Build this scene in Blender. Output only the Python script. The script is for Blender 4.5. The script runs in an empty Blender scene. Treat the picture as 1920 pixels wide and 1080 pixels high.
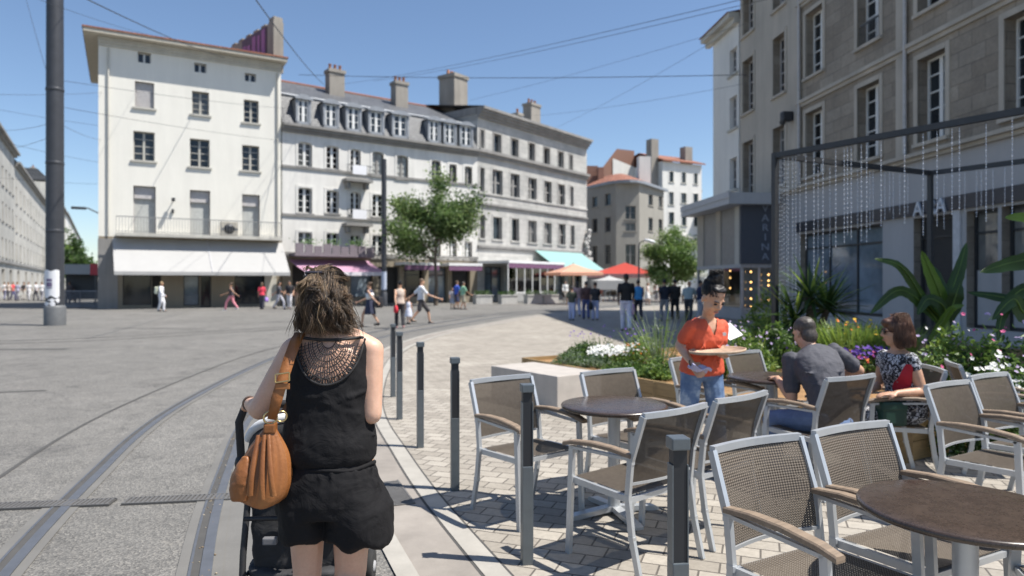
import bpy, bmesh, math, random
from mathutils import Vector, Matrix, Euler
from mathutils.bvhtree import BVHTree

R = math.radians
sc = bpy.context.scene
col = sc.collection
random.seed(11)

# ------------------------------------------------------------------ camera, sky, sun, exposure
CAMH, F = 1.57, 1280.0                      # eye height; focal length in pixels of the 1920 px wide photograph
cam_d = bpy.data.cameras.new('camera')
cam = bpy.data.objects.new('camera', cam_d); col.objects.link(cam)
cam.location = (0, 0, CAMH); cam.rotation_euler = (R(90), 0, 0)
cam_d.sensor_width = 36; cam_d.lens = 24; cam_d.shift_y = -10 / 1920
cam_d.clip_start = 0.05; cam_d.clip_end = 3000
cam_d.dof.use_dof = True; cam_d.dof.focus_distance = 2.75; cam_d.dof.aperture_fstop = 2.3
sc.camera = cam

SUN_EL, SUN_AZ = 60.0, 101.0                # azimuth clockwise from +Y
world = bpy.data.worlds.new('World'); sc.world = world; world.use_nodes = True
wn = world.node_tree; wn.nodes.clear()
sky = wn.nodes.new('ShaderNodeTexSky'); sky.sky_type = 'NISHITA'; sky.sun_disc = False
sky.sun_elevation = R(SUN_EL); sky.sun_rotation = R(SUN_AZ); sky.altitude = 500
sky.air_density = 1.0; sky.dust_density = 0.6; sky.ozone_density = 3.0
bg = wn.nodes.new('ShaderNodeBackground'); bg.inputs[1].default_value = 0.085
wo = wn.nodes.new('ShaderNodeOutputWorld')
wn.links.new(sky.outputs[0], bg.inputs[0]); wn.links.new(bg.outputs[0], wo.inputs[0])
sun_d = bpy.data.lights.new('sun', 'SUN'); sun_d.energy = 4.2; sun_d.angle = R(0.5); sun_d.color = (1.0, 0.955, 0.88)
sun = bpy.data.objects.new('sun', sun_d); col.objects.link(sun)
sdir = Vector((math.sin(R(SUN_AZ)) * math.cos(R(SUN_EL)), math.cos(R(SUN_AZ)) * math.cos(R(SUN_EL)), math.sin(R(SUN_EL))))
sun.rotation_euler = sdir.to_track_quat('Z', 'Y').to_euler()
sun.location = sdir * 60
sc.view_settings.view_transform = 'Standard'; sc.view_settings.look = 'None'
sc.view_settings.exposure = 0.85; sc.view_settings.gamma = 1

# ------------------------------------------------------------------ helpers
def G(px, py):                              # ground point seen at a pixel of the photograph
    Y = F * CAMH / (py - 530.0)
    return Vector(((px - 960) * Y / F, Y, 0))
def at(px, py, Y):
    return Vector(((px - 960) * Y / F, Y, CAMH - (py - 530) * Y / F))

def link(o, parent=None):
    col.objects.link(o)
    if parent is not None: o.parent = parent
    return o
def tag(o, label=None, cat=None, group=None, kind=None):
    if label: o['label'] = label
    if cat: o['category'] = cat
    if group: o['group'] = group
    if kind: o['kind'] = kind
    return o
def empty(name, loc=(0, 0, 0), rz=0.0, label=None, cat=None, group=None):
    o = bpy.data.objects.new(name, None); o.empty_display_size = 0.2
    o.location = loc; o.rotation_euler = (0, 0, rz); link(o)
    return tag(o, label, cat, group)
def dup(root, loc=None, rz=None, label=None, group=None):
    r = root.copy(); col.objects.link(r)
    if loc is not None: r.location = loc
    if rz is not None: r.rotation_euler = (0, 0, rz)
    if label: r['label'] = label
    if group: r['group'] = group
    for ch in list(root.children):
        c = ch.copy(); col.objects.link(c); c.parent = r
        for g in list(ch.children):
            d = g.copy(); col.objects.link(d); d.parent = c
    return r

class MB:
    def __init__(s, T=None):
        s.v = []; s.f = []; s.m = []; s.sm = []; s.T = T or Matrix()
    def add(s, verts, faces, m=0, smooth=False):
        b = len(s.v); T = s.T
        s.v += [tuple(T @ Vector(p)) for p in verts]
        for f in faces:
            s.f.append(tuple(i + b for i in f)); s.m.append(m); s.sm.append(smooth)
        return s
    def quad(s, a, b, c, d, m=0): return s.add([a, b, c, d], [(0, 1, 2, 3)], m)
    def box(s, x0, x1, y0, y1, z0, z1, m=0, M=None):
        p = [(x0, y0, z0), (x1, y0, z0), (x1, y1, z0), (x0, y1, z0), (x0, y0, z1), (x1, y0, z1), (x1, y1, z1), (x0, y1, z1)]
        if M is not None: p = [M @ Vector(q) for q in p]
        return s.add(p, [(0, 3, 2, 1), (4, 5, 6, 7), (0, 1, 5, 4), (1, 2, 6, 5), (2, 3, 7, 6), (3, 0, 4, 7)], m)
    def bbox(s, x0, x1, y0, y1, z0, z1, b=0.01, m=0, M=None):      # box with chamfered edges
        p = []; 
        for (ax, lo) in ((0, 0),): pass
        c = Vector(((x0 + x1) / 2, (y0 + y1) / 2, (z0 + z1) / 2)); h = Vector(((x1 - x0) / 2, (y1 - y0) / 2, (z1 - z0) / 2))
        bm = bmesh.new(); bmesh.ops.create_cube(bm, size=2)
        for v in bm.verts: v.co = Vector((c[i] + v.co[i] * h[i] for i in range(3)))
        bmesh.ops.bevel(bm, geom=list(bm.edges), offset=b, segments=2, profile=0.6, affect='EDGES')
        bm.verts.index_update()
        vs = [(M @ v.co if M is not None else v.co.copy()) for v in bm.verts]
        fs = [tuple(v.index for v in f.verts) for f in bm.faces]
        bm.free()
        return s.add(vs, fs, m, False)
    def prism(s, poly, z0, z1, m=0):        # poly: ccw (x, y)
        n = len(poly)
        vs = [(x, y, z0) for x, y in poly] + [(x, y, z1) for x, y in poly]
        fs = [tuple(range(n - 1, -1, -1)), tuple(range(n, 2 * n))] + [(i, (i + 1) % n, n + (i + 1) % n, n + i) for i in range(n)]
        return s.add(vs, fs, m)
    def tube(s, pts, r, n=8, m=0, cap=True, flat=1.0, up=None, smooth=True):   # r: number or list; flat squashes the second axis
        pts = [Vector(p) for p in pts]; k = len(pts)
        rr = r if isinstance(r, (list, tuple)) else [r] * k
        vs = []; fs = []; prev = None
        for i, p in enumerate(pts):
            t = (pts[min(i + 1, k - 1)] - pts[max(i - 1, 0)])
            t = t.normalized() if t.length > 1e-9 else Vector((0, 0, 1))
            if prev is None:
                ref = Vector(up) if up is not None else (Vector((0, 0, 1)) if abs(t.z) < 0.9 else Vector((1, 0, 0)))
                a = t.cross(ref); a = a.normalized() if a.length > 1e-6 else t.orthogonal().normalized()
            else:
                a = prev - t * prev.dot(t); a = a.normalized() if a.length > 1e-6 else t.orthogonal().normalized()
            prev = a; b = t.cross(a)
            for j in range(n):
                an = 2 * math.pi * (j + 0.5) / n
                vs.append(p + a * (rr[i] * math.cos(an)) + b * (rr[i] * flat * math.sin(an)))
        for i in range(k - 1):
            for j in range(n):
                fs.append((i * n + j, i * n + (j + 1) % n, (i + 1) * n + (j + 1) % n, (i + 1) * n + j))
        s.add(vs, fs, m, smooth)
        if cap:
            s.add([vs[j] for j in range(n)], [tuple(range(n - 1, -1, -1))], m)
            s.add([vs[(k - 1) * n + j] for j in range(n)], [tuple(range(n))], m)
        return s
    def bar(s, a, b, w, d=None, m=0, up=(0, 0, 1)):   # rectangular bar w (side) x d (along up)
        a = Vector(a); b = Vector(b); d = d or w
        t = (b - a).normalized(); u = Vector(up)
        x = t.cross(u); x = x.normalized() if x.length > 1e-6 else t.orthogonal().normalized()
        y = x.cross(t)
        vs = [p + x * (sx * w / 2) + y * (sy * d / 2) for p in (a, b) for sx, sy in ((-1, -1), (1, -1), (1, 1), (-1, 1))]
        return s.add(vs, [(0, 1, 2, 3), (7, 6, 5, 4), (0, 4, 5, 1), (1, 5, 6, 2), (2, 6, 7, 3), (3, 7, 4, 0)], m)
    def lathe(s, prof, n=24, c=(0, 0, 0), m=0, smooth=True):    # prof: (r, z) from bottom to top
        vs = []; fs = []
        for r, z in prof:
            for j in range(n):
                an = 2 * math.pi * j / n
                vs.append((c[0] + r * math.cos(an), c[1] + r * math.sin(an), c[2] + z))
        k = len(prof)
        for i in range(k - 1):
            for j in range(n):
                fs.append((i * n + j, i * n + (j + 1) % n, (i + 1) * n + (j + 1) % n, (i + 1) * n + j))
        s.add(vs, fs, m, smooth)
        s.add(vs[:n], [tuple(range(n - 1, -1, -1))], m); s.add(vs[-n:], [tuple(range(n))], m)
        return s
    def ell(s, c, r, n=12, m=0, M=None):
        vs = []; fs = []; k = n // 2 + 1
        for i in range(k + 1):
            th = math.pi * i / k
            for j in range(n):
                ph = 2 * math.pi * j / n
                p = Vector((r[0] * math.sin(th) * math.cos(ph), r[1] * math.sin(th) * math.sin(ph), -r[2] * math.cos(th)))
                if M is not None: p = M @ p
                vs.append(p + Vector(c))
        for i in range(k):
            for j in range(n):
                fs.append((i * n + j, i * n + (j + 1) % n, (i + 1) * n + (j + 1) % n, (i + 1) * n + j))
        return s.add(vs, fs, m, True)
    def loft(s, rings, n=16, m=0):          # rings: (centre, axis a, half a, axis b, half b[, exponent])
        vs = []; fs = []
        for q in rings:
            c, a, ra, b, rb = q[:5]; e = q[5] if len(q) > 5 else 1.0
            for j in range(n):
                an = 2 * math.pi * j / n; ca, sa = math.cos(an), math.sin(an)
                ca = math.copysign(abs(ca) ** e, ca); sa = math.copysign(abs(sa) ** e, sa)
                vs.append(Vector(c) + Vector(a) * (ra * ca) + Vector(b) * (rb * sa))
        k = len(rings)
        for i in range(k - 1):
            for j in range(n):
                fs.append((i * n + j, i * n + (j + 1) % n, (i + 1) * n + (j + 1) % n, (i + 1) * n + j))
        fs.append(tuple(range(n - 1, -1, -1))); fs.append(tuple(range((k - 1) * n, k * n)))
        return s.add(vs, fs, m, True)
    def limb(s, pts, rad, n=10, m=0):       # chain of overlapping tapered capsules (to be fused by remeshing)
        for i in range(len(pts) - 1):
            a, b = Vector(pts[i]), Vector(pts[i + 1])
            s.tube([a, b], [rad[i], rad[i + 1]], n, m)
        for p, r in zip(pts, rad): s.ell(p, (r, r, r), n, m)
        return s
    def mesh(s, name, mats):
        me = bpy.data.meshes.new(name)
        me.from_pydata(s.v, [], s.f)
        for mt in (mats if isinstance(mats, (list, tuple)) else [mats]): me.materials.append(mt)
        me.polygons.foreach_set('material_index', s.m)
        me.polygons.foreach_set('use_smooth', s.sm)
        me.update()
        return me
    def build(s, name, mats, parent=None):
        return link(bpy.data.objects.new(name, s.mesh(name, mats)), parent)
    def fused(s, name, mats, parent=None, voxel=0.01, smooth=4, fac=0.5, post=None, ripple=0.0, rscale=0.08):
        # one continuous skin: voxel-fuse the closed shapes, then relax
        me = s.mesh(name, mats); ob = bpy.data.objects.new(name, me); col.objects.link(ob)
        r = ob.modifiers.new('fuse', 'REMESH'); r.mode = 'VOXEL'; r.voxel_size = voxel; r.use_smooth_shade = True
        if smooth:
            q = ob.modifiers.new('relax', 'SMOOTH'); q.iterations = smooth; q.factor = fac
        if ripple:
            tx = bpy.data.textures.get('cloth%g' % rscale) or bpy.data.textures.new('cloth%g' % rscale, 'CLOUDS')
            tx.noise_scale = rscale; tx.noise_depth = 3
            d = ob.modifiers.new('wrinkle', 'DISPLACE'); d.texture = tx; d.strength = ripple; d.mid_level = 0.5; d.texture_coords = 'LOCAL'
        dg = bpy.context.evaluated_depsgraph_get()
        nm = bpy.data.meshes.new_from_object(ob.evaluated_get(dg))
        col.objects.unlink(ob); bpy.data.objects.remove(ob); bpy.data.meshes.remove(me)
        nm.name = name
        if len(nm.materials) == 0:
            for mt in (mats if isinstance(mats, (list, tuple)) else [mats]): nm.materials.append(mt)
        nm.polygons.foreach_set('use_smooth', [True] * len(nm.polygons))
        if post: post(nm)
        return link(bpy.data.objects.new(name, nm), parent)

def frame(o, d):                            # local frame: x along d, z up, y = inwards (left of d)
    d = Vector((d[0], d[1], 0)).normalized(); n = Vector((-d.y, d.x, 0))
    M = Matrix((( d.x, n.x, 0, o[0]), (d.y, n.y, 0, o[1]), (0, 0, 1, o[2] if len(o) > 2 else 0), (0, 0, 0, 1)))
    return M

# ------------------------------------------------------------------ materials
class NT:
    def __init__(s, name):
        s.m = bpy.data.materials.new(name); s.m.use_nodes = True; s.t = s.m.node_tree; s.t.nodes.clear()
        s.out = s.n('ShaderNodeOutputMaterial'); s.bs = s.n('ShaderNodeBsdfPrincipled')
        s.l(s.bs.outputs[0], s.out.inputs[0]); s.tc = s.n('ShaderNodeTexCoord')
    def n(s, t, **k):
        q = s.t.nodes.new(t)
        for a, b in k.items(): setattr(q, a, b)
        return q
    def l(s, a, b): s.t.links.new(a, b); return b
    def set(s, **k):
        for a, b in k.items():
            i = s.bs.inputs[a.replace('_', ' ')]
            if hasattr(b, 'links'): s.l(b, i)
            else: i.default_value = b
    def math(s, op, a, b=None, c=None):
        q = s.n('ShaderNodeMath', operation=op)
        for i, x in enumerate((a, b, c)):
            if x is None: continue
            if hasattr(x, 'links'): s.l(x, q.inputs[i])
            else: q.inputs[i].default_value = x
        return q.outputs[0]
    def noise(s, scale, detail=4, rough=0.55, vec=None, dist=0.0):
        q = s.n('ShaderNodeTexNoise'); q.inputs['Scale'].default_value = scale; q.inputs['Detail'].default_value = detail
        q.inputs['Roughness'].default_value = rough; q.inputs['Distortion'].default_value = dist
        s.l(vec or s.tc.outputs['Object'], q.inputs['Vector']); return q.outputs['Fac']
    def ramp(s, fac, stops):
        q = s.n('ShaderNodeValToRGB'); e = q.color_ramp.elements
        while len(e) < len(stops): e.new(0.5)
        for el, (p, c) in zip(e, stops): el.position = p; el.color = (c[0], c[1], c[2], 1)
        s.l(fac, q.inputs[0]); return q.outputs[0]
    def mix(s, fac, a, b, mode='MIX'):
        q = s.n('ShaderNodeMix', data_type='RGBA', blend_type=mode)
        for i, x in ((0, fac), (6, a), (7, b)):
            if hasattr(x, 'links'): s.l(x, q.inputs[i])
            elif i == 0: q.inputs[0].default_value = x
            else: q.inputs[i].default_value = (x[0], x[1], x[2], 1)
        return q.outputs[2]
    def bump(s, h, strength=0.3, dist=0.01):
        q = s.n('ShaderNodeBump'); q.inputs['Strength'].default_value = strength; q.inputs['Distance'].default_value = dist
        s.l(h, q.inputs['Height']); s.l(q.outputs[0], s.bs.inputs['Normal']); return q
    def mapping(s, loc=(0, 0, 0), rot=(0, 0, 0), scale=(1, 1, 1), src='Object'):
        q = s.n('ShaderNodeMapping'); q.inputs[1].default_value = loc; q.inputs[2].default_value = rot; q.inputs[3].default_value = scale
        s.l(s.tc.outputs[src], q.inputs[0]); return q.outputs[0]

def mul(c, k): return tuple(min(1, x * k) for x in c[:3])
_mc = {}
def M_(name, c, rough=0.7, metal=0.0, var=0.15, scale=6.0, bump=0.0, bscale=40.0, spec=None, trans=0.0, coat=0.0, sheen=0.0):
    if name in _mc: return _mc[name]
    t = NT(name)
    f = t.noise(scale, 5, 0.6)
    t.set(Base_Color=t.ramp(f, [(0.25, mul(c, 1 - var)), (0.75, mul(c, 1 + var))]), Roughness=rough, Metallic=metal)
    if spec is not None: t.bs.inputs['Specular IOR Level'].default_value = spec
    if coat: t.bs.inputs['Coat Weight'].default_value = coat
    if sheen: t.bs.inputs['Sheen Weight'].default_value = sheen
    if bump: t.bump(t.noise(bscale, 6, 0.6), bump, 0.01)
    if trans:
        tr = t.n('ShaderNodeBsdfTranslucent'); tr.inputs[0].default_value = (*mul(c, 1.5), 1)
        ms = t.n('ShaderNodeMixShader'); ms.inputs[0].default_value = trans
        t.l(t.bs.outputs[0], ms.inputs[1]); t.l(tr.outputs[0], ms.inputs[2]); t.l(ms.outputs[0], t.out.inputs[0])
    _mc[name] = t.m
    return t.m

def asphalt_mat():
    t = NT('asphalt'); big = t.noise(0.35, 5, 0.6); mid = t.noise(3.0, 5, 0.65)
    vo = t.n('ShaderNodeTexVoronoi'); vo.inputs['Scale'].default_value = 95; t.l(t.tc.outputs['Object'], vo.inputs[0])
    a = t.ramp(big, [(0.3, (0.145, 0.14, 0.13)), (0.7, (0.195, 0.188, 0.175))])
    a = t.mix(1.0, a, t.ramp(t.noise(0.9, 7, 0.75, None, 2.0), [(0.34, (0.66, 0.66, 0.67)), (0.46, (0.97, 0.97, 0.97)), (0.60, (1, 1, 1)), (0.70, (1.17, 1.15, 1.11))]), 'MULTIPLY')
    b = t.ramp(vo.outputs['Color'], [(0.1, (0.55, 0.55, 0.55)), (0.55, (1.0, 1.0, 1.0)), (0.95, (1.6, 1.56, 1.5))])
    c = t.mix(1.0, a, b, 'MULTIPLY')
    d = t.ramp(mid, [(0.35, (0.86, 0.86, 0.86)), (0.62, (1.05, 1.05, 1.05))])
    t.set(Base_Color=t.mix(1.0, c, d, 'MULTIPLY'), Roughness=0.82)
    t.bump(vo.outputs['Distance'], 0.6, 0.006)
    return t.m
def paver_mat():
    t = NT('paving_blocks'); v = t.mapping(rot=(0, 0, R(20)))
    br = t.n('ShaderNodeTexBrick'); t.l(v, br.inputs[0]); br.offset = 0.5
    for k, x in (('Scale', 1.0), ('Brick Width', 0.21), ('Row Height', 0.142), ('Mortar Size', 0.006), ('Mortar Smooth', 0.25), ('Bias', 0.0)): br.inputs[k].default_value = x
    br.inputs['Color1'].default_value = (0.29, 0.265, 0.23, 1); br.inputs['Color2'].default_value = (0.40, 0.37, 0.325, 1); br.inputs['Mortar'].default_value = (0.12, 0.108, 0.095, 1)
    big = t.ramp(t.noise(0.7, 5, 0.65), [(0.3, (0.82, 0.8, 0.78)), (0.7, (1.08, 1.07, 1.05))])
    sm = t.ramp(t.noise(28, 5, 0.7), [(0.3, (0.84, 0.84, 0.84)), (0.7, (1.1, 1.1, 1.1))])
    t.set(Base_Color=t.mix(1.0, t.mix(1.0, br.outputs[0], big, 'MULTIPLY'), sm, 'MULTIPLY'), Roughness=0.85)
    h = t.math('SUBTRACT', t.math('MULTIPLY', t.noise(45, 4), 0.25), br.outputs['Fac'])
    t.bump(h, 0.7, 0.008)
    return t.m
def masonry_mat(name, c1, c2, mortar, bw, rh, ms=0.02, rough=0.85, wear=0.25):
    # local facade frame: x along the wall, z up
    t = NT(name); sp = t.n('ShaderNodeSeparateXYZ'); t.l(t.tc.outputs['Object'], sp.inputs[0])
    cb = t.n('ShaderNodeCombineXYZ'); t.l(sp.outputs[0], cb.inputs[0]); t.l(sp.outputs[2], cb.inputs[1]); t.l(sp.outputs[1], cb.inputs[2])
    br = t.n('ShaderNodeTexBrick'); t.l(cb.outputs[0], br.inputs[0])
    for k, x in (('Scale', 1.0), ('Brick Width', bw), ('Row Height', rh), ('Mortar Size', ms), ('Mortar Smooth', 0.3)): br.inputs[k].default_value = x
    br.inputs['Color1'].default_value = (*c1, 1); br.inputs['Color2'].default_value = (*c2, 1); br.inputs['Mortar'].default_value = (*mortar, 1)
    st = t.noise(0.6, 6, 0.7); fi = t.noise(9, 5, 0.7)
    a = t.mix(1.0, br.outputs[0], t.ramp(st, [(0.3, (1 - wear,) * 3), (0.7, (1.06, 1.05, 1.03))]), 'MULTIPLY')
    t.set(Base_Color=t.mix(1.0, a, t.ramp(fi, [(0.25, (0.8, 0.8, 0.8)), (0.75, (1.15, 1.15, 1.15))]), 'MULTIPLY'), Roughness=rough)
    t.bump(t.math('SUBTRACT', t.math('MULTIPLY', fi, 0.6), br.outputs['Fac']), 0.6, 0.03)
    return t.m
def plaster_mat(name, c, streak=0.12):
    t = NT(name); v = t.mapping(scale=(1.6, 1.6, 0.16))
    s1 = t.noise(1.0, 6, 0.7, v); s2 = t.noise(0.35, 5, 0.6); fi = t.noise(14, 5, 0.7)
    a = t.ramp(s1, [(0.3, mul(c, 1 - streak)), (0.6, c)])
    a = t.mix(1.0, a, t.ramp(s2, [(0.3, (1 - streak,) * 3), (0.65, (1, 1, 1))]), 'MULTIPLY')
    a = t.mix(1.0, a, t.ramp(fi, [(0.2, (0.94,) * 3), (0.8, (1.03,) * 3)]), 'MULTIPLY')
    t.set(Base_Color=a, Roughness=0.85); t.bump(fi, 0.15, 0.01)
    return t.m
def weave_mat(plain=False, seat=False):
    t = NT('woven_mesh' if not plain else 'fine_woven_mesh'); sp = t.n('ShaderNodeSeparateXYZ'); t.l(t.tc.outputs['Object'], sp.inputs[0])
    x = sp.outputs[0]; w = sp.outputs[1 if seat else 2]
    ca = t.math('COSINE', t.math('MULTIPLY', x, 2 * math.pi / 0.0135)); cb = t.math('COSINE', t.math('MULTIPLY', w, 2 * math.pi / 0.0105))
    q = t.math('ADD', t.math('MULTIPLY', t.math('SUBTRACT', cb, ca), 0.25), 0.5)
    if plain: q = t.math('ADD', t.math('MULTIPLY', t.noise(40, 5, .7), 0.28), 0.24)
    colr = t.ramp(q, [(0.12, (0.022, 0.017, 0.013)), (0.45, (0.095, 0.078, 0.062)), (0.9, (0.215, 0.182, 0.148))])
    t.set(Base_Color=colr, Roughness=0.7); t.bs.inputs['Specular IOR Level'].default_value = 0.2; t.bump(q, 0.5, 0.003)
    tr = t.n('ShaderNodeBsdfTransparent'); ms = t.n('ShaderNodeMixShader')
    hole = t.n('ShaderNodeMapRange'); hole.inputs[1].default_value = 0.08; hole.inputs[2].default_value = 0.13; hole.inputs[3].default_value = 0.75; hole.inputs[4].default_value = 0.0 if not plain else 0.06
    t.l(q, hole.inputs[0]); t.l(hole.outputs[0], ms.inputs[0])
    tl = t.n('ShaderNodeBsdfTranslucent'); tl.inputs[0].default_value = (0.3, 0.25, 0.2, 1)
    m2 = t.n('ShaderNodeMixShader'); m2.inputs[0].default_value = 0.03
    t.l(t.bs.outputs[0], m2.inputs[1]); t.l(tl.outputs[0], m2.inputs[2])
    t.l(m2.outputs[0], ms.inputs[1]); t.l(tr.outputs[0], ms.inputs[2]); t.l(ms.outputs[0], t.out.inputs[0])
    return t.m
def wood_mat(name, c, sc_=(3, 60, 60)):
    t = NT(name); v = t.mapping(scale=sc_); f = t.noise(1.0, 6, 0.7, v, 1.0)
    t.set(Base_Color=t.ramp(f, [(0.25, mul(c, 0.62)), (0.55, c), (0.8, mul(c, 1.25))]), Roughness=0.65); t.bump(f, 0.25, 0.004)
    return t.m
def tabletop_mat():
    t = NT('speckled_tabletop'); a = t.noise(13, 9, 0.85); b = t.noise(170, 4, 0.7)
    c = t.ramp(a, [(0.35, (0.040, 0.027, 0.019)), (0.55, (0.058, 0.039, 0.028)), (0.75, (0.10, 0.07, 0.05))])
    t.set(Base_Color=t.mix(1.0, c, t.ramp(b, [(0.35, (0.6,) * 3), (0.7, (1.5,) * 3)]), 'MULTIPLY'), Roughness=t.math('ADD', t.math('MULTIPLY', a, 0.15), 0.2)); t.bs.inputs['Specular IOR Level'].default_value = 0.65
    t.bump(b, 0.06, 0.002)
    return t.m
def glass_dark(name, c=(0.02, 0.025, 0.03), rough=0.06):
    t = NT(name); f = t.noise(0.9, 3)
    t.set(Base_Color=t.ramp(f, [(0.3, mul(c, 0.6)), (0.7, mul(c, 1.5))]), Roughness=rough); t.bs.inputs['IOR'].default_value = 1.52
    return t.m
def clear_glass():
    t = NT('clear_glass'); tr = t.n('ShaderNodeBsdfTransparent'); gl = t.n('ShaderNodeBsdfGlossy'); gl.inputs['Roughness'].default_value = 0.03
    tr.inputs[0].default_value = (0.82, 0.87, 0.88, 1); fr = t.n('ShaderNodeFresnel'); ms = t.n('ShaderNodeMixShader')
    t.l(t.math('ADD', fr.outputs[0], 0.06), ms.inputs[0]); t.l(tr.outputs[0], ms.inputs[1]); t.l(gl.outputs[0], ms.inputs[2]); t.l(ms.outputs[0], t.out.inputs[0])
    return t.m
def emit_mat(name, c, s):
    t = NT(name); t.set(Base_Color=(*c, 1)); t.bs.inputs['Emission Color'].default_value = (*c, 1); t.bs.inputs['Emission Strength'].default_value = s
    return t.m
def print_mat(name, dark, light, scale=26, thr=0.5):    # blotchy printed fabric
    t = NT(name); f = t.noise(scale, 3, 0.6, None, 1.5)
    t.set(Base_Color=t.ramp(f, [(thr - 0.03, dark), (thr + 0.03, light)]), Roughness=0.8)
    return t.m
def skin_mat(name, c):
    t = NT(name); a = t.noise(9, 4); b = t.noise(120, 3)
    t.set(Base_Color=t.mix(1.0, t.ramp(a, [(0.3, (c[0] * 0.93, c[1] * 0.86, c[2] * 0.82)), (0.7, mul(c, 1.04))]), t.ramp(b, [(0.3, (0.95,) * 3), (0.7, (1.04,) * 3)]), 'MULTIPLY'), Roughness=0.48)
    t.bs.inputs['Subsurface Weight'].default_value = 0.12; t.bs.inputs['Subsurface Radius'].default_value = (0.02, 0.008, 0.004); t.bs.inputs['Subsurface Scale'].default_value = 0.4
    t.bump(b, 0.08, 0.002)
    return t.m
def hair_mat(name, root, mid, tip):
    t = NT(name); v = t.mapping(scale=(90, 90, 9)); f = t.noise(1.0, 4, 0.6, v); g = t.noise(11, 3)
    h = t.math('ADD', t.math('MULTIPLY', f, 0.55), t.math('MULTIPLY', g, 0.45))
    t.set(Base_Color=t.ramp(h, [(0.36, root), (0.5, mid), (0.64, tip)]), Roughness=0.5); t.bs.inputs['Anisotropic'].default_value = 0.5
    t.bump(f, 0.4, 0.004)
    return t.m
def fabric_mat(name, c, rough=0.8, wr=0.35):
    t = NT(name); w = t.noise(9, 4, 0.6, None, 1.2); f = t.noise(260, 2)
    t.set(Base_Color=t.mix(1.0, t.ramp(w, [(0.3, mul(c, 0.88)), (0.7, mul(c, 1.12))]), t.ramp(f, [(0.3, (0.9,) * 3), (0.7, (1.08,) * 3)]), 'MULTIPLY'), Roughness=rough)
    t.bump(w, wr, 0.02)
    return t.m

MAT = {}
MAT['asphalt'] = asphalt_mat(); MAT['pavers'] = paver_mat(); MAT['weave'] = weave_mat(); MAT['weave_plain'] = weave_mat(True); MAT['weave_seat'] = weave_mat(False, True); MAT['tabletop'] = tabletop_mat()
MAT['kerb'] = M_('pale_kerb_stone', (0.35, 0.33, 0.295), 0.85, var=0.16, scale=4, bump=0.25)
MAT['slab'] = M_('worn_slab', (0.27, 0.243, 0.215), 0.85, var=0.28, scale=2.2, bump=0.2)
MAT['joint'] = M_('dark_joint', (0.07, 0.068, 0.065), 0.9)
MAT['concrete'] = M_('concrete_strip', (0.15, 0.145, 0.135), 0.85, var=0.12, scale=3, bump=0.2)
MAT['rail'] = M_('rail_steel', (0.19, 0.20, 0.22), 0.55, 0.7, var=0.12, scale=9)
MAT['grate'] = M_('drain_iron', (0.16, 0.155, 0.15), 0.65, 0.4)
MAT['alu'] = M_('chair_aluminium', (0.50, 0.52, 0.54), 0.42, 0.55, var=0.06, scale=12)
MAT['arm'] = wood_mat('weathered_teak', (0.25, 0.185, 0.13))
MAT['dkmetal'] = M_('dark_metal', (0.05, 0.052, 0.056), 0.5, 0.4, var=0.12)
MAT['bollard'] = M_('bollard_steel', (0.135, 0.155, 0.17), 0.4, 0.5, var=0.10, scale=14)
MAT['bollard_dk'] = M_('bollard_black', (0.022, 0.024, 0.028), 0.5, 0.1)
MAT['mast'] = M_('mast_grey', (0.055, 0.058, 0.066), 0.5, 0.3, var=0.15, scale=3)
MAT['paper'] = M_('white_paper', (0.74, 0.74, 0.76), 0.8, var=0.05)
MAT['block'] = M_('bench_stone', (0.42, 0.385, 0.35), 0.85, var=0.12, scale=5, bump=0.25)
MAT['planter'] = wood_mat('planter_larch', (0.30, 0.20, 0.09), (2, 2, 26))
MAT['soil'] = M_('planter_soil', (0.30, 0.17, 0.075), 0.95, var=0.4, scale=14, bump=0.9, bscale=30)
MAT['pane'] = glass_dark('window_glass'); MAT['pane_pale'] = glass_dark('window_glass_pale', (0.10, 0.105, 0.105), 0.12); MAT['pane_deep'] = glass_dark('window_glass_deep', (0.008, 0.009, 0.011), 0.05); MAT['shopglass'] = glass_dark('shop_glass', (0.17, 0.21, 0.25), 0.04)  # paler pane: brighter reflections and curtains put into the glass colour
MAT['wframe'] = M_('white_window_frame', (0.72, 0.72, 0.70), 0.5, var=0.05)
MAT['clear'] = clear_glass()
# ------------------------------------------------------------------ ground, kerbs, rails
def catmull(P, step=0.25):
    P = [Vector((p[0], p[1], 0)) for p in P]; out = []
    for i in range(len(P) - 1):
        p0 = P[max(i - 1, 0)]; p1 = P[i]; p2 = P[i + 1]; p3 = P[min(i + 2, len(P) - 1)]
        n = max(2, int((p2 - p1).length / step))
        for k in range(n):
            t = k / n
            out.append(0.5 * ((2 * p1) + (p2 - p0) * t + (2 * p0 - 5 * p1 + 4 * p2 - p3) * t * t + (3 * p1 - p0 - 3 * p2 + p3) * t ** 3))
    out.append(P[-1]); return out
BOLL = [(2.2, -1.2), (1.6, 0.2), (1.13, 1.2), (0.609, 2.505), (0.083, 3.806), (-0.431, 5.153), (-0.871, 6.48), (-1.289, 7.82), (-1.63, 9.35),
        (-2.02, 12.0), (-2.3, 15.0), (-2.2, 18.0), (-1.65, 21.5), (-0.3, 26.0), (1.2, 31.0), (4.0, 37.5), (8.5, 44.0), (14, 50), (22, 57)]
CURVE = catmull(BOLL)
def offset(d):                              # offset to the left of the direction of travel
    out = []
    for i, p in enumerate(CURVE):
        t = (CURVE[min(i + 1, len(CURVE) - 1)] - CURVE[max(i - 1, 0)]).normalized()
        out.append(p + Vector((-t.y, t.x, 0)) * d)
    return out
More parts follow.
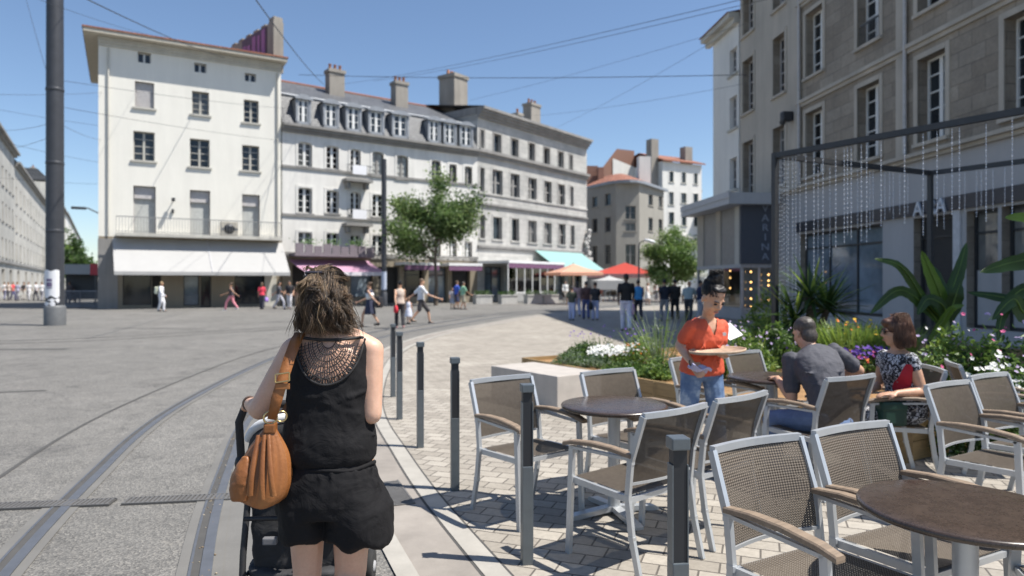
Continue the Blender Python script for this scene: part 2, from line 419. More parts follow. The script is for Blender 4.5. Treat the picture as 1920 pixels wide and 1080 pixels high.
def strip(name, d0, d1, z, mat, z0=None, i0=0, i1=None, kind='structure'):
    a = offset(d0); b = offset(d1); m = MB(); i1 = i1 or len(a)
    vs = []; fs = []
    for p, q in list(zip(a, b))[i0:i1]: vs += [(p.x, p.y, z), (q.x, q.y, z)]
    n = len(vs) // 2
    for i in range(n - 1): fs.append((2 * i, 2 * i + 2, 2 * i + 3, 2 * i + 1))
    m.add(vs, fs)
    if z0 is not None:
        for k, dd in ((0, a), (1, b)):
            e = list(dd)[i0:i1]; w = []
            for p in e: w += [(p.x, p.y, z0), (p.x, p.y, z)]
            m.add(w, [(2 * i, 2 * i + 2, 2 * i + 3, 2 * i + 1) for i in range(len(e) - 1)])
    o = m.build(name, mat); tag(o, kind=kind); return o

g = MB(); n = 24
for i in range(n):
    for j in range(n):
        x0 = -420 + 840 * i / n; x1 = -420 + 840 * (i + 1) / n; y0 = -60 + 760 * j / n; y1 = -60 + 760 * (j + 1) / n
        g.quad((x0, y0, 0), (x1, y0, 0), (x1, y1, 0), (x0, y1, 0))
tag(g.build('road', MAT['asphalt']), kind='structure')
# paved square right of the kerb
e = offset(0.16); pm = MB()
for i in range(len(e) - 1):
    pm.quad((e[i].x, e[i].y, 0.006), (60, e[i].y, 0.006), (60, e[i + 1].y, 0.006), (e[i + 1].x, e[i + 1].y, 0.006))
tag(pm.build('paved_square', MAT['pavers']), kind='structure')
strip('kerb_band_inner', 0.145, 0.275, 0.012, MAT['kerb'])
strip('kerb_seam', 0.275, 0.292, 0.009, MAT['joint'])
strip('paved_joint', 0.128, 0.145, 0.0095, MAT['joint'])
strip('slab_pavement', 0.292, 0.60, 0.008, MAT['slab'])
strip('kerb_band_outer', 0.60, 0.715, 0.012, MAT['kerb'])
strip('trackside_strip', 1.42, 1.62, 0.004, MAT['concrete'])
def rail(d):
    strip('rail_bed', d - 0.085, d + 0.15, 0.004 + 0.003, MAT['concrete'])
    strip('rail_groove', d + 0.03, d + 0.075, 0.010, MAT['joint'])
    strip('tram_rail', d - 0.03, d + 0.03, 0.016, MAT['rail'], z0=0.0)
    strip('tram_rail', d + 0.075, d + 0.09, 0.014, MAT['rail'], z0=0.0)
rail(1.66); rail(2.66)
strip('expansion_joint', 3.38, 3.42, 0.005, MAT['joint'])
# second track that sweeps across the back of the crossing
C2 = catmull([(-40, 10), (-26, 13.2), (-13.1, 17.5), (-9.2, 21.0), (-5.6, 26.0), (-2.0, 31.5), (2.5, 37.5), (8, 44.5)], 0.5)
for k, dd in enumerate((0, 1.0)):
    m = MB(); vs = []
    for i, p in enumerate(C2):
        t = (C2[min(i + 1, len(C2) - 1)] - C2[max(i - 1, 0)]).normalized(); nn = Vector((-t.y, t.x, 0))
        q0 = p + nn * (dd - 0.05); q1 = p + nn * (dd + 0.05); vs += [(q0.x, q0.y, 0.006), (q1.x, q1.y, 0.006)]
    m.add(vs, [(2 * i, 2 * i + 2, 2 * i + 3, 2 * i + 1) for i in range(len(C2) - 1)])
    tag(m.build('tram_rail', MAT['joint']), kind='structure')
# patches and seams in the asphalt
rp = random.Random(5)
for (px, py, w, d, a) in ((60, 655, 1.6, .25, .1), (20, 735, .9, .1, 0.3), (300, 616, 3.2, .22, -.05), (560, 603, 2.5, .2, .1)):
    c = G(px, py); m = MB(Matrix.Translation((c.x, c.y, 0)) @ Matrix.Rotation(a, 4, 'Z'))
    m.quad((-w / 2, -d / 2, .004), (w / 2, -d / 2, .004), (w / 2, d / 2, .004), (-w / 2, d / 2, .004))
    tag(m.build('asphalt_seam', MAT['joint']), kind='structure')
# iron drain across the track
def drain(a, b, w, name, label):
    a = Vector(a); b = Vector(b); L = (b - a).length; fr = frame((a.x, a.y, 0), b - a)
    root = empty(name, (a.x, a.y, 0), math.atan2((b - a).y, (b - a).x), label, 'drain')
    m = MB(); m.box(0, L, -w / 2, w / 2, 0.0, 0.0125)
    m.build('drain_body', M_('drain_void', (0.07, 0.068, 0.065), 0.9), root)
    m = MB(); k = int(L / 0.03)
    for i in range(k): m.box(i * L / k, i * L / k + 0.017, -w / 2 + 0.012, w / 2 - 0.012, 0.0125, 0.018)
    m.box(0, L, -w / 2, -w / 2 + 0.012, 0.0125, 0.0185); m.box(0, L, w / 2 - 0.012, w / 2, 0.0125, 0.0185)
    m.build('drain_grating', MAT['grate'], root)
drain((-2.76, 4.87, 0), (-2.02, 4.98, 0), 0.14, 'channel_drain', 'short dark slotted drain between the two near tram rails')
drain((-4.6, 4.62, 0), (-2.84, 4.86, 0), 0.14, 'channel_drain', 'long dark slotted drain running left from the tram rail to the photo edge')
root = empty('drain_cover', (-0.93, 5.05, 0), R(111), 'square iron drain cover set in the pavement slabs behind the woman', 'drain')
m = MB(); m.box(-0.3, 0.3, -0.15, 0.15, 0.006, 0.0105); m.build('drain_pit', M_('drain_void', (0.03,) * 3), root)
m = MB()
for i in range(20): m.box(-0.3 + i * 0.03, -0.3 + i * 0.03 + 0.018, -0.15, 0.15, 0.0105, 0.016)
for yy in (-.15, -.005, .14): m.box(-0.3, 0.3, yy, yy + .012, 0.0105, 0.0175)
m.build('drain_grating', MAT['grate'], root)
# fine grit and dropped leaves in the groove
m = MB(); rg = random.Random(3); oo = offset(1.72)
for i in range(420):
    k = rg.uniform(4, 60); p = oo[int(k)] + Vector((rg.gauss(0, .018), rg.uniform(0, .25), .012)); r = rg.uniform(.004, .011)
    m.ell(p, (r, r * rg.uniform(.6, 1), r * .6), 5, rg.choice((0, 0, 1)))
tag(m.build('grit', [M_('grit_tan', (.20, .15, .10), .9), M_('grit_pale', (.34, .29, .22), .9)]), kind='stuff')
# ------------------------------------------------------------------ buildings
MAT['plaster_white'] = plaster_mat('cream_plaster', (0.80, 0.775, 0.70), 0.07)
MAT['plaster_b2'] = plaster_mat('white_plaster', (0.78, 0.76, 0.715), 0.18)
MAT['stone_b3'] = masonry_mat('grey_ashlar', (0.45, 0.445, 0.425), (0.53, 0.52, 0.495), (0.36, 0.355, 0.335), 0.95, 0.42, 0.012, wear=0.3)
MAT['stone_b4'] = plaster_mat('grey_brown_render', (0.33, 0.31, 0.27), 0.15)
MAT['plaster_b5'] = plaster_mat('far_white_plaster', (0.78, 0.76, 0.71))
MAT['stone_right'] = masonry_mat('brown_stone', (0.29, 0.245, 0.195), (0.385, 0.335, 0.275), (0.245, 0.21, 0.17), 0.95, 0.44, 0.016, wear=0.35)
MAT['trim_right'] = plaster_mat('pale_stone_trim', (0.52, 0.465, 0.39), 0.2)
MAT['panel_grey'] = plaster_mat('grey_panel', (0.45, 0.44, 0.44), 0.08)
MAT['street_stone'] = plaster_mat('street_stone', (0.52, 0.505, 0.465), 0.3); MAT['street_cream'] = plaster_mat('street_cream', (0.60, 0.575, 0.52), 0.3)
MAT['trim_grey'] = plaster_mat('grey_stone_trim', (0.30, 0.29, 0.275), 0.25)
MAT['trim_cream'] = plaster_mat('cream_trim', (0.58, 0.56, 0.50), 0.2)
MAT['slate'] = masonry_mat('slate_roof', (0.085, 0.09, 0.10), (0.12, 0.125, 0.135), (0.06, 0.063, 0.07), 0.35, 0.22, 0.012, 0.55)
MAT['zinc'] = M_('zinc', (0.27, 0.285, 0.305), 0.5, 0.2, var=0.18, scale=2)
MAT['tiles'] = masonry_mat('red_roof_tiles', (0.30, 0.12, 0.075), (0.38, 0.17, 0.11), (0.2, 0.08, 0.05), 0.25, 0.18, 0.02)
MAT['chimney'] = plaster_mat('chimney_render', (0.34, 0.31, 0.27), 0.25)
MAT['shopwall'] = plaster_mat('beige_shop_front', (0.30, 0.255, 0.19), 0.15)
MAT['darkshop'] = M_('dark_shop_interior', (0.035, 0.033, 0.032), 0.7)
MAT['awn_white'] = M_('white_awning_canvas', (0.46, 0.455, 0.445), 0.8, var=0.04, scale=1.5, trans=0.15)
MAT['awn_pink'] = M_('mauve_awning_canvas', (0.52, 0.30, 0.42), 0.8, var=0.06, trans=0.15)
MAT['awn_turq'] = M_('turquoise_awning_canvas', (0.28, 0.47, 0.45), 0.8, var=0.05, trans=0.2)
MAT['awn_red'] = M_('red_awning_canvas', (0.50, 0.06, 0.04), 0.8, var=0.08, trans=0.2)
MAT['awn_peach'] = M_('peach_parasol_canvas', (0.72, 0.40, 0.28), 0.8, var=0.06, trans=0.25)
MAT['purple'] = M_('purple_fascia', (0.17, 0.08, 0.15), 0.6)
MAT['grey_sh'] = M_('grey_shutter', (0.48, 0.46, 0.45), 0.7)
MAT['green_sh'] = M_('green_shutter', (0.10, 0.16, 0.14), 0.7)
MAT['curtain'] = M_('net_curtain', (0.45, 0.46, 0.44), 0.9)

rw_ = random.Random(21)
class Fac:
    def __init__(s, root_name, p0, p1, label, cat='building', depth=11.0):
        s.o = Vector((p0[0], p0[1], 0)); s.L = (Vector((p1[0], p1[1], 0)) - s.o).length
        s.d = (Vector((p1[0], p1[1], 0)) - s.o).normalized()
        s.root = empty(root_name, s.o, math.atan2(s.d.y, s.d.x), label, cat); s.D = depth; s.op = []
    def s_(s, px):
        k = (px - 960) / F; return (k * s.o.y - s.o.x) / (s.d.x - k * s.d.y)
    def s_y(s, px, y):
        n = Vector((-s.d.y, s.d.x, 0)); o = s.o + n * y; k = (px - 960) / F; return (k * o.y - o.x) / (s.d.x - k * s.d.y)
    def h_y(s, py, ss, y): return CAMH - (py - 530) * (s.o.y + s.d.y * ss + s.d.x * y) / F
    def h_(s, py, ss): return CAMH - (py - 530) * (s.o.y + s.d.y * ss) / F
    def hole(s, x0, x1, z0, z1, dep=0.22): s.op.append((x0, x1, z0, z1, dep)); return s.op[-1]
    def pxhole(s, x0, x1, y0, y1, dep=0.22):
        a, b = s.s_(x0), s.s_(x1); c = (a + b) / 2
        return s.hole(a, b, s.h_(y1, c), s.h_(y0, c), dep)
    def part(s, name, mb, mat, parent=None): return mb.build(name, mat, parent or s.root)
    def wall(s, H, mat, D=None, name='wall', bands=(), mfun=None, cuts=()):
        D = D or s.D
        xs = sorted({0.0, s.L} | set(cuts) | {round(v, 4) for o in s.op for v in o[:2]}); zs = sorted({0.0, H} | {round(v, 4) for o in s.op for v in o[2:4]} | {b for b, _ in bands})
        m = MB()
        def inside(x, z): return any(o[0] < x < o[1] and o[2] < z < o[3] for o in s.op)
        for i in range(len(xs) - 1):
            for j in range(len(zs) - 1):
                cx, cz = (xs[i] + xs[i + 1]) / 2, (zs[j] + zs[j + 1]) / 2
                if inside(cx, cz): continue
                mi = 0
                for b, k in bands:
                    if cz > b: mi = k
                if mfun: mi = mfun(cx, cz)
                m.quad((xs[i], 0, zs[j]), (xs[i + 1], 0, zs[j]), (xs[i + 1], 0, zs[j + 1]), (xs[i], 0, zs[j + 1]), mi)
        for x0, x1, z0, z1, d in s.op:
            m.quad((x0, 0, z0), (x0, 0, z1), (x0, d, z1), (x0, d, z0)); m.quad((x1, 0, z0), (x1, d, z0), (x1, d, z1), (x1, 0, z1))
            m.quad((x0, 0, z0), (x0, d, z0), (x1, d, z0), (x1, 0, z0)); m.quad((x0, 0, z1), (x1, 0, z1), (x1, d, z1), (x0, d, z1))
        m.quad((0, 0, 0), (0, 0, H), (0, D, H), (0, D, 0)); m.quad((s.L, 0, 0), (s.L, D, 0), (s.L, D, H), (s.L, 0, H))
        m.quad((0, D, 0), (0, D, H), (s.L, D, H), (s.L, D, 0)); m.quad((0, 0, H), (s.L, 0, H), (s.L, D, H), (0, D, H))
        return s.part(name, m, mat)
    def window(s, o, style='cross', rows=3, frame='wframe', sill='trim_cream', surround=None, pane='pane', arch=False, fw=0.06):
        x0, x1, z0, z1, d = o; m = MB(); w = x1 - x0; h = z1 - z0; c = (x0 + x1) / 2; y0, y1 = d - 0.07, d - 0.015
        fm = [MAT[frame]] + ([MAT[surround]] if surround else [])
        if style == 'shutter':
            m.box(x0, x1, d - .1, d - .05, z0, z1)
            k = max(3, int(h / .12))
            for i in range(k): m.box(x0 + .05, x1 - .05, d - .112, d - .1, z0 + i * h / k + .02, z0 + (i + 1) * h / k - .02)
        else:
            m.box(x0, x0 + fw, y0, y1, z0, z1); m.box(x1 - fw, x1, y0, y1, z0, z1)
            m.box(x0 + fw, x1 - fw, y0, y1, z1 - fw, z1); m.box(x0 + fw, x1 - fw, y0, y1, z0, z0 + fw)
            if style in ('cross', 'leaf', 'mullion'):
                cw = fw * (1.1 if style != 'mullion' else 1.8)
                m.box(c - cw, c + cw, y0 - .012, y1 - .002, z0 + fw, z1 - fw)
                for i in range(1, rows):
                    zz = z0 + h * i / rows; b = 0.02 if style != 'mullion' else .06
                    m.box(x0 + fw, c - cw, y0 + .01, y1 - .004, zz - b, zz + b); m.box(c + cw, x1 - fw, y0 + .01, y1 - .004, zz - b, zz + b)
            if style == 'shop':
                k = max(1, round(w / 1.6))
                for i in range(1, k): m.box(x0 + w * i / k - .03, x0 + w * i / k + .03, y0, y1 - .002, z0 + fw, z1 - fw)
                m.box(x0 + fw, x1 - fw, y0 + .004, y1 - .004, z1 - .62, z1 - .56)
        if arch:                             # segmental head
            k = 6
            for i in range(k):
                a0 = x0 + w * i / k; a1 = x0 + w * (i + 1) / k
                f0 = 1 - (2 * (a0 - c) / w) ** 2; f1 = 1 - (2 * (a1 - c) / w) ** 2
                m.add([(a0, .004, z1 + .01), (a1, .004, z1 + .01), (a1, .004, z1 - .14 * (1 - f1)), (a0, .004, z1 - .14 * (1 - f0)),
                       (a0, d - .08, z1 - .14 * (1 - f0)), (a1, d - .08, z1 - .14 * (1 - f1))], [(0, 3, 2, 1), (3, 4, 5, 2)], 1 if surround else 0)
        if surround:
            t = .16; p = -.035
            m.box(x0 - t, x0, p, .05, z0 - .02, z1 + t, 1); m.box(x1, x1 + t, p, .05, z0 - .02, z1 + t, 1); m.box(x0, x1, p - .01, .05, z1, z1 + t, 1)
        f = s.part('window', m, fm)
        if style != 'shutter':
            q = MB(); q.quad((x0, d - .02, z0), (x1, d - .02, z0), (x1, d - .02, z1), (x0, d - .02, z1))
            q.build('pane', MAT[pane if pane != 'pane' else rw_.choice(('pane', 'pane', 'pane_pale', 'pane_deep'))], f)
        if sill:
            q = MB(); q.box(x0 - .14, x1 + .14, -.11, d - .08, z0 - .11, z0 - .004); q.build('sill', MAT[sill], f)
        return f
    def moulding(s, name, z, h, out, mat, x0=None, x1=None, steps=1):
        m = MB(); x0 = -0.02 if x0 is None else x0; x1 = s.L + .02 if x1 is None else x1
        for i in range(steps):
            m.box(x0 - out * (i + 1) / steps * 0, x1, -out * (i + 1) / steps, 0.02, z + h * i / steps, z + h * (i + 1) / steps - (0 if i < steps - 1 else 0))
        return s.part(name, m, MAT[mat])
def chimney(fc, x, y, z0, z1, w, d, mat='chimney', pots=3):
    m = MB(); m.box(x - w / 2, x + w / 2, y - d / 2, y + d / 2, z0, z1 - .25); m.box(x - w / 2 - .08, x + w / 2 + .08, y - d / 2 - .08, y + d / 2 + .08, z1 - .25, z1)
    c = fc.part('chimney', m, MAT[mat])
    q = MB()
    for i in range(pots): q.lathe([(.13, 0), (.10, .38), (.13, .4), (.13, .45)], 8, (x - w / 2 + w * (i + .5) / pots, y, z1))
    q.build('chimney_pots', M_('clay_pot', (.42, .19, .11), .8), c)
    return c
def railing(name, x0, x1, y, z0, h, gap, parent, mat, side=None):
    m = MB(); m.bar((x0, y, z0 + h), (x1, y, z0 + h), .05); m.bar((x0, y, z0 + .08), (x1, y, z0 + .08), .03)
    k = max(2, int((x1 - x0) / gap))
    for i in range(k + 1): m.bar((x0 + (x1 - x0) * i / k, y, z0), (x0 + (x1 - x0) * i / k, y, z0 + h), .016)
    if side:
        for x in (x0, x1): m.bar((x, y, z0 + h), (x, side, z0 + h), .05); [m.bar((x, y + (side - y) * j / 5, z0), (x, y + (side - y) * j / 5, z0 + h), .016) for j in range(1, 5)]
    return m.build(name, mat, parent)

# --- corner building with the white awning
P_B1L, P_B1R = (-24.6, 40.6), (-15.5, 45.8)
b1 = Fac('corner_building', P_B1L, P_B1R, 'cream four storey corner building with white shop awning and red tiled eaves')
H1 = 16.2
for q, st in (((258, 283, 99, 118), 'vent'), ((364, 387, 119, 136), 'vent'), ((459, 480, 138, 153), 'vent'),
              ((253, 289, 154, 202), 'shutter'), ((360, 392, 172, 215), 'cross'), ((457, 485, 188, 230), 'cross'),
              ((250, 290, 247, 301), 'cross'), ((356, 393, 261, 313), 'cross'), ((454, 486, 273, 320), 'cross'),
              ((250, 292, 349, 443), 'french'), ((356, 394, 357, 444), 'french'), ((454, 487, 365, 446), 'french')):
    o = b1.pxhole(*q, dep=.3 if st != 'french' else .35)
    if st == 'vent': b1.window(o, 'cross', 1, sill=None, fw=.05)
    elif st == 'shutter': b1.window(o, 'shutter', frame='grey_sh')
    elif st == 'cross': b1.window(o, 'cross', 4, frame='trim_cream', fw=.055)
    else:
        f = b1.window(o, 'plain', 1, frame='grey_sh', sill=None, pane='curtain')
        m = MB(); m.box(o[0] + .04, o[1] - .04, .2, .26, o[3] - .75, o[3] - .04); m.build('shutter_box', MAT['grey_sh'], f)
for q, pn in (((230, 284, 497, 572), 'pane'), ((285, 302, 497, 577), 'darkshop'), ((344, 374, 500, 573), 'shopglass'), ((376, 396, 500, 576), 'pane'), ((440, 500, 503, 570), 'pane')):
    o = b1.pxhole(*q, dep=.35); b1.window(o, 'shop', frame='dkmetal', sill=None, pane=pn)
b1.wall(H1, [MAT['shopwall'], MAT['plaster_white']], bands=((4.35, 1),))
m = MB(); m.box(-.03, 1.0, -.06, .02, 0, 4.2); b1.part('corner_pier', m, MAT['trim_grey']); m = MB(); m.box(b1.L - 1.05, b1.L - .3, -.07, .02, 0, 3.9); b1.part('shop_pier', m, MAT['trim_cream'])
b1.moulding('eaves_cornice', H1 - .5, .48, .3, 'trim_cream', steps=3)
m = MB()                                     # eaves slab with boxed soffit, tiled hip roof
m.box(-.75, b1.L + .25, -.85, 11.3, H1, H1 + .2); b1.part('eaves', m, M_('eaves_boards', (.50, .46, .38), .8))
m = MB(); x0, x1 = -.8, b1.L + .3; A = [(x0, -.9, H1 + .2), (x1, -.9, H1 + .2), (x1, 11.4, H1 + .2), (x0, 11.4, H1 + .2)]; B = [(x0 + 4, 5, H1 + 1.7), (x1 - 4, 5, H1 + 1.7)]
m.add(A + [(p[0], p[1], p[2] + .1) for p in A] + B, [(0, 1, 5, 4), (1, 2, 6, 5), (2, 3, 7, 6), (3, 0, 4, 7), (4, 5, 9, 8), (5, 6, 9), (6, 7, 8, 9), (7, 4, 8)])
b1.part('roof', m, MAT['tiles'])
m = MB(); x = b1.L - .12; SKW = Matrix.Translation((x, .1, 0)) @ Matrix.Rotation(R(14.5), 4, 'Z'); m.box(-.35, .30, .8, 7.4, H1 - .3, 19.05, M=SKW); m.box(-.37, .33, 0, .8, H1 - .5, 19.1, M=SKW); m.box(-.33, .29, 0.02, .78, 19.1, 19.4, M=SKW)
for k in range(5): m.box(-.38, .38, 1.2 + 1.25 * k, 1.9 + 1.25 * k, 19.05, 19.16, M=SKW)
c = b1.part('chimney_wall', m, MAT['chimney'])
m = MB(); m.box(-.41, -.355, 1.0, 5.0, H1 + .3, 18.95, M=SKW); sg = m.build('roof_sign', M_('sign_dark', (.10, .06, .09), .7), c); 
m = MB()
for k, (yy, w, hh) in enumerate(((1.35, .5, 2.0), (2.15, .35, 1.8), (2.8, .55, 1.9), (3.7, .5, 1.5), (4.4, .5, 1.6))): m.box(-.45, -.41, yy - .15, yy - .15 + w, H1 + .4, H1 + .62 + hh, M=SKW)
m.build('sign_strokes', M_('sign_purple', (.30, .12, .27), .7), c)
# balcony, air conditioner, downpipes
m = MB(); m.box(.9, b1.L - .1, -1.0, -.005, 4.35, 4.55); bal = b1.part('balcony', m, MAT['trim_cream'])
railing('balcony_railing', .92, b1.L - .12, -.95, 4.55, .95, .16, bal, M_('railing_grey', (.25, .25, .25), .6), side=0)
m = MB(); x = b1.s_(427); m.bbox(x - .5, x + .5, -.75, -.3, 4.57, 5.45, .03); ac = m.build('air_conditioner', M_('ac_beige', (.45, .42, .36), .6), b1.root)
m = MB()
for k in range(2): m.lathe([(.30, 0), (.33, .02), (.33, .05)], 18, (0, 0, 0))
m = MB(Matrix.Translation((x, -.755, 5.0)) @ Matrix.Rotation(R(90), 4, 'X')); m.lathe([(.32, 0), (.32, .02), (.1, .035)], 20); m.build('fan_grille', MAT['dkmetal'], ac)
for xx in (b1.s_(203), b1.s_(520)):
    m = MB(); m.tube([(xx, -.09, 4.4), (xx, -.09, H1 - .6)], .055, 8); b1.part('downpipe', m, MAT['trim_cream'])
m = MB(); xx = b1.s_(324); m.tube([(xx, -.02, 6.6), (xx, -.35, 6.75)], .03, 6); m.bbox(xx - .1, xx + .1, -.65, -.3, 6.6, 6.8, .03); m.box(xx - .06, xx + .06, -.15, -.01, 5.9, 6.15); b1.part('wall_lamp', m, MAT['dkmetal'])
m = MB(); m.tube([(0, -.1, 5.7), (-.5, -.2, 5.95), (-.9, -.3, 5.95)], .04, 6); m.bbox(-1.35, -.6, -.45, -.15, 5.86, 6.0, .04); b1.part('wall_lantern', m, MAT['dkmetal'])
# awning
def awning(fc, xa, xb, za, out, zb, mat, name='awning', label=None, val=.22, dx=0.35, vmat=None, group=None, seam=None):
    m = MB(); n = 8; t = .02
    def pt(u, v): 
        y = -out * v; z = za + (zb - za) * v - .05 * math.sin(math.pi * v)
        return (xa + (xb - xa) * u + dx * v * (1 if True else 0), y - .02, z)
    for i in range(24):
        for j in range(n):
            a, b, c_, d_ = pt(i / 24, j / n), pt((i + 1) / 24, j / n), pt((i + 1) / 24, (j + 1) / n), pt(i / 24, (j + 1) / n)
            m.quad(a, d_, c_, b); m.quad(*[(p[0], p[1], p[2] - t) for p in (a, b, c_, d_)])
    for j in range(n):
        for u in (0, 1):
            a, b = pt(u, j / n), pt(u, (j + 1) / n); m.quad(a, b, (b[0], b[1], b[2] - t), (a[0], a[1], a[2] - t))
    e0, e1 = pt(0, 1), pt(1, 1)
    w = fc.part(name, m, mat)
    v = MB()
    for i in range(24):
        x0 = e0[0] + (e1[0] - e0[0]) * i / 24; x1 = e0[0] + (e1[0] - e0[0]) * (i + 1) / 24
        y0 = e0[1] - .012 + .01 * math.sin(i * 2.1); y1 = e0[1] - .012 + .01 * math.sin((i + 1) * 2.1)
        v.quad((x0, y0, e0[2] - val), (x1, y1, e0[2] - val), (x1, y1, e0[2] + .01), (x0, y0, e0[2] + .01)); v.quad((x0, y0 + .012, e0[2] - val), (x0, y0 + .012, e0[2]), (x1, y1 + .012, e0[2]), (x1, y1 + .012, e0[2] - val))
    v.build('valance', vmat or mat, w)
    if seam is not None:
        v = MB(); v.tube([Vector(pt(seam, j / n)) + Vector((0, -.005, .012)) for j in range(n + 1)], .03, 5); v.build('seam', M_('seam_grey', (.5, .5, .52), .8), w)
    v = MB()
    for u in (.05, .5, .95): v.tube([pt(u, 0)[:2] + (za - .5,), Vector(pt(u, .97)) + Vector((0, 0, -.06))], .02, 5)
    v.build('awning_arm', MAT['dkmetal'], w)
    return w
awning(b1, b1.s_(211), b1.s_(532) - .1, 4.25, 2.0, 2.22, MAT['awn_white'], seam=.53, dx=.1, val=.2)

# --- mansard terrace
b2 = Fac('mansard_building', (-15.45, 45.85), (-2.8, 55.2), 'long white building with grey slate mansard roof and small iron balconies')
H2 = 12.1
C8 = [(559, 585), (612, 635), (657, 676), (698, 719), (744, 765), (809, 826), (842, 856), (871, 885)]
R3 = [(267, 312), (274, 317), (280, 322), (285, 330), (292, 335), (301, 338), (308, 342), (312, 345)]
R2 = [(352, 400), (357, 400), (360, 402), (365, 407), (370, 408), (374, 410), (378, 412), (381, 413)]
R1 = [(435, 480), (437, 480), (440, 480), (441, 483), (444, 483), (447, 485), (450, 486), (453, 487)]
bx2 = []
for k, rw in enumerate((R3, R2, R1)):
    for c, r in zip(C8, rw):
        o = b2.pxhole(c[0], c[1], r[0], r[1], .25); bx2.append((k, c, o))
        dk = (k == 0 and c[0] > 690)
        b2.window(o, 'cross', 4, frame='wframe' if not dk else 'trim_grey', sill='trim_grey', arch=True, surround='plaster_b2', pane='pane' if not (k == 0 and c[0] in (698, 744)) else 'curtain', fw=.075)
nb = 7
for i in range(nb):
    x0 = .5 + (b2.L - 1) * i / nb + .2; x1 = .5 + (b2.L - 1) * (i + 1) / nb - .2
    o = b2.hole(x0, x1, .05 if i % 2 else .5, 2.75, .4); b2.window(o, 'shop', frame='dkmetal', sill=None, pane=('darkshop', 'pane', 'shopglass')[i % 3])
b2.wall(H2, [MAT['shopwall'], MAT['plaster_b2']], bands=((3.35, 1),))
b2.moulding('cornice', H2 - .35, .55, .5, 'trim_grey', steps=3)
for z in (b2.h_(318, b2.s_(600)), b2.h_(406, b2.s_(600))): b2.moulding('string_course', z - .08, .16, .10, 'trim_grey')
b2.moulding('string_course', 3.45, .2, .12, 'trim_grey')
m = MB(); z0, z1, z2 = H2 + .2, H2 + 2.35, H2 + 4.6
m.quad((0, -.1, z0), (b2.L, -.1, z0), (b2.L, .8, z1), (0, .8, z1)); m.quad((0, .8, z1), (b2.L, .8, z1), (b2.L, 5.5, z2), (0, 5.5, z2)); m.quad((0, 5.5, z2), (b2.L, 5.5, z2), (b2.L, 11, z0), (0, 11, z0))
m.add([(0, -.1, z0), (0, .8, z1), (0, 5.5, z2), (0, 11, z0)], [(0, 1, 2, 3)]); m.add([(b2.L, -.1, z0), (b2.L, .8, z1), (b2.L, 5.5, z2), (b2.L, 11, z0)], [(3, 2, 1, 0)])
rf2 = b2.part('mansard_roof', m, MAT['slate'])
m = MB(); m.tube([(0, .78, z1 + .03), (b2.L, .78, z1 + .03)], .09, 8); m.build('roof_gutter', MAT['zinc'], rf2)
m = MB(); m.tube([(0, 5.5, z2), (b2.L, 5.5, z2)], .12, 6); m.build('ridge_tiles', MAT['tiles'], rf2)
for (x0, x1, y0, y1) in ((559, 576, 195, 226), (610, 629, 205, 234), (652, 671, 211, 242), (694, 714, 220, 249), (738, 760, 228, 256), (805, 820, 242, 270), (834, 850, 248, 272), (864, 881, 252, 278)):
    a, b = b2.s_(x0), b2.s_(x1); cc = (a + b) / 2; z0_, z1_ = H2 + .45, H2 + 1.95; w = (b - a) / 2 + .05
    m = MB(); m.box(cc - w - .16, cc - w, -.18, 1.0, z0_ - .2, z1_); m.box(cc + w, cc + w + .16, -.18, 1.0, z0_ - .2, z1_); m.box(cc - w - .16, cc + w + .16, -.18, .1, z0_ - .25, z0_)
    n = 8
    for i in range(n):                       # curved zinc hood
        t0, t1 = -1 + 2 * i / n, -1 + 2 * (i + 1) / n; W = w + .28
        h0, h1 = z1_ + .28 * (1 - t0 * t0), z1_ + .28 * (1 - t1 * t1)
        m.add([(cc + W * t0, -.3, z1_), (cc + W * t1, -.3, z1_), (cc + W * t1, -.3, h1 + .06), (cc + W * t0, -.3, h0 + .06), (cc + W * t0, 1.3, h0 + .06), (cc + W * t1, 1.3, h1 + .06)], [(0, 1, 2, 3), (3, 2, 5, 4)], 0)
    dm = b2.part('dormer', m, MAT['zinc'])
    m = MB(); fw = .09
    m.box(cc - w, cc - w + fw, -.1, -.04, z0_, z1_); m.box(cc + w - fw, cc + w, -.1, -.04, z0_, z1_); m.box(cc - fw, cc + fw, -.11, -.04, z0_, z1_); m.box(cc - w + fw, cc + w - fw, -.1, -.04, z1_ - fw, z1_ - .002)
    for i in (1, 2): m.box(cc - w + fw, cc + w - fw, -.09, -.04, z0_ + (z1_ - z0_) * i / 3 - .02, z0_ + (z1_ - z0_) * i / 3 + .02)
    m.build('dormer_window', MAT['wframe'], dm)
    m = MB(); m.quad((cc - w, -.05, z0_), (cc + w, -.05, z0_), (cc + w, -.05, z1_), (cc - w, -.05, z1_)); m.build('dormer_pane', MAT['pane'], dm)
for (px, w, py, y) in ((628, 1.2, 133, 4.0), (749, 1.1, 155, 3.8)):
    xx = b2.s_y(px, y); chimney(b2, xx, y, H2 + 2, b2.h_y(py, xx, y), w, .9)
ironm = M_('balcony_iron', (.10, .10, .10), .6)
for zz, h in ((b2.h_(338, b2.s_(666)), 1.0), (b2.h_(420, b2.s_(666)), 1.0)):
    x = b2.s_(666); m = MB(); m.box(x - 1.0, x + 1.0, -.85, -.005, zz - .2, zz); m.box(x - .8, x - .6, -.6, -.006, zz - .65, zz - .2); m.box(x + .6, x + .8, -.6, -.006, zz - .65, zz - .2)
    bl = b2.part('balcony', m, MAT['trim_grey']); railing('balcony_railing', x - .95, x + .95, -.8, zz, .95, .12, bl, ironm, side=0)
    m = MB(); m.box(x - .55, x + .5, -.86, -.825, zz + .3, zz + .95); m.build('hanging_cloth', MAT['paper'], bl)
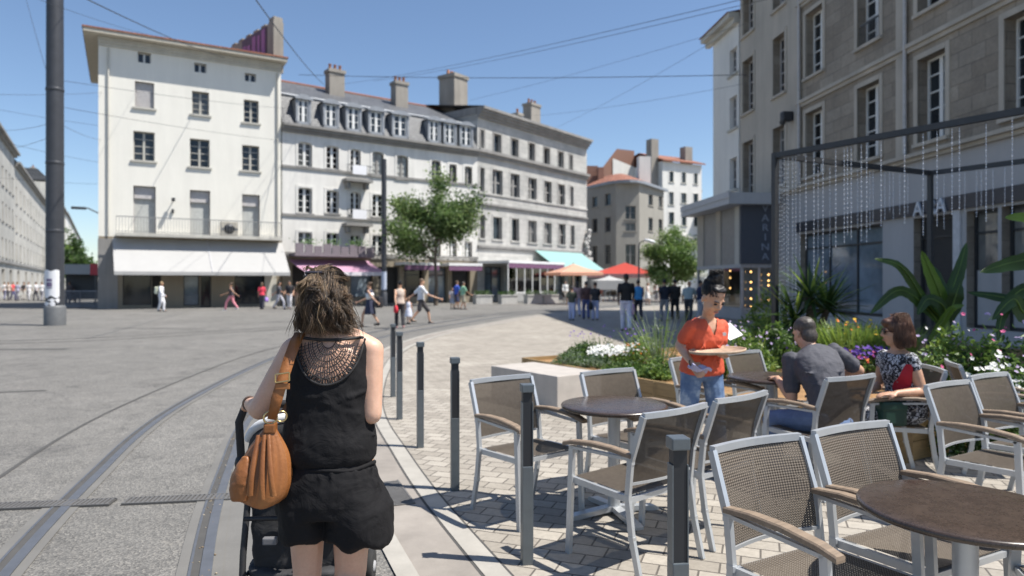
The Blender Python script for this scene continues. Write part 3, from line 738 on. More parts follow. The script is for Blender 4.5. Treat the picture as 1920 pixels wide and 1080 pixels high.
awning(b2, b2.s_(541), b2.s_(690), 3.15, 2.2, 2.3, MAT['awn_pink'], dx=.35, vmat=M_('pale_valance', (.66, .62, .66), .8), val=.25)
m = MB(); xa, xb = b2.s_(541), b2.s_(688); m.box(xa, xb, -1.3, -.006, 3.35, 3.55)
for i in range(9):
    x = xa + (xb - xa) * i / 9; m.box(x + .04, x + (xb - xa) / 9 - .04, -1.3, -1.2, 3.55, 4.2 - .08 * (i % 3))
tp = b2.part('terrace_parapet', m, M_('mauve_grey_panel', (.20, .17, .19), .8))
m = MB(); rr = random.Random(4)
for i in range(260):
    x = rr.choice((b2.s_(566), b2.s_(610), b2.s_(655), b2.s_(660))) + rr.gauss(0, .35); p = Vector((x, -1.05 + rr.gauss(0, .1), 4.15 + abs(rr.gauss(0, .25)))); a = Vector((rr.gauss(0, 1), rr.gauss(0, 1), rr.gauss(0, 1))).normalized() * .09; b = a.orthogonal().normalized() * .06
    m.quad(p - a, p - b, p + a, p + b)
m.build('balcony_greenery', M_('balcony_leaf', (.06, .12, .03), .6), tp)
def flat_awning(fc, x0, x1, z, out, label_posts=True):
    m = MB(); m.box(x0, x1, -out, -.006, z + .12, z + .32); w = fc.part('terrace_canopy', m, M_('canopy_white', (.74, .74, .74), .6, var=.04))
    m = MB(); m.box(x0 + .03, x1 - .03, -out + .02, -out + .06, z - .25, z + .119); m.build('canopy_fascia', MAT['purple'], w)
    return w
for a, b in ((740, 805), (822, 884)): flat_awning(b2, b2.s_(a), b2.s_(b), 2.75, 1.6)

# --- grey stone building
b3 = Fac('stone_building', (-2.8, 55.2), (7.5, 68.5), 'grey ashlar building with cross windows, heavy cornice and turquoise shop awning', depth=13)
H3 = 15.3
for rw, st in ((((901, 907, 244, 278), (926, 939, 252, 288), (959, 971, 261, 296), (992, 1002, 269, 303), (1020, 1030, 278, 308), (1047, 1056, 285, 315), (1068, 1073, 291, 320)), 'plain'),
               (((900, 908, 315, 360), (923, 942, 319, 365), (957, 974, 326, 370), (990, 1006, 334, 374), (1020, 1034, 340, 381), (1046, 1059, 346, 384), (1069, 1075, 350, 387)), 'mullion'),
               (((900, 909, 403, 447), (924, 941, 407, 449), (959, 973, 410, 452), (990, 1006, 414, 455), (1020, 1034, 418, 457), (1047, 1060, 420, 459), (1070, 1077, 423, 460)), 'mullion2')):
    for i, q in enumerate(rw):
        o = b3.pxhole(*q, dep=.3); nar = q[1] - q[0] < 10
        b3.window(o, 'plain' if (st == 'plain' or nar or (st == 'mullion2' and i in (1, 2))) else 'mullion', 2, frame='trim_grey', sill='stone_b3', surround='trim_grey' if st == 'plain' else 'stone_b3', fw=.07)
for i in range(5):
    x0 = .6 + (b3.L - 1.2) * i / 5 + .3; x1 = .6 + (b3.L - 1.2) * (i + 1) / 5 - .3
    o = b3.hole(x0, x1, .4, 2.9, .4); b3.window(o, 'shop', frame='dkmetal', sill=None, pane=('shopglass', 'pane', 'darkshop')[i % 3])
b3.wall(H3, MAT['stone_b3'])
b3.moulding('main_cornice', H3 - .35, .85, .75, 'trim_grey', steps=4)
for py, px, h, out in ((309, 1000, .5, .4), (397, 1000, .28, .2), (470, 1000, .3, .2)):
    z = b3.h_(py, b3.s_(px)); b3.moulding('string_course', z - h / 2, h, out, 'trim_grey', steps=2)
b3.moulding('string_course', b3.h_(379, b3.s_(1000)), .14, .1, 'stone_b3')
m = MB(); m.add([(-.1, -.6, H3 + .5), (b3.L + .1, -.6, H3 + .5), (b3.L + .1, 6, H3 + 1.6), (-.1, 6, H3 + 1.6), (-.1, 13, H3 + .5), (b3.L + .1, 13, H3 + .5)], [(0, 1, 2, 3), (3, 2, 5, 4)]); m.box(-.05, b3.L + .05, 0.05, 12.9, H3 - .1, H3 + .52); b3.part('roof', m, MAT['trim_grey'])
xc = b3.s_y(850, 4.5); zc = b3.h_y(150, xc, 4.5); m = MB(); m.box(xc - .85, xc + .85, 3.6, 5.4, 12, zc); m.box(xc - .95, xc + .95, 3.5, 5.5, zc, zc + .3); c = b3.part('chimney_stack', m, MAT['chimney'])
m = MB(); [m.lathe([(.16, 0), (.12, .4)], 8, (xc - .65 + .45 * i, 4.5, zc + .3)) for i in range(4)]; m.build('chimney_pots', M_('clay_pot', (.42, .19, .11)), c)
xx = b3.s_y(970, 3.2); chimney(b3, xx, 3.2, H3, b3.h_y(213, xx, 3.2), .7, .7, pots=1); xx = b3.s_y(997, 3.0); chimney(b3, xx, 3.0, H3, b3.h_y(196, xx, 3.0), 1.5, 1.0)
m = MB(); m.box(-.02, .05, .5, 9, 12, H3 + .6); 
awning(b3, b3.s_(1000), b3.s_(1087), 4.6, 2.6, 2.75, MAT['awn_turq'], dx=.5, val=.45)
m = MB(); rr = random.Random(8)              # carved figure group on the corner
x = b3.L - .3
for i in range(16): m.ell((x + rr.uniform(-.25, .35), -.2 + rr.uniform(-.15, .1), 4.2 + i * .17), (.22 + rr.uniform(0, .12), .2, .2), 8)
m.box(x - .5, x + .55, -.55, .02, 3.5, 4.1); b3.part('corner_statue', m, MAT['stone_b3'])
flat_awning(b3, b3.s_(896), b3.s_(1003), 3.0, 3.2)
m = MB(); x0, x1 = b3.s_(896), b3.s_(985)    # glazed terrace below
for i in range(7):
    x = x0 + (x1 - x0) * i / 6; m.box(x - .04, x + .04, -3.14, -3.06, 0, 3.1)
m.box(x0, x1, -3.13, -3.07, .75, .82); tg = b3.part('terrace_frame', m, MAT['wframe'])
m = MB(); m.box(x0, x1, -3.105, -3.095, .82, 2.75); m.build('terrace_glass', MAT['clear'], tg)
m = MB(); m.box(x0, x1, -3.12, -3.08, .05, .75); m.build('terrace_base_panel', M_('grey_panel_low', (.30, .30, .29), .7), tg)

# --- round cornered building and far white building
def small_fac(nm, p0, p1, lab, H, mat, wins, depth=9, frame_='trim_grey', rows=2, sill='stone_b4', cat='building', root=None, **k):
    f = Fac(nm, p0, p1, lab, cat, depth)
    for q in wins: f.window(f.pxhole(*q, dep=.25), 'plain' if q[1] - q[0] < 14 else 'cross', rows, frame=frame_, sill=sill, **k)
    f.wall(H, mat); return f
b4 = small_fac('round_corner_building', (11.9, 78), (14.6, 78.3), 'grey brown building with rounded corner and terracotta roof behind the red awning', 12.9, MAT['stone_b4'],
               [(1173, 1192, 386, 411), (1173, 1192, 405 + 1, 433), (1173, 1192, 457, 497)][0:1] + [(1173, 1192, 418, 433), (1173, 1192, 458, 497)], depth=7)
def attach(f, root, name):                   # a second face of the same building: its parts hang on the first root
    bpy.context.view_layer.update()
    mi = root.matrix_world.inverted()
    for ch in list(f.root.children):
        w = f.root.matrix_world.copy(); ch.parent = root; ch.matrix_parent_inverse = mi @ w
    bpy.data.objects.remove(f.root)
f = small_fac('face', (9.0, 82.5), (11.9, 78), 'x', 12.9, MAT['stone_b4'], [(1110, 1120, 369, 388), (1134, 1145, 363, 385), (1110, 1120, 410, 436), (1134, 1145, 407, 435), (1110, 1120, 461, 495), (1134, 1145, 459, 495)], depth=2.5); attach(f, b4.root, 'face')
f = small_fac('face', (14.6, 78.3), (18.9, 85), 'x', 12.9, MAT['stone_b4'], [(1216, 1224, 365, 385), (1235, 1242, 368, 389), (1216, 1224, 408, 433), (1235, 1242, 411, 434)], depth=2.5); attach(f, b4.root, 'face')
M4 = b4.root.matrix_world.inverted()
def w4(p): return tuple(M4 @ Vector(p))
m = MB(); rim = []; cx, cy = 13.4, 88
for (x, y) in ((8.6, 83.2), (11.2, 78.2), (12.4, 77.2), (13.3, 76.95), (14.2, 77.2), (15.3, 78.4), (19.5, 85.2)): rim.append((x, y))
tops = [(x * .35 + cx * .65, y * .35 + cy * .65) for x, y in rim]
for i in range(len(rim) - 1):
    a, b, c, d = rim[i], rim[i + 1], tops[i + 1], tops[i]
    m.add([w4((*a, 12.9)), w4((*b, 12.9)), w4((*b, 13.2)), w4((*a, 13.2)), w4((*c, 15.2)), w4((*d, 15.2))], [(0, 1, 2, 3)], 1); m.add([w4((*a, 13.2)), w4((*b, 13.2)), w4((*c, 15.0)), w4((*d, 15.0))], [(0, 1, 2, 3)], 0)
m.add([w4((x, y, 12.9)) for x, y in rim], [tuple(range(len(rim)))], 1)
m.build('roof', [MAT['tiles'], MAT['zinc']], b4.root)
for (x, y, w, d, z) in ((9.9, 86, 1.6, 1.2, 16.2), (11.0, 85, .7, .7, 15.9), (16.6, 86, 1.5, 1.0, 17.4)):
    m = MB(); p = Vector(w4((x, y, 0))); m.box(p.x - w / 2, p.x + w / 2, p.y - d / 2, p.y + d / 2, 12.8, z); m.build('chimney', M_('brick_chimney', (.26, .14, .10), .85) if x < 15 else MAT['plaster_b5'], b4.root)
b5 = small_fac('white_apartment_building', (21.6, 98), (28.2, 101.5), 'tall white apartment building with arched top windows and red tiled roof', 19.0, MAT['plaster_b5'],
               [(1255, 1263, 321, 341), (1278, 1286, 323, 343), (1301, 1308, 325, 345), (1254, 1263, 360, 384), (1277, 1287, 362, 381), (1300, 1309, 363, 381), (1254, 1264, 398, 421), (1278, 1287, 402, 423), (1301, 1309, 405, 424), (1301, 1309, 440, 461), (1254, 1264, 440, 461)], 14, 'green_sh', sill='trim_cream', surround='plaster_b5')
m = MB(); m.add([(-.3, -.5, 19.0), (b5.L + .3, -.5, 19.0), (b5.L + .3, -.5, 19.2), (-.3, -.5, 19.2), (b5.L + .3, 5, 21), (-.3, 5, 21), (-.3, 14, 19), (b5.L + .3, 14, 19)], [(0, 1, 2, 3), (3, 2, 4, 5), (5, 4, 7, 6)]); b5.part('roof', m, MAT['tiles'])
for (x, y, w, z, mt) in ((-.6, 1.5, 1.3, 22.3, 'chimney'), (b5.L - 1.2, 2, 1.4, 21.9, 'chimney')):
    m = MB(); m.box(x - w / 2, x + w / 2, y - .6, y + .6, 15, z); m.build('chimney', MAT['chimney'] if mt else M_('brick_chimney', (.26, .14, .10)), b5.root)
m = MB(); m.add([(-7.5, 6, 14), (-.35, 6, 14), (-.35, 6, 21.5), (-3.6, 6, 21.5), (-7.5, 6, 17.0)], [(0, 1, 2, 3, 4)]); m.add([(-4.4, 5.9, 0), (-.35, 5.9, 0), (-.35, 5.9, 19), (-4.4, 5.9, 20.0)], [(0, 1, 2, 3)], 1); b5.part('gable_wall', m, [M_('brick_chimney', (.26, .14, .10)), MAT['plaster_b5']])
b5.moulding('string_course', 8.1, .4, .3, 'trim_cream')
b6 = small_fac('low_white_building', (28.2, 100), (38, 104), 'lower white house between the apartment building and the stone corner', 12.3, MAT['plaster_b5'], [(1334, 1341, 411, 426), (1334, 1341, 452, 465), (1352, 1360, 411, 426), (1352, 1360, 452, 465)], 10, sill='trim_cream')
m = MB(); m.box(-.2, b6.L, -.4, 10, 12.3, 12.7); b6.part('roof', m, MAT['tiles'])
chimney(b6, b6.s_(1334), 4, 12, 15.6, 1.6, 1.4)

# --- street receding at the left
def street_pt(Y): return (-10.2 - .6 * Y, Y)
def st(px): return 10.2 / (.75 - .6 - px / F)
for nm, Y0, Y1, H, lab, mt, nfl in (('street_house', 50, 79, 16.2, 'pale stone street house with dark attic at the left photo edge', 'street_stone', 4), ('street_house', 79, 128, 15.3, 'long cream street house behind the tram mast', 'street_cream', 4),
                                    ('street_house', 128, 190, 20.5, 'distant cream street house just right of the tram mast', 'trim_cream', 5), ('street_house', 190, 330, 21.0, 'farthest street house at the end of the left street', 'plaster_b5', 4)):
    f = Fac(nm, street_pt(Y0), street_pt(Y1), lab, depth=12)
    # facade faces the square: run it so that the inside lies to the left
    nwin = min(12, int(f.L / 3.0)); 
    for fl in range(1, nfl):
        for i in range(nwin):
            c = f.L * (i + .5) / nwin; z0 = 4.2 + (fl - 1) * (H - 5.2) / (nfl - 1); o = f.hole(c - .6, c + .6, z0, z0 + 2.0, .25)
            f.window(o, 'cross' if Y0 < 100 else 'plain', 3, frame='trim_grey', sill='trim_grey' if Y0 < 100 else None)
    for i in range(max(3, nwin // 2)):
        c = f.L * (i + .5) / max(3, nwin // 2); o = f.hole(c - 1.3, c + 1.3, .3, 3.0, .4); f.window(o, 'plain', 1, frame='dkmetal', sill=None, pane='darkshop')
    f.wall(H, MAT[mt]); f.moulding('cornice', H - .2, .5, .6, 'trim_grey', steps=2); f.moulding('string_course', 3.6, .25, .2, 'trim_grey')
    m = MB(); m.add([(0, -.3, H + .3), (f.L, -.3, H + .3), (f.L, 1.6, H + 2.3), (0, 1.6, H + 2.3), (0, 12, H + 2.6), (f.L, 12, H + 2.6)], [(0, 1, 2, 3), (3, 2, 5, 4)]); m.add([(0, -.3, H + .3), (0, 1.6, H + 2.3), (0, 12, H + 2.6), (0, 12, H)], [(0, 1, 2, 3)]); f.part('roof', m, MAT['slate'])
    for i in range(4): chimney(f, f.L * (i + .6) / 4.4, 3, H + 1, H + 3.8, 1.4, .8)
# ------------------------------------------------------------------ big stone building on the right with its shops
def rw(Y): return (14 - .09 * Y, Y)
rb = Fac('stone_apartment_building', rw(33), rw(5), 'large brown stone building in shade with tall windows and shops along the right', depth=12)
HR = 15.9
SW = rb.s_(1497)
cols = [(1393, 1413), (1450, 1472), (1511, 1543), (1608, 1650), (1721, 1774), (1884, 1960)]
spans = [(rb.s_(a), rb.s_(b)) for a, b in cols]
for k in (1, 2): spans.append((spans[5][0] + 3.2 * k, spans[5][0] + 3.2 * k + 1.2))
for r, (z0, z1) in enumerate(((5.72, 8.22), (9.6, 12.1), (13.3, 15.2))):
    for i, (a, b) in enumerate(spans):
        o = rb.hole(a, b, z0, z1, .38); f = rb.window(o, 'cross', 5, frame='wframe' if i > 1 else 'grey_sh', sill='trim_right', surround='trim_right', fw=.065)
        if r == 1 and i in (3, 5):
            railing('window_railing', a + .03, b - .03, .06, z0, .75, .11, f, ironm)
shop = [(1500, 1655, .45, 3.5, 'shopglass'), (1713, 1789, .02, 3.5, 'darkshop'), (1812, 1871, .35, 3.5, 'clearshop'), (1878, 1990, .35, 3.5, 'clearshop')]
MAT['clearshop'] = glass_dark('shop_glass_dim', (0.16, 0.16, 0.15), 0.04)
for a, b, z0, z1, pn in shop:
    o = rb.hole(rb.s_(a), rb.s_(b), z0, z1, .3); w = rb.window(o, 'shop', frame='dkmetal', sill=None, pane=pn, fw=.09)
    if pn == 'clearshop':
        m = MB(); m.box(o[0] + .1, o[1] - .1, .24, .275, z0 + .09, 1.9); m.build('frosted_panel', MAT['panel_grey'], w)
rb.wall(HR, [MAT['stone_right'], MAT['trim_right'], MAT['panel_grey']], mfun=lambda x, z: 2 if z < 5.2 else (1 if x < SW else 0), cuts=(SW,), bands=((5.2, 0),))
rb.moulding('ledge', 5.2, .22, .28, 'trim_right', steps=2)
rb.moulding('string_course', 8.55, .26, .16, 'trim_right', x0=SW, steps=2)
rb.moulding('string_course', 12.5, .26, .16, 'trim_right', x0=SW, steps=2)
rb.moulding('eaves_cornice', HR - .3, .5, .55, 'trim_right', steps=3)
m = MB(); m.box(SW, rb.L, -.12, -.005, 3.58, 3.97); fas = rb.part('shop_fascia', m, M_('navy_fascia', (.028, .032, .045), .4))
m = MB()
for px in (1497, 1692):
    x = rb.s_(px); m.box(x - .22, x + .22, -.07, .01, 5.42, HR - .3)
rb.part('pilaster', m, MAT['trim_right'])
for px in (1503, 1703):
    x = rb.s_(px); m = MB(); m.tube([(x, -.12, 5.5), (x, -.12, HR - .4)], .055, 8); rb.part('downpipe', m, MAT['grey_sh'])
m = MB(); x = rb.s_(1712); m.box(rb.s_(1790), rb.s_(1803), -.06, -.004, .0, 3.575); rb.part('shop_pier', m, M_('white_pier', (.55, .55, .56), .7))
m = MB(Matrix.Translation((rb.s_(1487), -.25, 8.35))); m.bbox(-.16, .16, -.25, .2, -.2, .2, .06); m.lathe([(.1, .0), (.13, .1), (.13, .12)], 12, (0, -.2, -.32)); rb.part('security_camera', m, MAT['dkmetal'])
m = MB(); m.add([(-.1, -.5, HR + .2), (rb.L, -.5, HR + .2), (rb.L, 6, HR + 2), (-.1, 6, HR + 2), (rb.L, 12, HR + .2), (-.1, 12, HR + .2)], [(0, 1, 2, 3), (3, 2, 4, 5)]); rb.part('roof', m, MAT['tiles'])
def text_mesh(txt, size, ext=.02):
    cu = bpy.data.curves.new('t', 'FONT'); cu.body = txt; cu.size = size; cu.extrude = ext; cu.align_x = 'CENTER'; cu.align_y = 'CENTER'
    ob = bpy.data.objects.new('t', cu); col.objects.link(ob); dg = bpy.context.evaluated_depsgraph_get()
    me = bpy.data.meshes.new_from_object(ob.evaluated_get(dg)); col.objects.unlink(ob); bpy.data.objects.remove(ob); return me
letm = M_('sign_letter_white', (.62, .64, .68), .5, var=.03)
for ch, px in (('A', 1731), ('R', 1757), ('A', 1774)):
    me = text_mesh(ch, .62, .03); me.materials.append(letm); o = link(bpy.data.objects.new('sign_letter', me), fas)
    o.location = (rb.s_(px), -.16, 3.72); o.rotation_euler = (R(90), 0, 0); o.scale = (1.0, 1, 1)
# canopy round the corner, projecting corner shop with vertical sign
m = MB(); m.box(-1.4, 4.52, -2.45, -.29, 4.85, 5.32); m.box(-1.4, 4.56, -2.49, -2.4, 5.1, 5.36); rb.part('corner_canopy', m, M_('canopy_slab', (.47, .47, .48), .7, var=.06))
m = MB(); m.box(3.9, 4.05, -1.75, -.3, 2.36, 4.845); sg = rb.part('shop_sign', m, M_('slate_sign', (.085, .09, .11), .6, var=.05))
for k, chh in enumerate('VARINA'):
    me = text_mesh(chh, .5, .015); me.materials.append(M_('sign_letter_pale', (.30, .33, .40), .6)); o = link(bpy.data.objects.new('sign_letter', me), sg)
    o.location = (4.07, -.68, 4.71 - .41 * k); o.rotation_euler = (R(90), 0, R(90)); o.scale = (.95, .85, 1)
m = MB(); m.box(-1.2, 4.0, -1.7, -.3, 0, .5); m.box(-1.2, 4.0, -1.72, -.3, 2.2, 2.36); cs = rb.part('corner_shop_base', m, MAT['panel_grey'])
m = MB()
for x in (-1.2, .3, 1.9, 3.9): m.box(x - .05, x + .05, -1.68, -1.58, .5, 2.2)
for y in (-.9,): m.box(3.9, 3.98, y - .04, y + .04, .5, 2.2)
for x0, x1 in ((-1.2, -.4), (1.2, 1.7)): m.box(x0, x1, -1.69, -1.45, 2.36, 4.845, 1)
m.box(3.3, 3.89, -1.69, -.3, 2.36, 4.845, 2)
m.build('corner_shop_frame', [MAT['grey_sh'], MAT['trim_right'], MAT['trim_cream']], cs)
m = MB(); m.quad((3.93, -1.65, .5), (3.93, -.3, .5), (3.93, -.3, 2.2), (3.93, -1.65, 2.2)); m.quad((-1.2, -1.64, .5), (3.9, -1.64, .5), (3.9, -1.64, 2.2), (-1.2, -1.64, 2.2)); m.build('corner_shop_glass', MAT['clear'], cs)
m = MB(); m.quad((1.0, -1.5, .5), (1.0, -.3, .5), (1.0, -.3, 2.2), (1.0, -1.5, 2.2)); m.quad((-1.2, -1.64, 2.36), (3.3, -1.64, 2.36), (3.3, -1.64, 4.84), (-1.2, -1.64, 4.84), 1); m.build('corner_shop_interior', [MAT['darkshop'], M_('upper_shop_panel', (.24, .23, .22), .5)], cs)
bulbm = emit_mat('warm_bulb', (1.0, .55, .18), 2.5)
wb = Fac('plaster_house', rw(36.4), rw(33.15), 'narrow white plaster house joined to the far end of the brown stone building', depth=11)
for q in ((1368, 1382, 91, 139), (1368, 1382, 181, 241), (1368, 1382, 296, 355)): wb.window(wb.pxhole(*q, dep=.25), 'cross', 3, frame='grey_sh', sill='trim_cream')
wb.wall(14.4, MAT['plaster_b5']); wb.moulding('eaves', 14.2, .5, .5, 'trim_cream', x0=-.5, steps=2)
m = MB(); m.add([(-.6, -.6, 14.7), (wb.L, -.6, 14.7), (wb.L, 5, 16), (-.6, 5, 16)], [(0, 1, 2, 3)]); wb.part('roof', m, MAT['tiles'])
bpy.context.view_layer.update()
for k, (pxs, Yb, lab) in enumerate((((1369, (508, 521, 540)), 30.6, 'short string of warm fairy bulbs in the shop corner left of the slate sign'), ((1408, (509.5, 529, 542, 560, 573)), 28.7, 'longest string of warm fairy bulbs hanging under the slate sign'), ((1441, (515, 526, 535, 562)), 28.7, 'string of warm fairy bulbs just left of the steel frame post'))):
    px, ys = pxs; b = at(px, ys[-1], Yb); root = empty('fairy_lights', (b.x, b.y, b.z), 0, lab, 'fairy lights', 'fairy light strings in the corner shop window')
    m = MB(); tp = at(px, 490, Yb) - b; m.tube([(0, 0, -.05), tp], .006, 5); m.build('cord', MAT['dkmetal'], root)
    m = MB()
    for y in ys: p = at(px, y, Yb) - b; m.ell(p, (.035, .035, .04), 8)
    m.build('bulb', bulbm, root)

# ------------------------------------------------------------------ masts, lamps, overhead wires
p = G(103, 610); root = empty('tram_mast', p, 0, 'tall dark grey steel tram mast with torn white posters near the left edge', 'mast')
m = MB(); m.lathe([(.30, .7), (.27, 13.5)], 24); m.build('pole', MAT['mast'], root)
m = MB(); m.lathe([(.355, 0), (.355, .66), (.33, .72), (.30, .74)], 24); m.build('base_sleeve', M_('mast_sleeve', (.14, .145, .15), .6, .2), root)
for z, r in ((3.4, .29), (5.9, .285), (8.6, .285)): m = MB(); m.lathe([(r + .005, z), (r + .015, z + .02), (r + .015, z + .1), (r + .005, z + .12)], 24); m.build('collar', MAT['mast'], root)
m = MB()
def sheet(a0, a1, z0, z1, r):
    n = 10; vs = []
    for i in range(n + 1):
        a = R(a0 + (a1 - a0) * i / n); w = .05 * math.sin(i * 1.3)
        vs += [(r * math.cos(a), r * math.sin(a), z0 + w), (r * math.cos(a), r * math.sin(a), z1 - w * .6)]
    m.add(vs, [(2 * i, 2 * i + 2, 2 * i + 3, 2 * i + 1) for i in range(n)])
sheet(205, 330, 1.05, 2.02, .316); sheet(215, 305, .74, .86, .318); sheet(262, 330, .88, .98, .318)
m.build('poster', MAT['paper'], root)
m = MB(); r = .323
for z0, h in ((1.62, .09), (1.42, .16), (1.36, .03)):
    vs = []
    for i in range(7):
        a = R(250 + 38 * i / 6); vs += [(r * math.cos(a), r * math.sin(a), z0), (r * math.cos(a), r * math.sin(a), z0 + h)]
    m.add(vs, [(2 * i, 2 * i + 2, 2 * i + 3, 2 * i + 1) for i in range(6)])
m.build('poster_print', M_('poster_ink', (.16, .13, .22), .8), root)
p = at(720, 530, 45.0); root = empty('tram_mast', (p.x, p.y, 0), 0, 'dark grey tram mast in front of the mansard building beside the tree', 'mast')
m = MB(); m.lathe([(.17, 0), (.165, 9.7)], 14); m.lathe([(.22, 0), (.22, .9), (.18, .95)], 14); m.build('pole', MAT['mast'], root)
m = MB(); m.lathe([(.178, 1.1), (.178, 2.3)], 14); m.build('poster', M_('pale_poster', (.42, .47, .58), .7), root)
def street_lamp(px, Y, py_top, lab, dx, mt, h):
    p = at(px, 530, Y); root = empty('street_lamp', (p.x, p.y, 0), 0, lab, 'street lamp')
    m = MB(); m.tube([(0, 0, 0), (0, 0, h - .4), (dx * .1, 0, h - .1), (dx * .4, 0, h)], [.09, .06, .05, .045], 8); m.build('pole', MAT['mast'], root)
    m = MB(); m.ell((dx * .75, 0, h - .02), (abs(dx) * .45, .3, .12), 12, 0, Matrix.Rotation(.25 * (1 if dx > 0 else -1), 3, 'Y')); m.build('lamp_head', mt, root)
street_lamp(1198, 55, 452, 'street lamp with white oval head in front of the rounded corner building', 1.2, M_('lamp_white', (.75, .77, .78), .3), 4.95)
street_lamp(1331, 60, 470, 'thin grey lamp post by the green tree before the far white buildings', .5, MAT['dkmetal'], 4.6)
wires = [((480, 0, 18), (607, 158, 46)), ((640, 158, 46), (1420, -8, 16)), ((700, 152, 46), (1440, -2, 17)), ((880, 188, 52), (1400, 44, 30)), ((1000, 217, 60), (1400, 156, 30)),
         ((1045, 238, 60), (1345, 73, 30)), ((560, 140, 46), (1400, 140, 31)), ((60, -6, 22), (310, 72, 42)), ((150, -8, 18), (430, 110, 46)), ((48, -5, 30), (92, 150, 25)),
         ((-10, 177, 30), (195, 173, 41)), ((-10, 204, 34), (190, 236, 41)), ((-10, 244, 38), (92, 232, 25)), ((-10, 282, 38), (92, 258, 25)), ((-10, 262, 30), (190, 305, 41)), ((110, 150, 25), (560, 205, 46)),
         ((112, 232, 25), (190, 262, 41)), ((112, 200, 25), (545, 265, 46)), ((195, 345, 41), (-10, 332, 50))]
for i, (a, b) in enumerate(wires):
    A, B = at(*a), at(*b); m = MB(); n = 14; L = (B - A).length; r = .008 if (a[1] > 150 or a[0] < 130) else .017
    pts = [A.lerp(B, k / n) - Vector((0, 0, .006 * L * 4 * (k / n) * (1 - k / n))) for k in range(n + 1)]
    m.tube([q - A for q in pts], r, 5); o = m.build('overhead_wire', MAT['dkmetal']); o.location = A
    tag(o, 'thin dark overhead tram wire crossing the sky above the square', 'wire', 'overhead wires')

# ------------------------------------------------------------------ bollards
def bollard():
    root = empty('bollard', (0, 0, 0), 0, 'b', 'bollard', 'square steel bollards along the kerb')
    m = MB(); m.bbox(-.031, .031, -.031, .031, 0, .545, .004); m.build('lower_post', MAT['bollard'], root)
    m = MB(); m.box(-.026, .026, -.022, .022, .545, .965); m.build('black_core', MAT['bollard_dk'], root)
    m = MB(); m.box(-.031, -.0265, -.026, .026, .545, .90); m.box(.0265, .031, -.026, .026, .545, .90); m.build('side_strip', MAT['bollard'], root)
    m = MB(); m.bbox(-.035, .035, -.035, .035, .955, 1.0, .005); m.build('cap', MAT['bollard'], root)
    return root
bp = [(0.609, 2.505), (0.083, 3.806), (-0.431, 5.153), (-0.871, 6.48), (-1.289, 7.82), (-1.63, 9.35)]
bl = ['nearest bollard, cut by the bottom edge, standing before the front chairs', 'second nearest bollard, rising in front of the leftmost terrace chair', 'bollard with a dark banded foot between woman and leftmost chair', 'fourth bollard counting from the front, right of the woman\'s arm', 'fifth bollard counting from the front, close beside the woman\'s shoulder', 'farthest bollard of the row, partly behind the woman\'s shoulder']
b0 = bollard()
for i, (x, y) in enumerate(bp):
    o = b0 if i == 0 else dup(b0); o.location = (x, y, .006); o.rotation_euler = (0, 0, R(8 + 3 * i)); o['label'] = bl[i]

# ------------------------------------------------------------------ stone block bench
root = None
c = Vector((.42, 8.86, 0)); a = Vector((.82, -1.06, 0)).normalized()
m = MB(); m.bbox(-.67, .67, -.37, .37, 0, .45, .012); o = m.build('stone_bench', MAT['block']); o.location = (c.x, c.y, .006); o.rotation_euler = (0, 0, math.atan2(a.y, a.x))
tag(o, 'pale pinkish stone block bench beside the flower planter', 'bench')

# ------------------------------------------------------------------ planter and steel frame hung with bead chains
U = Vector((.52, -.855, 0)).normalized(); V = Vector((.855, .52, 0))
Aq, Qq = Vector((.55, 10.7, 0)), Vector((3.35, 5.9, 0)); Aq = Qq - U * 6.1; Rq = Qq + V * 8.5; Sq = Aq + V * 8.5
root = empty('planter', Qq, math.atan2(V.y, V.x), 'long low larch plank planter full of flowers behind the terrace', 'planter')
inv = (Matrix.Translation(Qq) @ Matrix.Rotation(math.atan2(V.y, V.x), 4, 'Z')).inverted()
def PL(p): return inv @ Vector(p)
m = MB(); cs = [PL(p) for p in (Aq, Qq, Rq, Sq)]
for i in range(4):
    p, q = cs[i], cs[(i + 1) % 4]; d = (q - p).normalized()
    for k in range(2): z = .012 + k * .172; m.bar(p + Vector((0, 0, z + .083)) + d * .002 * k, q + Vector((0, 0, z + .083)) + d * .002 * k, .05 + .003 * k, .166)
    L = (q - p).length
    for k in range(int(L / 1.5) + 1): s_ = p + d * min(L, .1 + 1.5 * k); m.bar(s_ + Vector((0, 0, 0)), s_ + Vector((0, 0, .34)), .08)
m.build('plank_side', MAT['planter'], root)
m = MB(); N_ = 60; rs = random.Random(6)
def mound(p):
    w = Qq + V * p.x + Vector((-V.y, V.x, 0)) * p.y; return .36 * math.exp(-((w.x - 4.15) ** 2 + (w.y - 8.5) ** 2) / .75)
def soil_h(u, v): return .28 + .10 * math.sin(math.pi * min(1, max(0, u))) * math.sin(math.pi * min(1, max(0, v))) ** .5 + .05 * math.sin(7 * u + 2) * math.sin(9 * v)
vs = []; fs = []
for i in range(N_ + 1):
    for j in range(N_ + 1):
        u, v = i / N_, j / N_; p = cs[1] + (cs[0] - cs[1]) * u + (cs[2] - cs[1]) * v; vs.append((p.x, p.y, soil_h(u, v) + mound(p) + rs.uniform(-.015, .015)))
for i in range(N_):
    for j in range(N_): k = i * (N_ + 1) + j; fs.append((k, k + 1, k + N_ + 2, k + N_ + 1))
m.add(vs, fs, 0, True); m.build('soil', MAT['soil'], root)
def ground_z(p):
    q = PL(p); c1 = cs[1]; u = (q - c1).dot((cs[0] - c1)) / (cs[0] - c1).length_squared; v = (q - c1).dot((cs[2] - c1)) / (cs[2] - c1).length_squared
    return soil_h(u, v) + mound(q) if 0 <= u <= 1 and 0 <= v <= 1 else 0.0
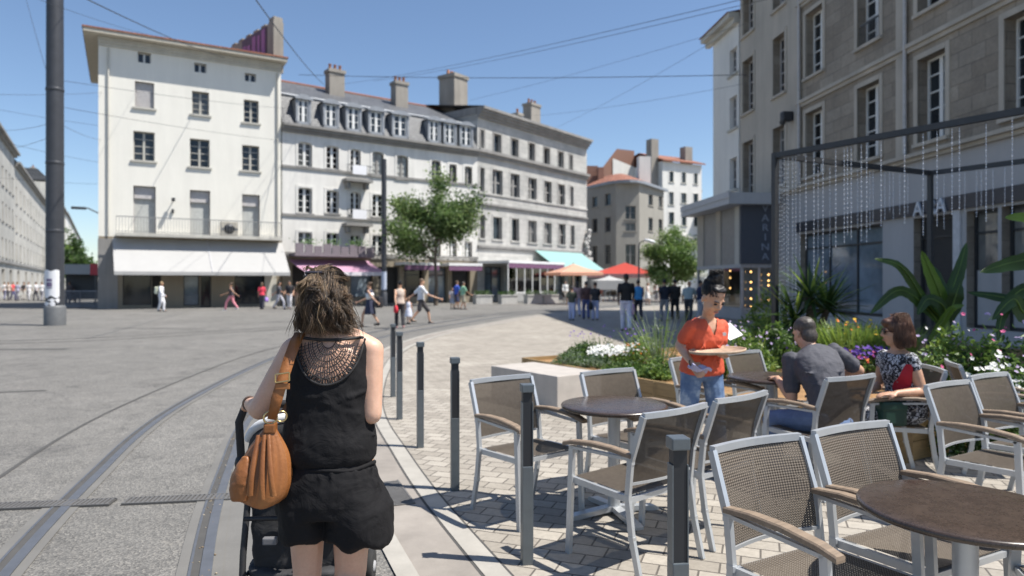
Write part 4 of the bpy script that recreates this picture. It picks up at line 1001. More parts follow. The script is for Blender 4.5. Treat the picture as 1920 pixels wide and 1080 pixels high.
P1 = Vector((4.12, 10.7, 0)); PA = Vector((.54, -.842, 0)); PB = Vector((.9, .44, 0)).normalized()
PT = 3.56; LA, LB = 6.0, 3.87
root = empty('steel_frame', P1, 0, 'open dark steel pergola frame over the flower bed, hung with bead chains', 'pergola')
q1, q2, q3, q4 = Vector(), PB * LB, PB * LB + PA * LA, PA * LA
for q in (q1, q2, q3, q4):
    m = MB(); m.bar(q + Vector((0, 0, .05)), q + Vector((0, 0, PT - .04)), .075, .075, up=PB); m.build('post', MAT['dkmetal'], root)
for a, b in ((q1, q2), (q2, q3), (q3, q4), (q4, q1)):
    d = (b - a).normalized(); m = MB(); m.bar(a - d * .0375 + Vector((0, 0, PT)), b - d * .0375 + Vector((0, 0, PT)), .075, .08); m.build('beam', MAT['dkmetal'], root)
chm = NT('acrylic_beads'); chm.set(Base_Color=(.78, .82, .88, 1), Roughness=.18, Metallic=.35); chm = chm.m
def px_on_line(px, o, d):
    k = (px - 960) / F; return (k * o.y - o.x) / (d.x - k * d.y)
def chain(px, ybot, o, d):
    s_ = px_on_line(px, o, d); p = o + d * s_; zb = CAMH - (ybot - 530) * p.y / F; L = PT - .04 - zb
    m = MB(); n = int(L / .034); L0 = (px * .617) % .034; rr0 = .0085 if px > 1500 else .0062
    for i in range(n):
        r = rr0 * (1.3 if (i * 7 + int(px * 3)) % 5 == 0 else 1); z = -.034 * i - .017 - L0
        if i % 2: m.add([(r, 0, z), (0, r * .45, z), (-r, 0, z), (0, -r * .45, z), (0, 0, z + .018), (0, 0, z - .018)], [(0, 1, 4), (1, 2, 4), (2, 3, 4), (3, 0, 4), (1, 0, 5), (2, 1, 5), (3, 2, 5), (0, 3, 5)])
        else: m.add([(r * .45, 0, z), (0, r, z), (-r * .45, 0, z), (0, -r, z), (0, 0, z + .018), (0, 0, z - .018)], [(0, 1, 4), (1, 2, 4), (2, 3, 4), (3, 0, 4), (1, 0, 5), (2, 1, 5), (3, 2, 5), (0, 3, 5)])
    ob = m.build('bead_chain', chm); ob.location = (p.x, p.y, PT - .04)
    tag(ob, 'thin glittering clear bead chain hanging from the dark steel frame', 'bead chain', 'bead chains hanging from the steel frame')
for px, yb in ((1511, 471), (1526, 520), (1543, 525), (1567, 464), (1583, 454), (1589, 441), (1596, 450), (1615, 451), (1625, 454), (1652, 425), (1696, 419), (1731, 444), (1757, 425), (1785, 404), (1799, 394), (1849, 415), (1898, 417), (1462, 610), (1470, 580), (1478, 600), (1486, 560), (1492, 590)): chain(px, yb, P1, PA)
for px, yb in ((1458, 600), (1466, 620), (1475, 590), (1500, 560), (1534, 500), (1556, 480), (1608, 430), (1631, 430), (1637, 420), (1659, 412), (1668, 400), (1675, 415), (1687, 405), (1702, 400)): chain(px, yb, P1, PB)
P2 = P1 + PB * LB
for px, yb in ((1770, 430), (1809, 400), (1831, 410), (1840, 390), (1862, 395), (1884, 388)): chain(px, yb, P2, PA)

# ------------------------------------------------------------------ vegetation
LEAF = {}
def leaf(name, c, tr=.3, rough=.5): 
    if name not in LEAF: LEAF[name] = M_('leaf_' + name, c, rough, var=.35, scale=3, trans=tr)
    return LEAF[name]
dk = leaf('dark', (.035, .075, .018)); md = leaf('mid', (.075, .14, .03)); lt = leaf('light', (.15, .24, .05)); yl = leaf('yellow_green', (.23, .31, .06)); sv = leaf('silver', (.20, .25, .17)); bd = leaf('banana', (.045, .09, .018), .35, .4); bl_ = leaf('banana_light', (.13, .22, .035), .4, .4)
br_ = M_('bark', (.13, .10, .075), .9, var=.3, scale=8, bump=.5)
FL = {k: M_('petal_' + k, c, .7, trans=.3, var=.12) for k, c in dict(white=(.8, .8, .78), purple=(.14, .06, .38), pink=(.65, .12, .28), red=(.70, .04, .03), orange=(.85, .25, .03), yellow=(.85, .55, .05), lilac=(.50, .40, .62)).items()}
def card(m, p, L, W, mi, rg, up=None):
    a = Vector((rg.gauss(0, 1), rg.gauss(0, 1), rg.gauss(.3 if up is None else up, .8))).normalized(); b = a.cross(Vector((rg.gauss(0, 1), rg.gauss(0, 1), rg.gauss(0, 1)))).normalized()
    n = a.cross(b) * (W * .25)
    m.add([p, p + a * L * .5 + b * W * .5 + n, p + a * L, p + a * L * .5 - b * W * .5 + n], [(0, 1, 2, 3)], mi)
def flower(m, p, r, rg, mi=0):
    n = Vector((rg.gauss(0, .5), rg.gauss(-.6, .4), rg.gauss(.9, .3))).normalized(); a = n.orthogonal().normalized(); b = n.cross(a)
    vs = [p]
    for k in range(10):
        an = math.pi * 2 * k / 10; q = r * (1 if k % 2 == 0 else .72); vs.append(p + (a * math.cos(an) + b * math.sin(an)) * q + n * r * .25)
    m.add(vs, [(0, k + 1, (k + 1) % 10 + 1) for k in range(10)], mi)
def blade(m, p, d, L, w, droop, mi=0, n=6, fold=.2):
    p = Vector(p); d = Vector(d).normalized(); side = d.cross(Vector((0, 0, 1))); side = side.normalized() if side.length > .05 else Vector((1, 0, 0))
    vs = []; q = p.copy(); dd = d.copy()
    for i in range(n + 1):
        t = i / n; ww = w * (min(1, .45 + 2.2 * t) * (1 - t ** 2.2)) / 2 + .001; up = side.cross(dd).normalized()
        vs += [q - side * ww + up * ww * fold, q.copy(), q + side * ww + up * ww * fold]
        dd = (dd + Vector((0, 0, -droop / n))).normalized(); q = q + dd * (L / n)
    fs = []
    for i in range(n): k = 3 * i; fs += [(k, k + 1, k + 4, k + 3), (k + 1, k + 2, k + 5, k + 4)]
    m.add(vs, fs, mi, True)
def bush(name, px, py, Y, rx, rz, n, mats, lab, cat, leafL=.06, leafW=.03, seed=1, flowers=(), group=None, ry=None, spikes=0):
    c = at(px, py, Y); z = ground_z(c) if Y < 18 else 0; rg = random.Random(seed)
    root = empty(name, (c.x, c.y, z), 0, lab, cat, group); h = max(.08, c.z - z + rz); m = MB(); ry = ry or rx
    for i in range(int(n * 1.7)):
        a = rg.uniform(0, 6.283); rr_ = rg.random() ** .5; k = rg.random()
        zz = h * (.1 + .9 * k) ; w = math.sqrt(max(.05, 1 - (2 * k - .85) ** 2 * .75))
        p = Vector((rx * rr_ * w * math.cos(a), ry * rr_ * w * math.sin(a), zz * (.75 + .25 * math.sin(3 * a + seed)) * (1 - .3 * rr_ ** 2)))
        card(m, p, leafL * rg.uniform(.6, 1.4), leafW * rg.uniform(.7, 1.3), rg.choices(range(len(mats)), [3, 2, 1][:len(mats)])[0], rg)
    for i in range(spikes):
        a = rg.uniform(0, 6.28); blade(m, (rx * .5 * math.cos(a), ry * .5 * math.sin(a), .02), (math.cos(a) * .4, math.sin(a) * .4, 1), h * rg.uniform(.8, 1.25), .010, rg.uniform(.2, .9), rg.randrange(len(mats)))
    m.build('leaves', mats, root)
    m = MB()
    for i in range(7): a = rg.uniform(0, 6.28); m.tube([(0, 0, -.03), (rx * .3 * math.cos(a), ry * .3 * math.sin(a), h * .4), (rx * .55 * math.cos(a), ry * .55 * math.sin(a), h * .7)], [.008, .006, .003], 4)
    m.build('stems', md, root)
    for colr, cnt, r, zl, zh in flowers:
        m = MB()
        for i in range(cnt):
            a = rg.uniform(0, 6.283); q = rg.random() ** .5
            flower(m, Vector((rx * q * math.cos(a), ry * q * math.sin(a), h * rg.uniform(zl, zh) * (1.05 - .25 * q * q))), r * .68 * rg.uniform(.6, 1.25), rg)
        m.build('blossoms', FL[colr], root)
    return root
# left bed
bush('cushion_plant', 1072, 672, 10.4, .30, .12, 900, [sv, md, lt], 'grey green cushion plant at the left tip of the planter', 'plant', .05, .018, 1)
bush('cushion_plant', 1118, 676, 10.1, .27, .1, 800, [sv, md], 'silvery cushion plant just left of the white flower mass', 'plant', .05, .016, 2)
bush('shrub', 1098, 655, 11.2, .38, .12, 700, [dk, md, lt], 'low dark green shrub behind the silvery cushions', 'plant', .06, .03, 3)
bush('petunia', 1142, 664, 10.3, .33, .12, 350, [md, lt], 'dense mound of pure white flowers beside the stone bench', 'flower', .05, .03, 4, (('white', 420, .03, .6, 1.05),))
bush('petunia', 1185, 663, 10.2, .24, .14, 320, [lt, md], 'small white and orange flowers right of the white mound', 'flower', .05, .025, 5, (('white', 50, .026, .7, 1.05), ('orange', 28, .022, .6, 1.05)))
bush('iris', 1205, 640, 10.4, .3, .15, 300, [yl, lt, md], 'yellow green upright plant with violet blooms in the left bed', 'flower', .1, .03, 6, (('purple', 12, .03, .9, 1.3), ('white', 14, .024, .5, .8)), spikes=40)
bush('shrub', 1180, 692, 9.35, .4, .1, 900, [md, lt, dk], 'low spreading green plants along the plank edge behind the second chair', 'plant', .055, .025, 7)
bush('shrub', 1235, 688, 8.95, .3, .12, 700, [lt, md, yl], 'leafy green clump at the plank edge left of the waitress', 'plant', .06, .03, 8)
bush('reed_grass', 1238, 615, 9.6, .26, .3, 120, [sv, lt], 'tall hazy grey green grass tuft left of the waitress', 'grass clump', .1, .015, 9, (), spikes=46)
bush('flowering_spikes', 1118, 640, 11.8, .5, .12, 60, [md], 'thin stalks with sparse violet flowers at the back of the left bed', 'flower', .08, .02, 10, (('purple', 26, .025, .9, 1.4),), spikes=30)
# around the frame post
bush('flowering_shrub', 1395, 640, 8.6, .42, .2, 900, [lt, md, yl], 'loose green shrub with pale pink blooms behind the waitress', 'plant', .08, .03, 11, (('lilac', 40, .03, .6, 1.1),), spikes=30)
bush('flowering_shrub', 1455, 635, 9.0, .34, .25, 800, [md, lt, dk], 'green shrub at the foot of the steel frame post', 'plant', .08, .03, 12, (('lilac', 30, .025, .5, 1.0), ('purple', 10, .03, .3, .6), ('white', 8, .03, .2, .5)))
bush('shrub', 1440, 570, 12.0, .5, .3, 900, [yl, lt, md], 'tall light green shrub left of the spiky palm', 'plant', .1, .04, 13)
bush('meadow_grass', 1592, 640, 8.5, .62, .24, 600, [yl, lt], 'bright fine grass clump with yellow flowers behind the seated couple', 'grass clump', .1, .012, 14, (('yellow', 18, .042, .7, 1.08), ('orange', 10, .036, .7, 1.05)), spikes=420)
bush('meadow_grass', 1668, 645, 8.3, .42, .2, 300, [yl, lt], 'second light grass clump just left of the seated woman\'s head', 'grass clump', .1, .012, 15, (('yellow', 6, .045, .7, 1.05),), spikes=300)
bush('petunia', 1622, 664, 7.95, .46, .04, 260, [md, lt], 'row of deep violet and red flowers between the seated man and woman', 'flower', .05, .03, 16, (('purple', 120, .042, .7, 1.2), ('pink', 16, .042, .6, 1.1), ('red', 9, .042, .3, .9), ('orange', 7, .042, .5, 1.0)), ry=.22)
# right bed
bush('flowering_shrub', 1785, 650, 6.9, .42, .25, 1100, [lt, yl, md], 'leafy light green bush with white and lilac flowers right of the woman', 'plant', .075, .035, 17, (('white', 9, .03, .6, 1.05), ('lilac', 18, .035, .5, 1.0), ('red', 6, .03, .3, .7)))
bush('flowering_shrub', 1850, 655, 6.6, .5, .28, 1300, [lt, md, dk], 'large green bush with pink and white flowers behind the right chairs', 'plant', .075, .035, 18, (('pink', 14, .03, .6, 1.1), ('white', 8, .03, .6, 1.1), ('red', 8, .03, .2, .6)))
bush('flowering_shrub', 1915, 650, 6.6, .45, .28, 900, [dk, md, lt], 'darker bush with lilac flowers at the right photo edge', 'plant', .08, .035, 19, (('lilac', 24, .035, .6, 1.1), ('purple', 14, .035, .2, .7)))
bush('petunia', 1868, 705, 6.0, .28, .12, 500, [md, lt], 'cluster of large white flowers directly behind the rightmost chair backs', 'flower', .06, .035, 20, (('white', 34, .042, .75, 1.1),))
bush('petunia', 1915, 725, 6.0, .25, .14, 500, [dk, md], 'dark green petunia with a few white flowers at the right photo edge', 'flower', .06, .035, 21, (('white', 12, .04, .5, 1.0), ('purple', 8, .035, .5, 1)))
bush('shrub', 1790, 745, 6.1, .3, .1, 500, [dk, md, lt], 'dark trailing greens at the plank edge behind the dark chair back', 'plant', .06, .03, 22, (('red', 6, .03, .4, 1),))
# yucca
p = at(1520, 530, 10.6); root = empty('yucca', (p.x, p.y, ground_z(p)), 0, 'spiky yucca palm with long pointed leaves inside the steel frame', 'palm'); rg = random.Random(31); m = MB()
for (x, z) in ((0, .95), (-.25, .6), (.25, .75)):
    for i in range(62):
        a = rg.uniform(0, 6.28); e = rg.uniform(-.35, 1.3); blade(m, (x, 0, z), (math.cos(a) * math.cos(e), math.sin(a) * math.cos(e), math.sin(e)), rg.uniform(.55, .85), .055, rg.uniform(.15, .9), rg.choices((0, 1, 2), (4, 2, 2))[0], 7, .3)
m.build('leaves', [dk, md, yl], root)
m = MB(); m.tube([(0, 0, -.05), (0, 0, .95)], [.09, .06], 10); m.tube([(0, 0, .1), (-.25, 0, .6)], [.06, .05], 8); m.tube([(0, 0, .1), (.25, 0, .75)], [.06, .05], 8); m.build('trunk', br_, root)
# banana plants: each leaf follows its own path
def banana(name, base, lab, leaves, stems, seed):
    root = empty(name, base, 0, lab, 'banana plant'); rg = random.Random(seed)
    for pts, w, mi in leaves:
        P = [Vector(q) - base for q in pts]; C = []
        for i in range(len(P) - 1):
            p0, p1, p2, p3 = P[max(i - 1, 0)], P[i], P[i + 1], P[min(i + 2, len(P) - 1)]
            for k in range(6):
                t = k / 6; C.append(.5 * (2 * p1 + (p2 - p0) * t + (2 * p0 - 5 * p1 + 4 * p2 - p3) * t * t + (3 * p1 - p0 - 3 * p2 + p3) * t ** 3))
        C.append(P[-1]); n = len(C); m = MB(); vs = []
        for i, q in enumerate(C):
            t = i / (n - 1); d = (C[min(i + 1, n - 1)] - C[max(i - 1, 0)]).normalized(); s_ = d.cross(Vector((-.25, -1.0, .35))).normalized(); up = s_.cross(d)
            if up.z < 0: up = -up
            ww = w * .62 * min(1, .15 + 2.6 * t) * (1 - t ** 3) ** .8 / 2 * (1 + .06 * math.sin(i * 2.3 + seed)) + .003
            vs += [q - s_ * ww + up * ww * .12 - Vector((0, 0, ww * .25)), q - s_ * ww * .5 + up * ww * .2, q + up * 0, q + s_ * ww * .5 + up * ww * .2, q + s_ * ww + up * ww * .12 - Vector((0, 0, ww * .25))]
        fs = []
        for i in range(n - 1):
            for j in range(4): k = 5 * i + j; fs.append((k, k + 1, k + 6, k + 5))
        m.add(vs, fs, 0, True); m.tube([q - Vector((0, 0, .004)) for q in C], [.014 * (1 - .8 * i / n) for i in range(n)], 5, 1); m.build('leaf', [mi, lt], root)
    m = MB()
    for a in stems: m.tube([Vector(q) - base for q in a], [.07, .05, .03][:len(a)], 8)
    m.build('stem', lt, root)
b = at(1775, 600, 9.3); b.z = ground_z(b)
banana('banana_plant', b, 'broad leaved banana plant standing before the dark shop doorway', [
    ([at(1768, 610, 9.3), at(1765, 560, 9.3), at(1745, 510, 9.2), at(1728, 470, 9.1)], .34, bl_), ([at(1770, 610, 9.3), at(1785, 545, 9.4), at(1800, 500, 9.5), at(1812, 455, 9.6)], .30, bd),
    ([at(1768, 600, 9.3), at(1735, 565, 9.1), at(1690, 500, 8.9), at(1640, 485, 8.8)], .24, bd), ([at(1765, 610, 9.3), at(1720, 560, 9.0), at(1680, 545, 8.8), at(1632, 588, 8.6)], .28, bd),
    ([at(1770, 600, 9.3), at(1760, 545, 9.4), at(1752, 500, 9.5)], .4, dk), ([at(1775, 610, 9.3), at(1770, 575, 9.1), at(1740, 560, 9.0), at(1720, 590, 8.9)], .3, dk), ([at(1775, 610, 9.3), at(1790, 560, 9.2), at(1800, 530, 9.2)], .35, dk),
    ([at(1740, 640, 8.9), at(1765, 605, 8.8), at(1785, 578, 8.7), at(1808, 572, 8.6)], .16, bl_)], [[at(1775, 640, 9.3), at(1770, 590, 9.3)], [at(1765, 640, 9.2), at(1768, 600, 9.2)]], 41)
b = at(1985, 600, 7.6); b.z = ground_z(b)
banana('banana_plant', b, 'banana plant at the right edge with one huge leaf hanging into view', [
    ([at(1985, 560, 7.6), at(1960, 490, 7.4), at(1905, 490, 7.2), at(1838, 510, 7.0)], .36, bd), ([at(1980, 540, 7.6), at(1960, 440, 7.5), at(1925, 408, 7.4), at(1884, 408, 7.3)], .28, bl_),
    ([at(1980, 600, 7.6), at(1930, 570, 7.8), at(1870, 555, 8.0), at(1815, 548, 8.2)], .22, dk), ([at(1985, 600, 7.6), at(1925, 590, 7.5), at(1900, 560, 7.4), at(1860, 600, 7.3)], .3, dk), ([at(1985, 600, 7.6), at(1930, 540, 7.7), at(1885, 575, 7.6), at(1870, 640, 7.5)], .24, dk),
    ([at(1990, 560, 7.6), at(2020, 460, 7.6), at(2060, 430, 7.6)], .4, bd)], [[at(1985, 680, 7.6), at(1985, 590, 7.6)]], 42)

# trees
def tree(px, Y, H, R_, lab, seed, n, mats, trunk_h, leafL, group=None, ox=0):
    p = at(px, 530, Y); root = empty('tree', (p.x, p.y, 0), 0, lab, 'tree', group); rg = random.Random(seed)
    m = MB(); m.tube([(0, 0, 0), (.05, 0, trunk_h * .6), (-.03, .03, trunk_h), (.0, 0, H * .8)], [.16, .12, .10, .03], 8); tips = []
    for i in range(16):
        a = rg.uniform(0, 6.28); z0 = rg.uniform(trunk_h * .9, H * .65); L = R_ * rg.uniform(.6, 1.02) * (1 - .35 * (z0 - trunk_h) / H); z1 = z0 + rg.uniform(.15, .5) * (H - z0)
        e = Vector((L * math.cos(a), L * math.sin(a), z1)); m.tube([(0, 0, z0), e * .5 + Vector((0, 0, z0 * .5 + .1)), e], [.06, .04, .012], 5); tips += [e, e * .7 + Vector((0, 0, z0 * .3 + .1)), e * .45 + Vector((0, 0, z0 * .55 + .3))]
    tips += [Vector((rg.gauss(0, .3), rg.gauss(0, .3), H * k)) for k in (.72, .82, .9, .97)]
    m.build('trunk', br_, root); m = MB()
    for t in tips:
        k = rg.uniform(.55, 1.1); mi = rg.choices((0, 1, 2), (3, 3, 2))[0]; sz = R_ * .30 * k
        for i in range(int(n / len(tips) * k)):
            v = Vector((rg.gauss(0, 1), rg.gauss(0, 1), rg.gauss(0, .8))); q = t + v.normalized() * sz * abs(rg.gauss(.8, .4))
            card(m, q, leafL * rg.uniform(.6, 1.3), leafL * rg.uniform(.4, .7), mi if rg.random() < .7 else rg.randrange(3), rg)
    m.build('crown', mats, root)
tree(817, 47, 8.9, 3.1, 'young leafy street tree in front of the white mansard building', 51, 18000, [leaf('tree_deep', (.06, .11, .03)), leaf('tree_mid', (.12, .19, .055)), leaf('olive', (.20, .265, .095))], 2.7, .25)
tree(1258, 56, 5.9, 2.2, 'round green tree beside the red awning before the white buildings', 52, 20000, [md, leaf('olive', (.13, .19, .06)), lt], 1.2, .22)
tree(136, 60, 5.5, 1.7, 'small dark street tree behind the mast in the left street', 53, 3500, [dk, dk, md], 1.6, .3)
tree(160, 75, 3.6, 1.7, 'bushy green tree beside the white kiosk in the left street', 54, 3500, [md, md, lt], 1.2, .3)
tree(130, 120, 11, 2.6, 'tall thin tree far down the left street', 55, 3000, [dk, md, lt], 4, .4)

# ------------------------------------------------------------------ parasols, kiosk, fences, planters on the far side
def parasol(px, Y, w, zt, zb, mt, lab, d=None, sides=4, val=.25, vm=None, name='parasol', rz=.3):
    p = at(px, 530, Y); root = empty(name, (p.x, p.y, 0), rz, lab, 'parasol'); d = d or w
    m = MB(); m.tube([(0, 0, 0), (0, 0, zt + .1)], .04, 8); m.box(-.35, .35, -.35, .35, 0, .1); m.build('pole', M_('parasol_pole', (.5, .48, .45), .5), root)
    m = MB(); ring = [(-w / 2, -d / 2), (w / 2, -d / 2), (w / 2, d / 2), (-w / 2, d / 2)]; n = 4
    for i in range(n):
        a, b = ring[i], ring[(i + 1) % n]
        for k in range(4):
            t0, t1 = k / 4, (k + 1) / 4; f = lambda q, t: (q[0] * t, q[1] * t, zt - (zt - zb) * t + .12 * math.sin(math.pi * t) * 0 - .06 * math.sin(math.pi * t))
            m.add([f(a, t0), f(b, t0), f(b, t1), f(a, t1)], [(0, 3, 2, 1)])
    m.build('canopy', mt, root); m = MB()
    for i in range(n):
        a, b = ring[i], ring[(i + 1) % n]; m.quad((*a, zb - val), (*b, zb - val), (*b, zb), (*a, zb))
    m.build('valance', vm or mt, root); m = MB()
    for a in ring: m.tube([(0, 0, zt - .1), (a[0], a[1], zb - .02)], .015, 4)
    m.build('ribs', M_('parasol_pole', (.5,) * 3), root)
    return root
parasol(1075, 50, 3.3, 2.95, 2.3, MAT['awn_peach'], 'peach coloured parasol before the turquoise awning', val=.2)
parasol(1172, 62, 6.4, 3.4, 2.35, MAT['awn_red'], 'large red terrace canopy with pale striped edge before the rounded building', d=4.5, vm=M_('striped_valance', (.70, .38, .34), .8), val=.3, rz=-.2)
parasol(1142, 57, 2.6, 2.15, 1.75, MAT['awn_white'], 'bright white parasol under the left end of the red canopy', val=.75, rz=.1)
parasol(1285, 75, 4.0, 3.0, 2.5, M_('beige_canvas', (.62, .58, .50), .8, trans=.2), 'beige parasol far behind the waitress\'s head', val=.3)
p = at(150, 530, 52); root = empty('kiosk', (p.x, p.y, 0), .2, 'flat white kiosk roof with red end panel in the left street', 'kiosk')
m = MB(); m.box(-1.3, 1.0, -.8, .8, 2.2, 2.95); m.build('roof_panel', MAT['awn_white'], root); m = MB(); m.box(1.0, 1.5, -.82, .82, 2.15, 3.0); m.build('end_panel', M_('kiosk_red', (.55, .06, .07), .6), root)
m = MB(); [m.box(x - .05, x + .05, y - .05, y + .05, 0, 2.2) for x in (-1.2, 1.3) for y in (-.7, .7)]; m.box(-1.2, 1.3, .6, .7, .3, 2.2); m.build('post', MAT['dkmetal'], root)
for i, (a, b) in enumerate(((122, 150), (151, 182))):
    A, B = at(a, 530, 43), at(b, 530, 42.5); root = empty('barrier', (A.x, A.y, 0), math.atan2(B.y - A.y, B.x - A.x), ('left' if i == 0 else 'right') + ' one of two grey railing panels right of the mast foot', 'barrier', 'grey street railings'); L = (B - A).length
    m = MB(); m.bar((0, 0, 1.05), (L, 0, 1.05), .06); m.bar((0, 0, .12), (L, 0, .12), .05); k = 8
    for j in range(k + 1): m.bar((L * j / k, 0, 0 if j in (0, k) else .12), (L * j / k, 0, 1.05), .035)
    m.build('bars', M_('barrier_grey', (.17, .18, .21), .5), root)
for i, (px, Y, lab) in enumerate(((905, 50, 'low pale planter box at the left end of the glazed terrace'), (952, 50.5, 'low pale planter box before the middle of the glazed terrace'), (1000, 51, 'low pale planter box under the turquoise awning'), (1030, 52, 'low pale planter box beside the peach parasol'))):
    p = at(px, 530, Y); root = empty('planter_box', (p.x, p.y, 0), .6, lab, 'planter', 'pale planter boxes along the far terrace')
    m = MB(); m.box(-.7, .7, -.25, .25, 0, .6); m.box(-.75, .75, -.3, .3, .6, .68); m.build('box', M_('planter_pale', (.42, .41, .39), .8), root)
    m = MB(); rg = random.Random(i)
    for k in range(160): card(m, Vector((rg.uniform(-.65, .65), rg.uniform(-.2, .2), .65 + rg.random() * .3)), .16, .09, rg.randrange(2), rg)
    m.build('leaves', [md, dk], root)
# ------------------------------------------------------------------ terrace chairs and tables
def chair_proto():
    root = empty('terrace_chair', (0, 0, 0), 0, 'x', 'chair', 'aluminium and woven mesh terrace chairs')
    W = .265; al = MAT['alu']
    def post(s):                             # rear leg and back upright in one bent tube
        pts = [(s * W, -.29, 0), (s * W, -.235, .22), (s * W, -.205, .43), (s * W, -.225, .62), (s * W, -.312, .872)]; return pts
    for s in (-1, 1):
        m = MB(); pts = post(s)
        for i in range(4): m.bar(pts[i], pts[i + 1], .022, .032, up=(0, 1, 0))
        for p in pts[1:4]: m.box(p[0] - .013, p[0] + .013, p[1] - .018, p[1] + .018, p[2] - .012, p[2] + .012)
        m.build('rear_leg', al, root)
        m = MB(); m.bar((s * W, .245, 0), (s * W, .215, .625), .024, .034, up=(0, 1, 0)); m.bar((s * W, .215, .62), (s * W, -.225, .635), .024, .016); m.build('front_leg', al, root)
        m = MB(); P = [(s * W, .275, .632), (s * W, .2, .652), (s * W, .05, .668), (s * W, -.10, .668), (s * W, -.235, .655)]
        n = len(P); vs = []
        for i, (x, y, z) in enumerate(P):
            w = .024 + .004 * math.sin(i)
            vs += [(x - w, y, z - .012), (x + w, y, z - .012), (x + w, y, z + .006), (x + w - .006, y, z + .012), (x - w + .006, y, z + .012), (x - w, y, z + .006)]
        fs = [(5, 4, 3, 2, 1, 0), tuple(range((n - 1) * 6, n * 6))]
        for i in range(n - 1):
            for j in range(6): fs.append((i * 6 + j, i * 6 + (j + 1) % 6, i * 6 + 6 + (j + 1) % 6, i * 6 + 6 + j))
        m.add(vs, fs); m.build('armrest', MAT['arm'], root)
    m = MB()                                 # seat frame
    for s in (-1, 1): m.bar((s * (W - .014), -.205, .415), (s * (W - .014), .22, .43), .022, .034)
    m.bar((-W + .02, .215, .428), (W - .02, .215, .428), .03, .026); m.bar((-W + .02, -.2, .412), (W - .02, -.2, .412), .026, .03); m.build('seat_frame', al, root)
    m = MB(); n = 10; vs = []; fs = []       # slightly sagging woven seat
    for i in range(n + 1):
        for j in range(n + 1):
            u, v = i / n, j / n; vs.append((-W + .03 + (2 * W - .06) * u, -.195 + .415 * v, .437 + .012 * v - .016 * math.sin(math.pi * u) * math.sin(math.pi * v)))
    for i in range(n):
        for j in range(n): k = i * (n + 1) + j; fs.append((k, k + n + 1, k + n + 2, k + 1))
    m.add(vs, fs, 0, True); m.build('seat', MAT['weave'], root)
    m = MB(); vs = []; fs = []               # curved woven back
    for i in range(n + 1):
        for j in range(n + 1):
            u, v = i / n, j / n; z = .50 + .375 * v; y = -.213 - .022 * v - .077 * v * v - .035 * math.sin(math.pi * u)
            vs.append((-W + .012 + (2 * W - .024) * u, y, z))
    for i in range(n):
        for j in range(n): k = i * (n + 1) + j; fs.append((k, k + n + 1, k + n + 2, k + 1))
    m.add(vs, fs, 0, True); m.build('backrest', MAT['weave'], root)
    m = MB()
    for i in range(n):
        f = lambda u: (-W + (2 * W) * u, -.312 - .030 * math.sin(math.pi * u), .875)
        m.bar(f(i / n), f((i + 1) / n), .026, .03)
    m.build('top_rail', al, root)
    m = MB(); g_ = lambda u: (-W + .01 + (2 * W - .02) * u, -.212 - .035 * math.sin(math.pi * u), .50)
    for i in range(n): m.bar(g_(i / n), g_((i + 1) / n), .014, .014)
    m.build('lower_rail', al, root)
    return root
proto = chair_proto()
def hd(x, y): return math.atan2(-x, y)      # heading of the local +Y axis
CH = [((-.07, 4.89), (.60, -.80), 'leftmost terrace chair, turned sideways behind the second bollard'),
      ((.745, 5.27), (.55, -.83), 'chair tucked behind the bluish round table, facing the camera'),
      ((.88, 3.69), (-.63, .78), 'chair in front of the bluish round table, seen from behind'),
      ((1.385, 4.13), (-.63, .78), 'chair seen from behind just right of the bluish table, before the waitress'),
      ((1.62, 6.22), (.60, -.80), 'chair half hidden directly behind the waitress'),
      ((2.28, 6.72), (.58, -.81), 'empty chair across the dark table from the seated man'),
      ((2.46, 4.97), (-.47, .88), 'chair occupied by the man in the grey shirt'),
      ((1.06, 2.93), (.48, -.88), 'big foreground chair right of the nearest bollard with sharp woven mesh'),
      ((1.61, 3.22), (.46, -.89), 'foreground chair directly behind the brown round table'),
      ((2.95, 4.61), (.50, -.86), 'right hand chair standing in front of the seated woman'),
      ((3.52, 5.03), (.50, -.86), 'rightmost chair with a dark shadow band across its back'),
      ((3.36, 5.50), (-.98, .15), 'chair occupied by the woman in the patterned dress'),
      ((3.78, 5.84), (.93, -.37), 'dark backed chair against the planter behind the seated woman'),
      ((2.42, 2.30), (-.95, .31), 'chair at the bottom right corner cut off by the photo edge')]
for i, ((bx, by), (hx, hy), lab) in enumerate(CH):
    d = Vector((hx, hy, 0)).normalized(); o = proto if i == 0 else dup(proto)
    o.location = (bx + d.x * .305, by + d.y * .305, .0065); o.rotation_euler = (0, 0, hd(d.x, d.y)); o['label'] = lab
    for c_ in o.children:
        if c_.name.split('.')[0] in ('seat', 'backrest'): c_.material_slots[0].link = 'OBJECT'; c_.material_slots[0].material = MAT['weave_plain' if by > 3.6 else ('weave' if c_.name.startswith('back') else 'weave_seat')]
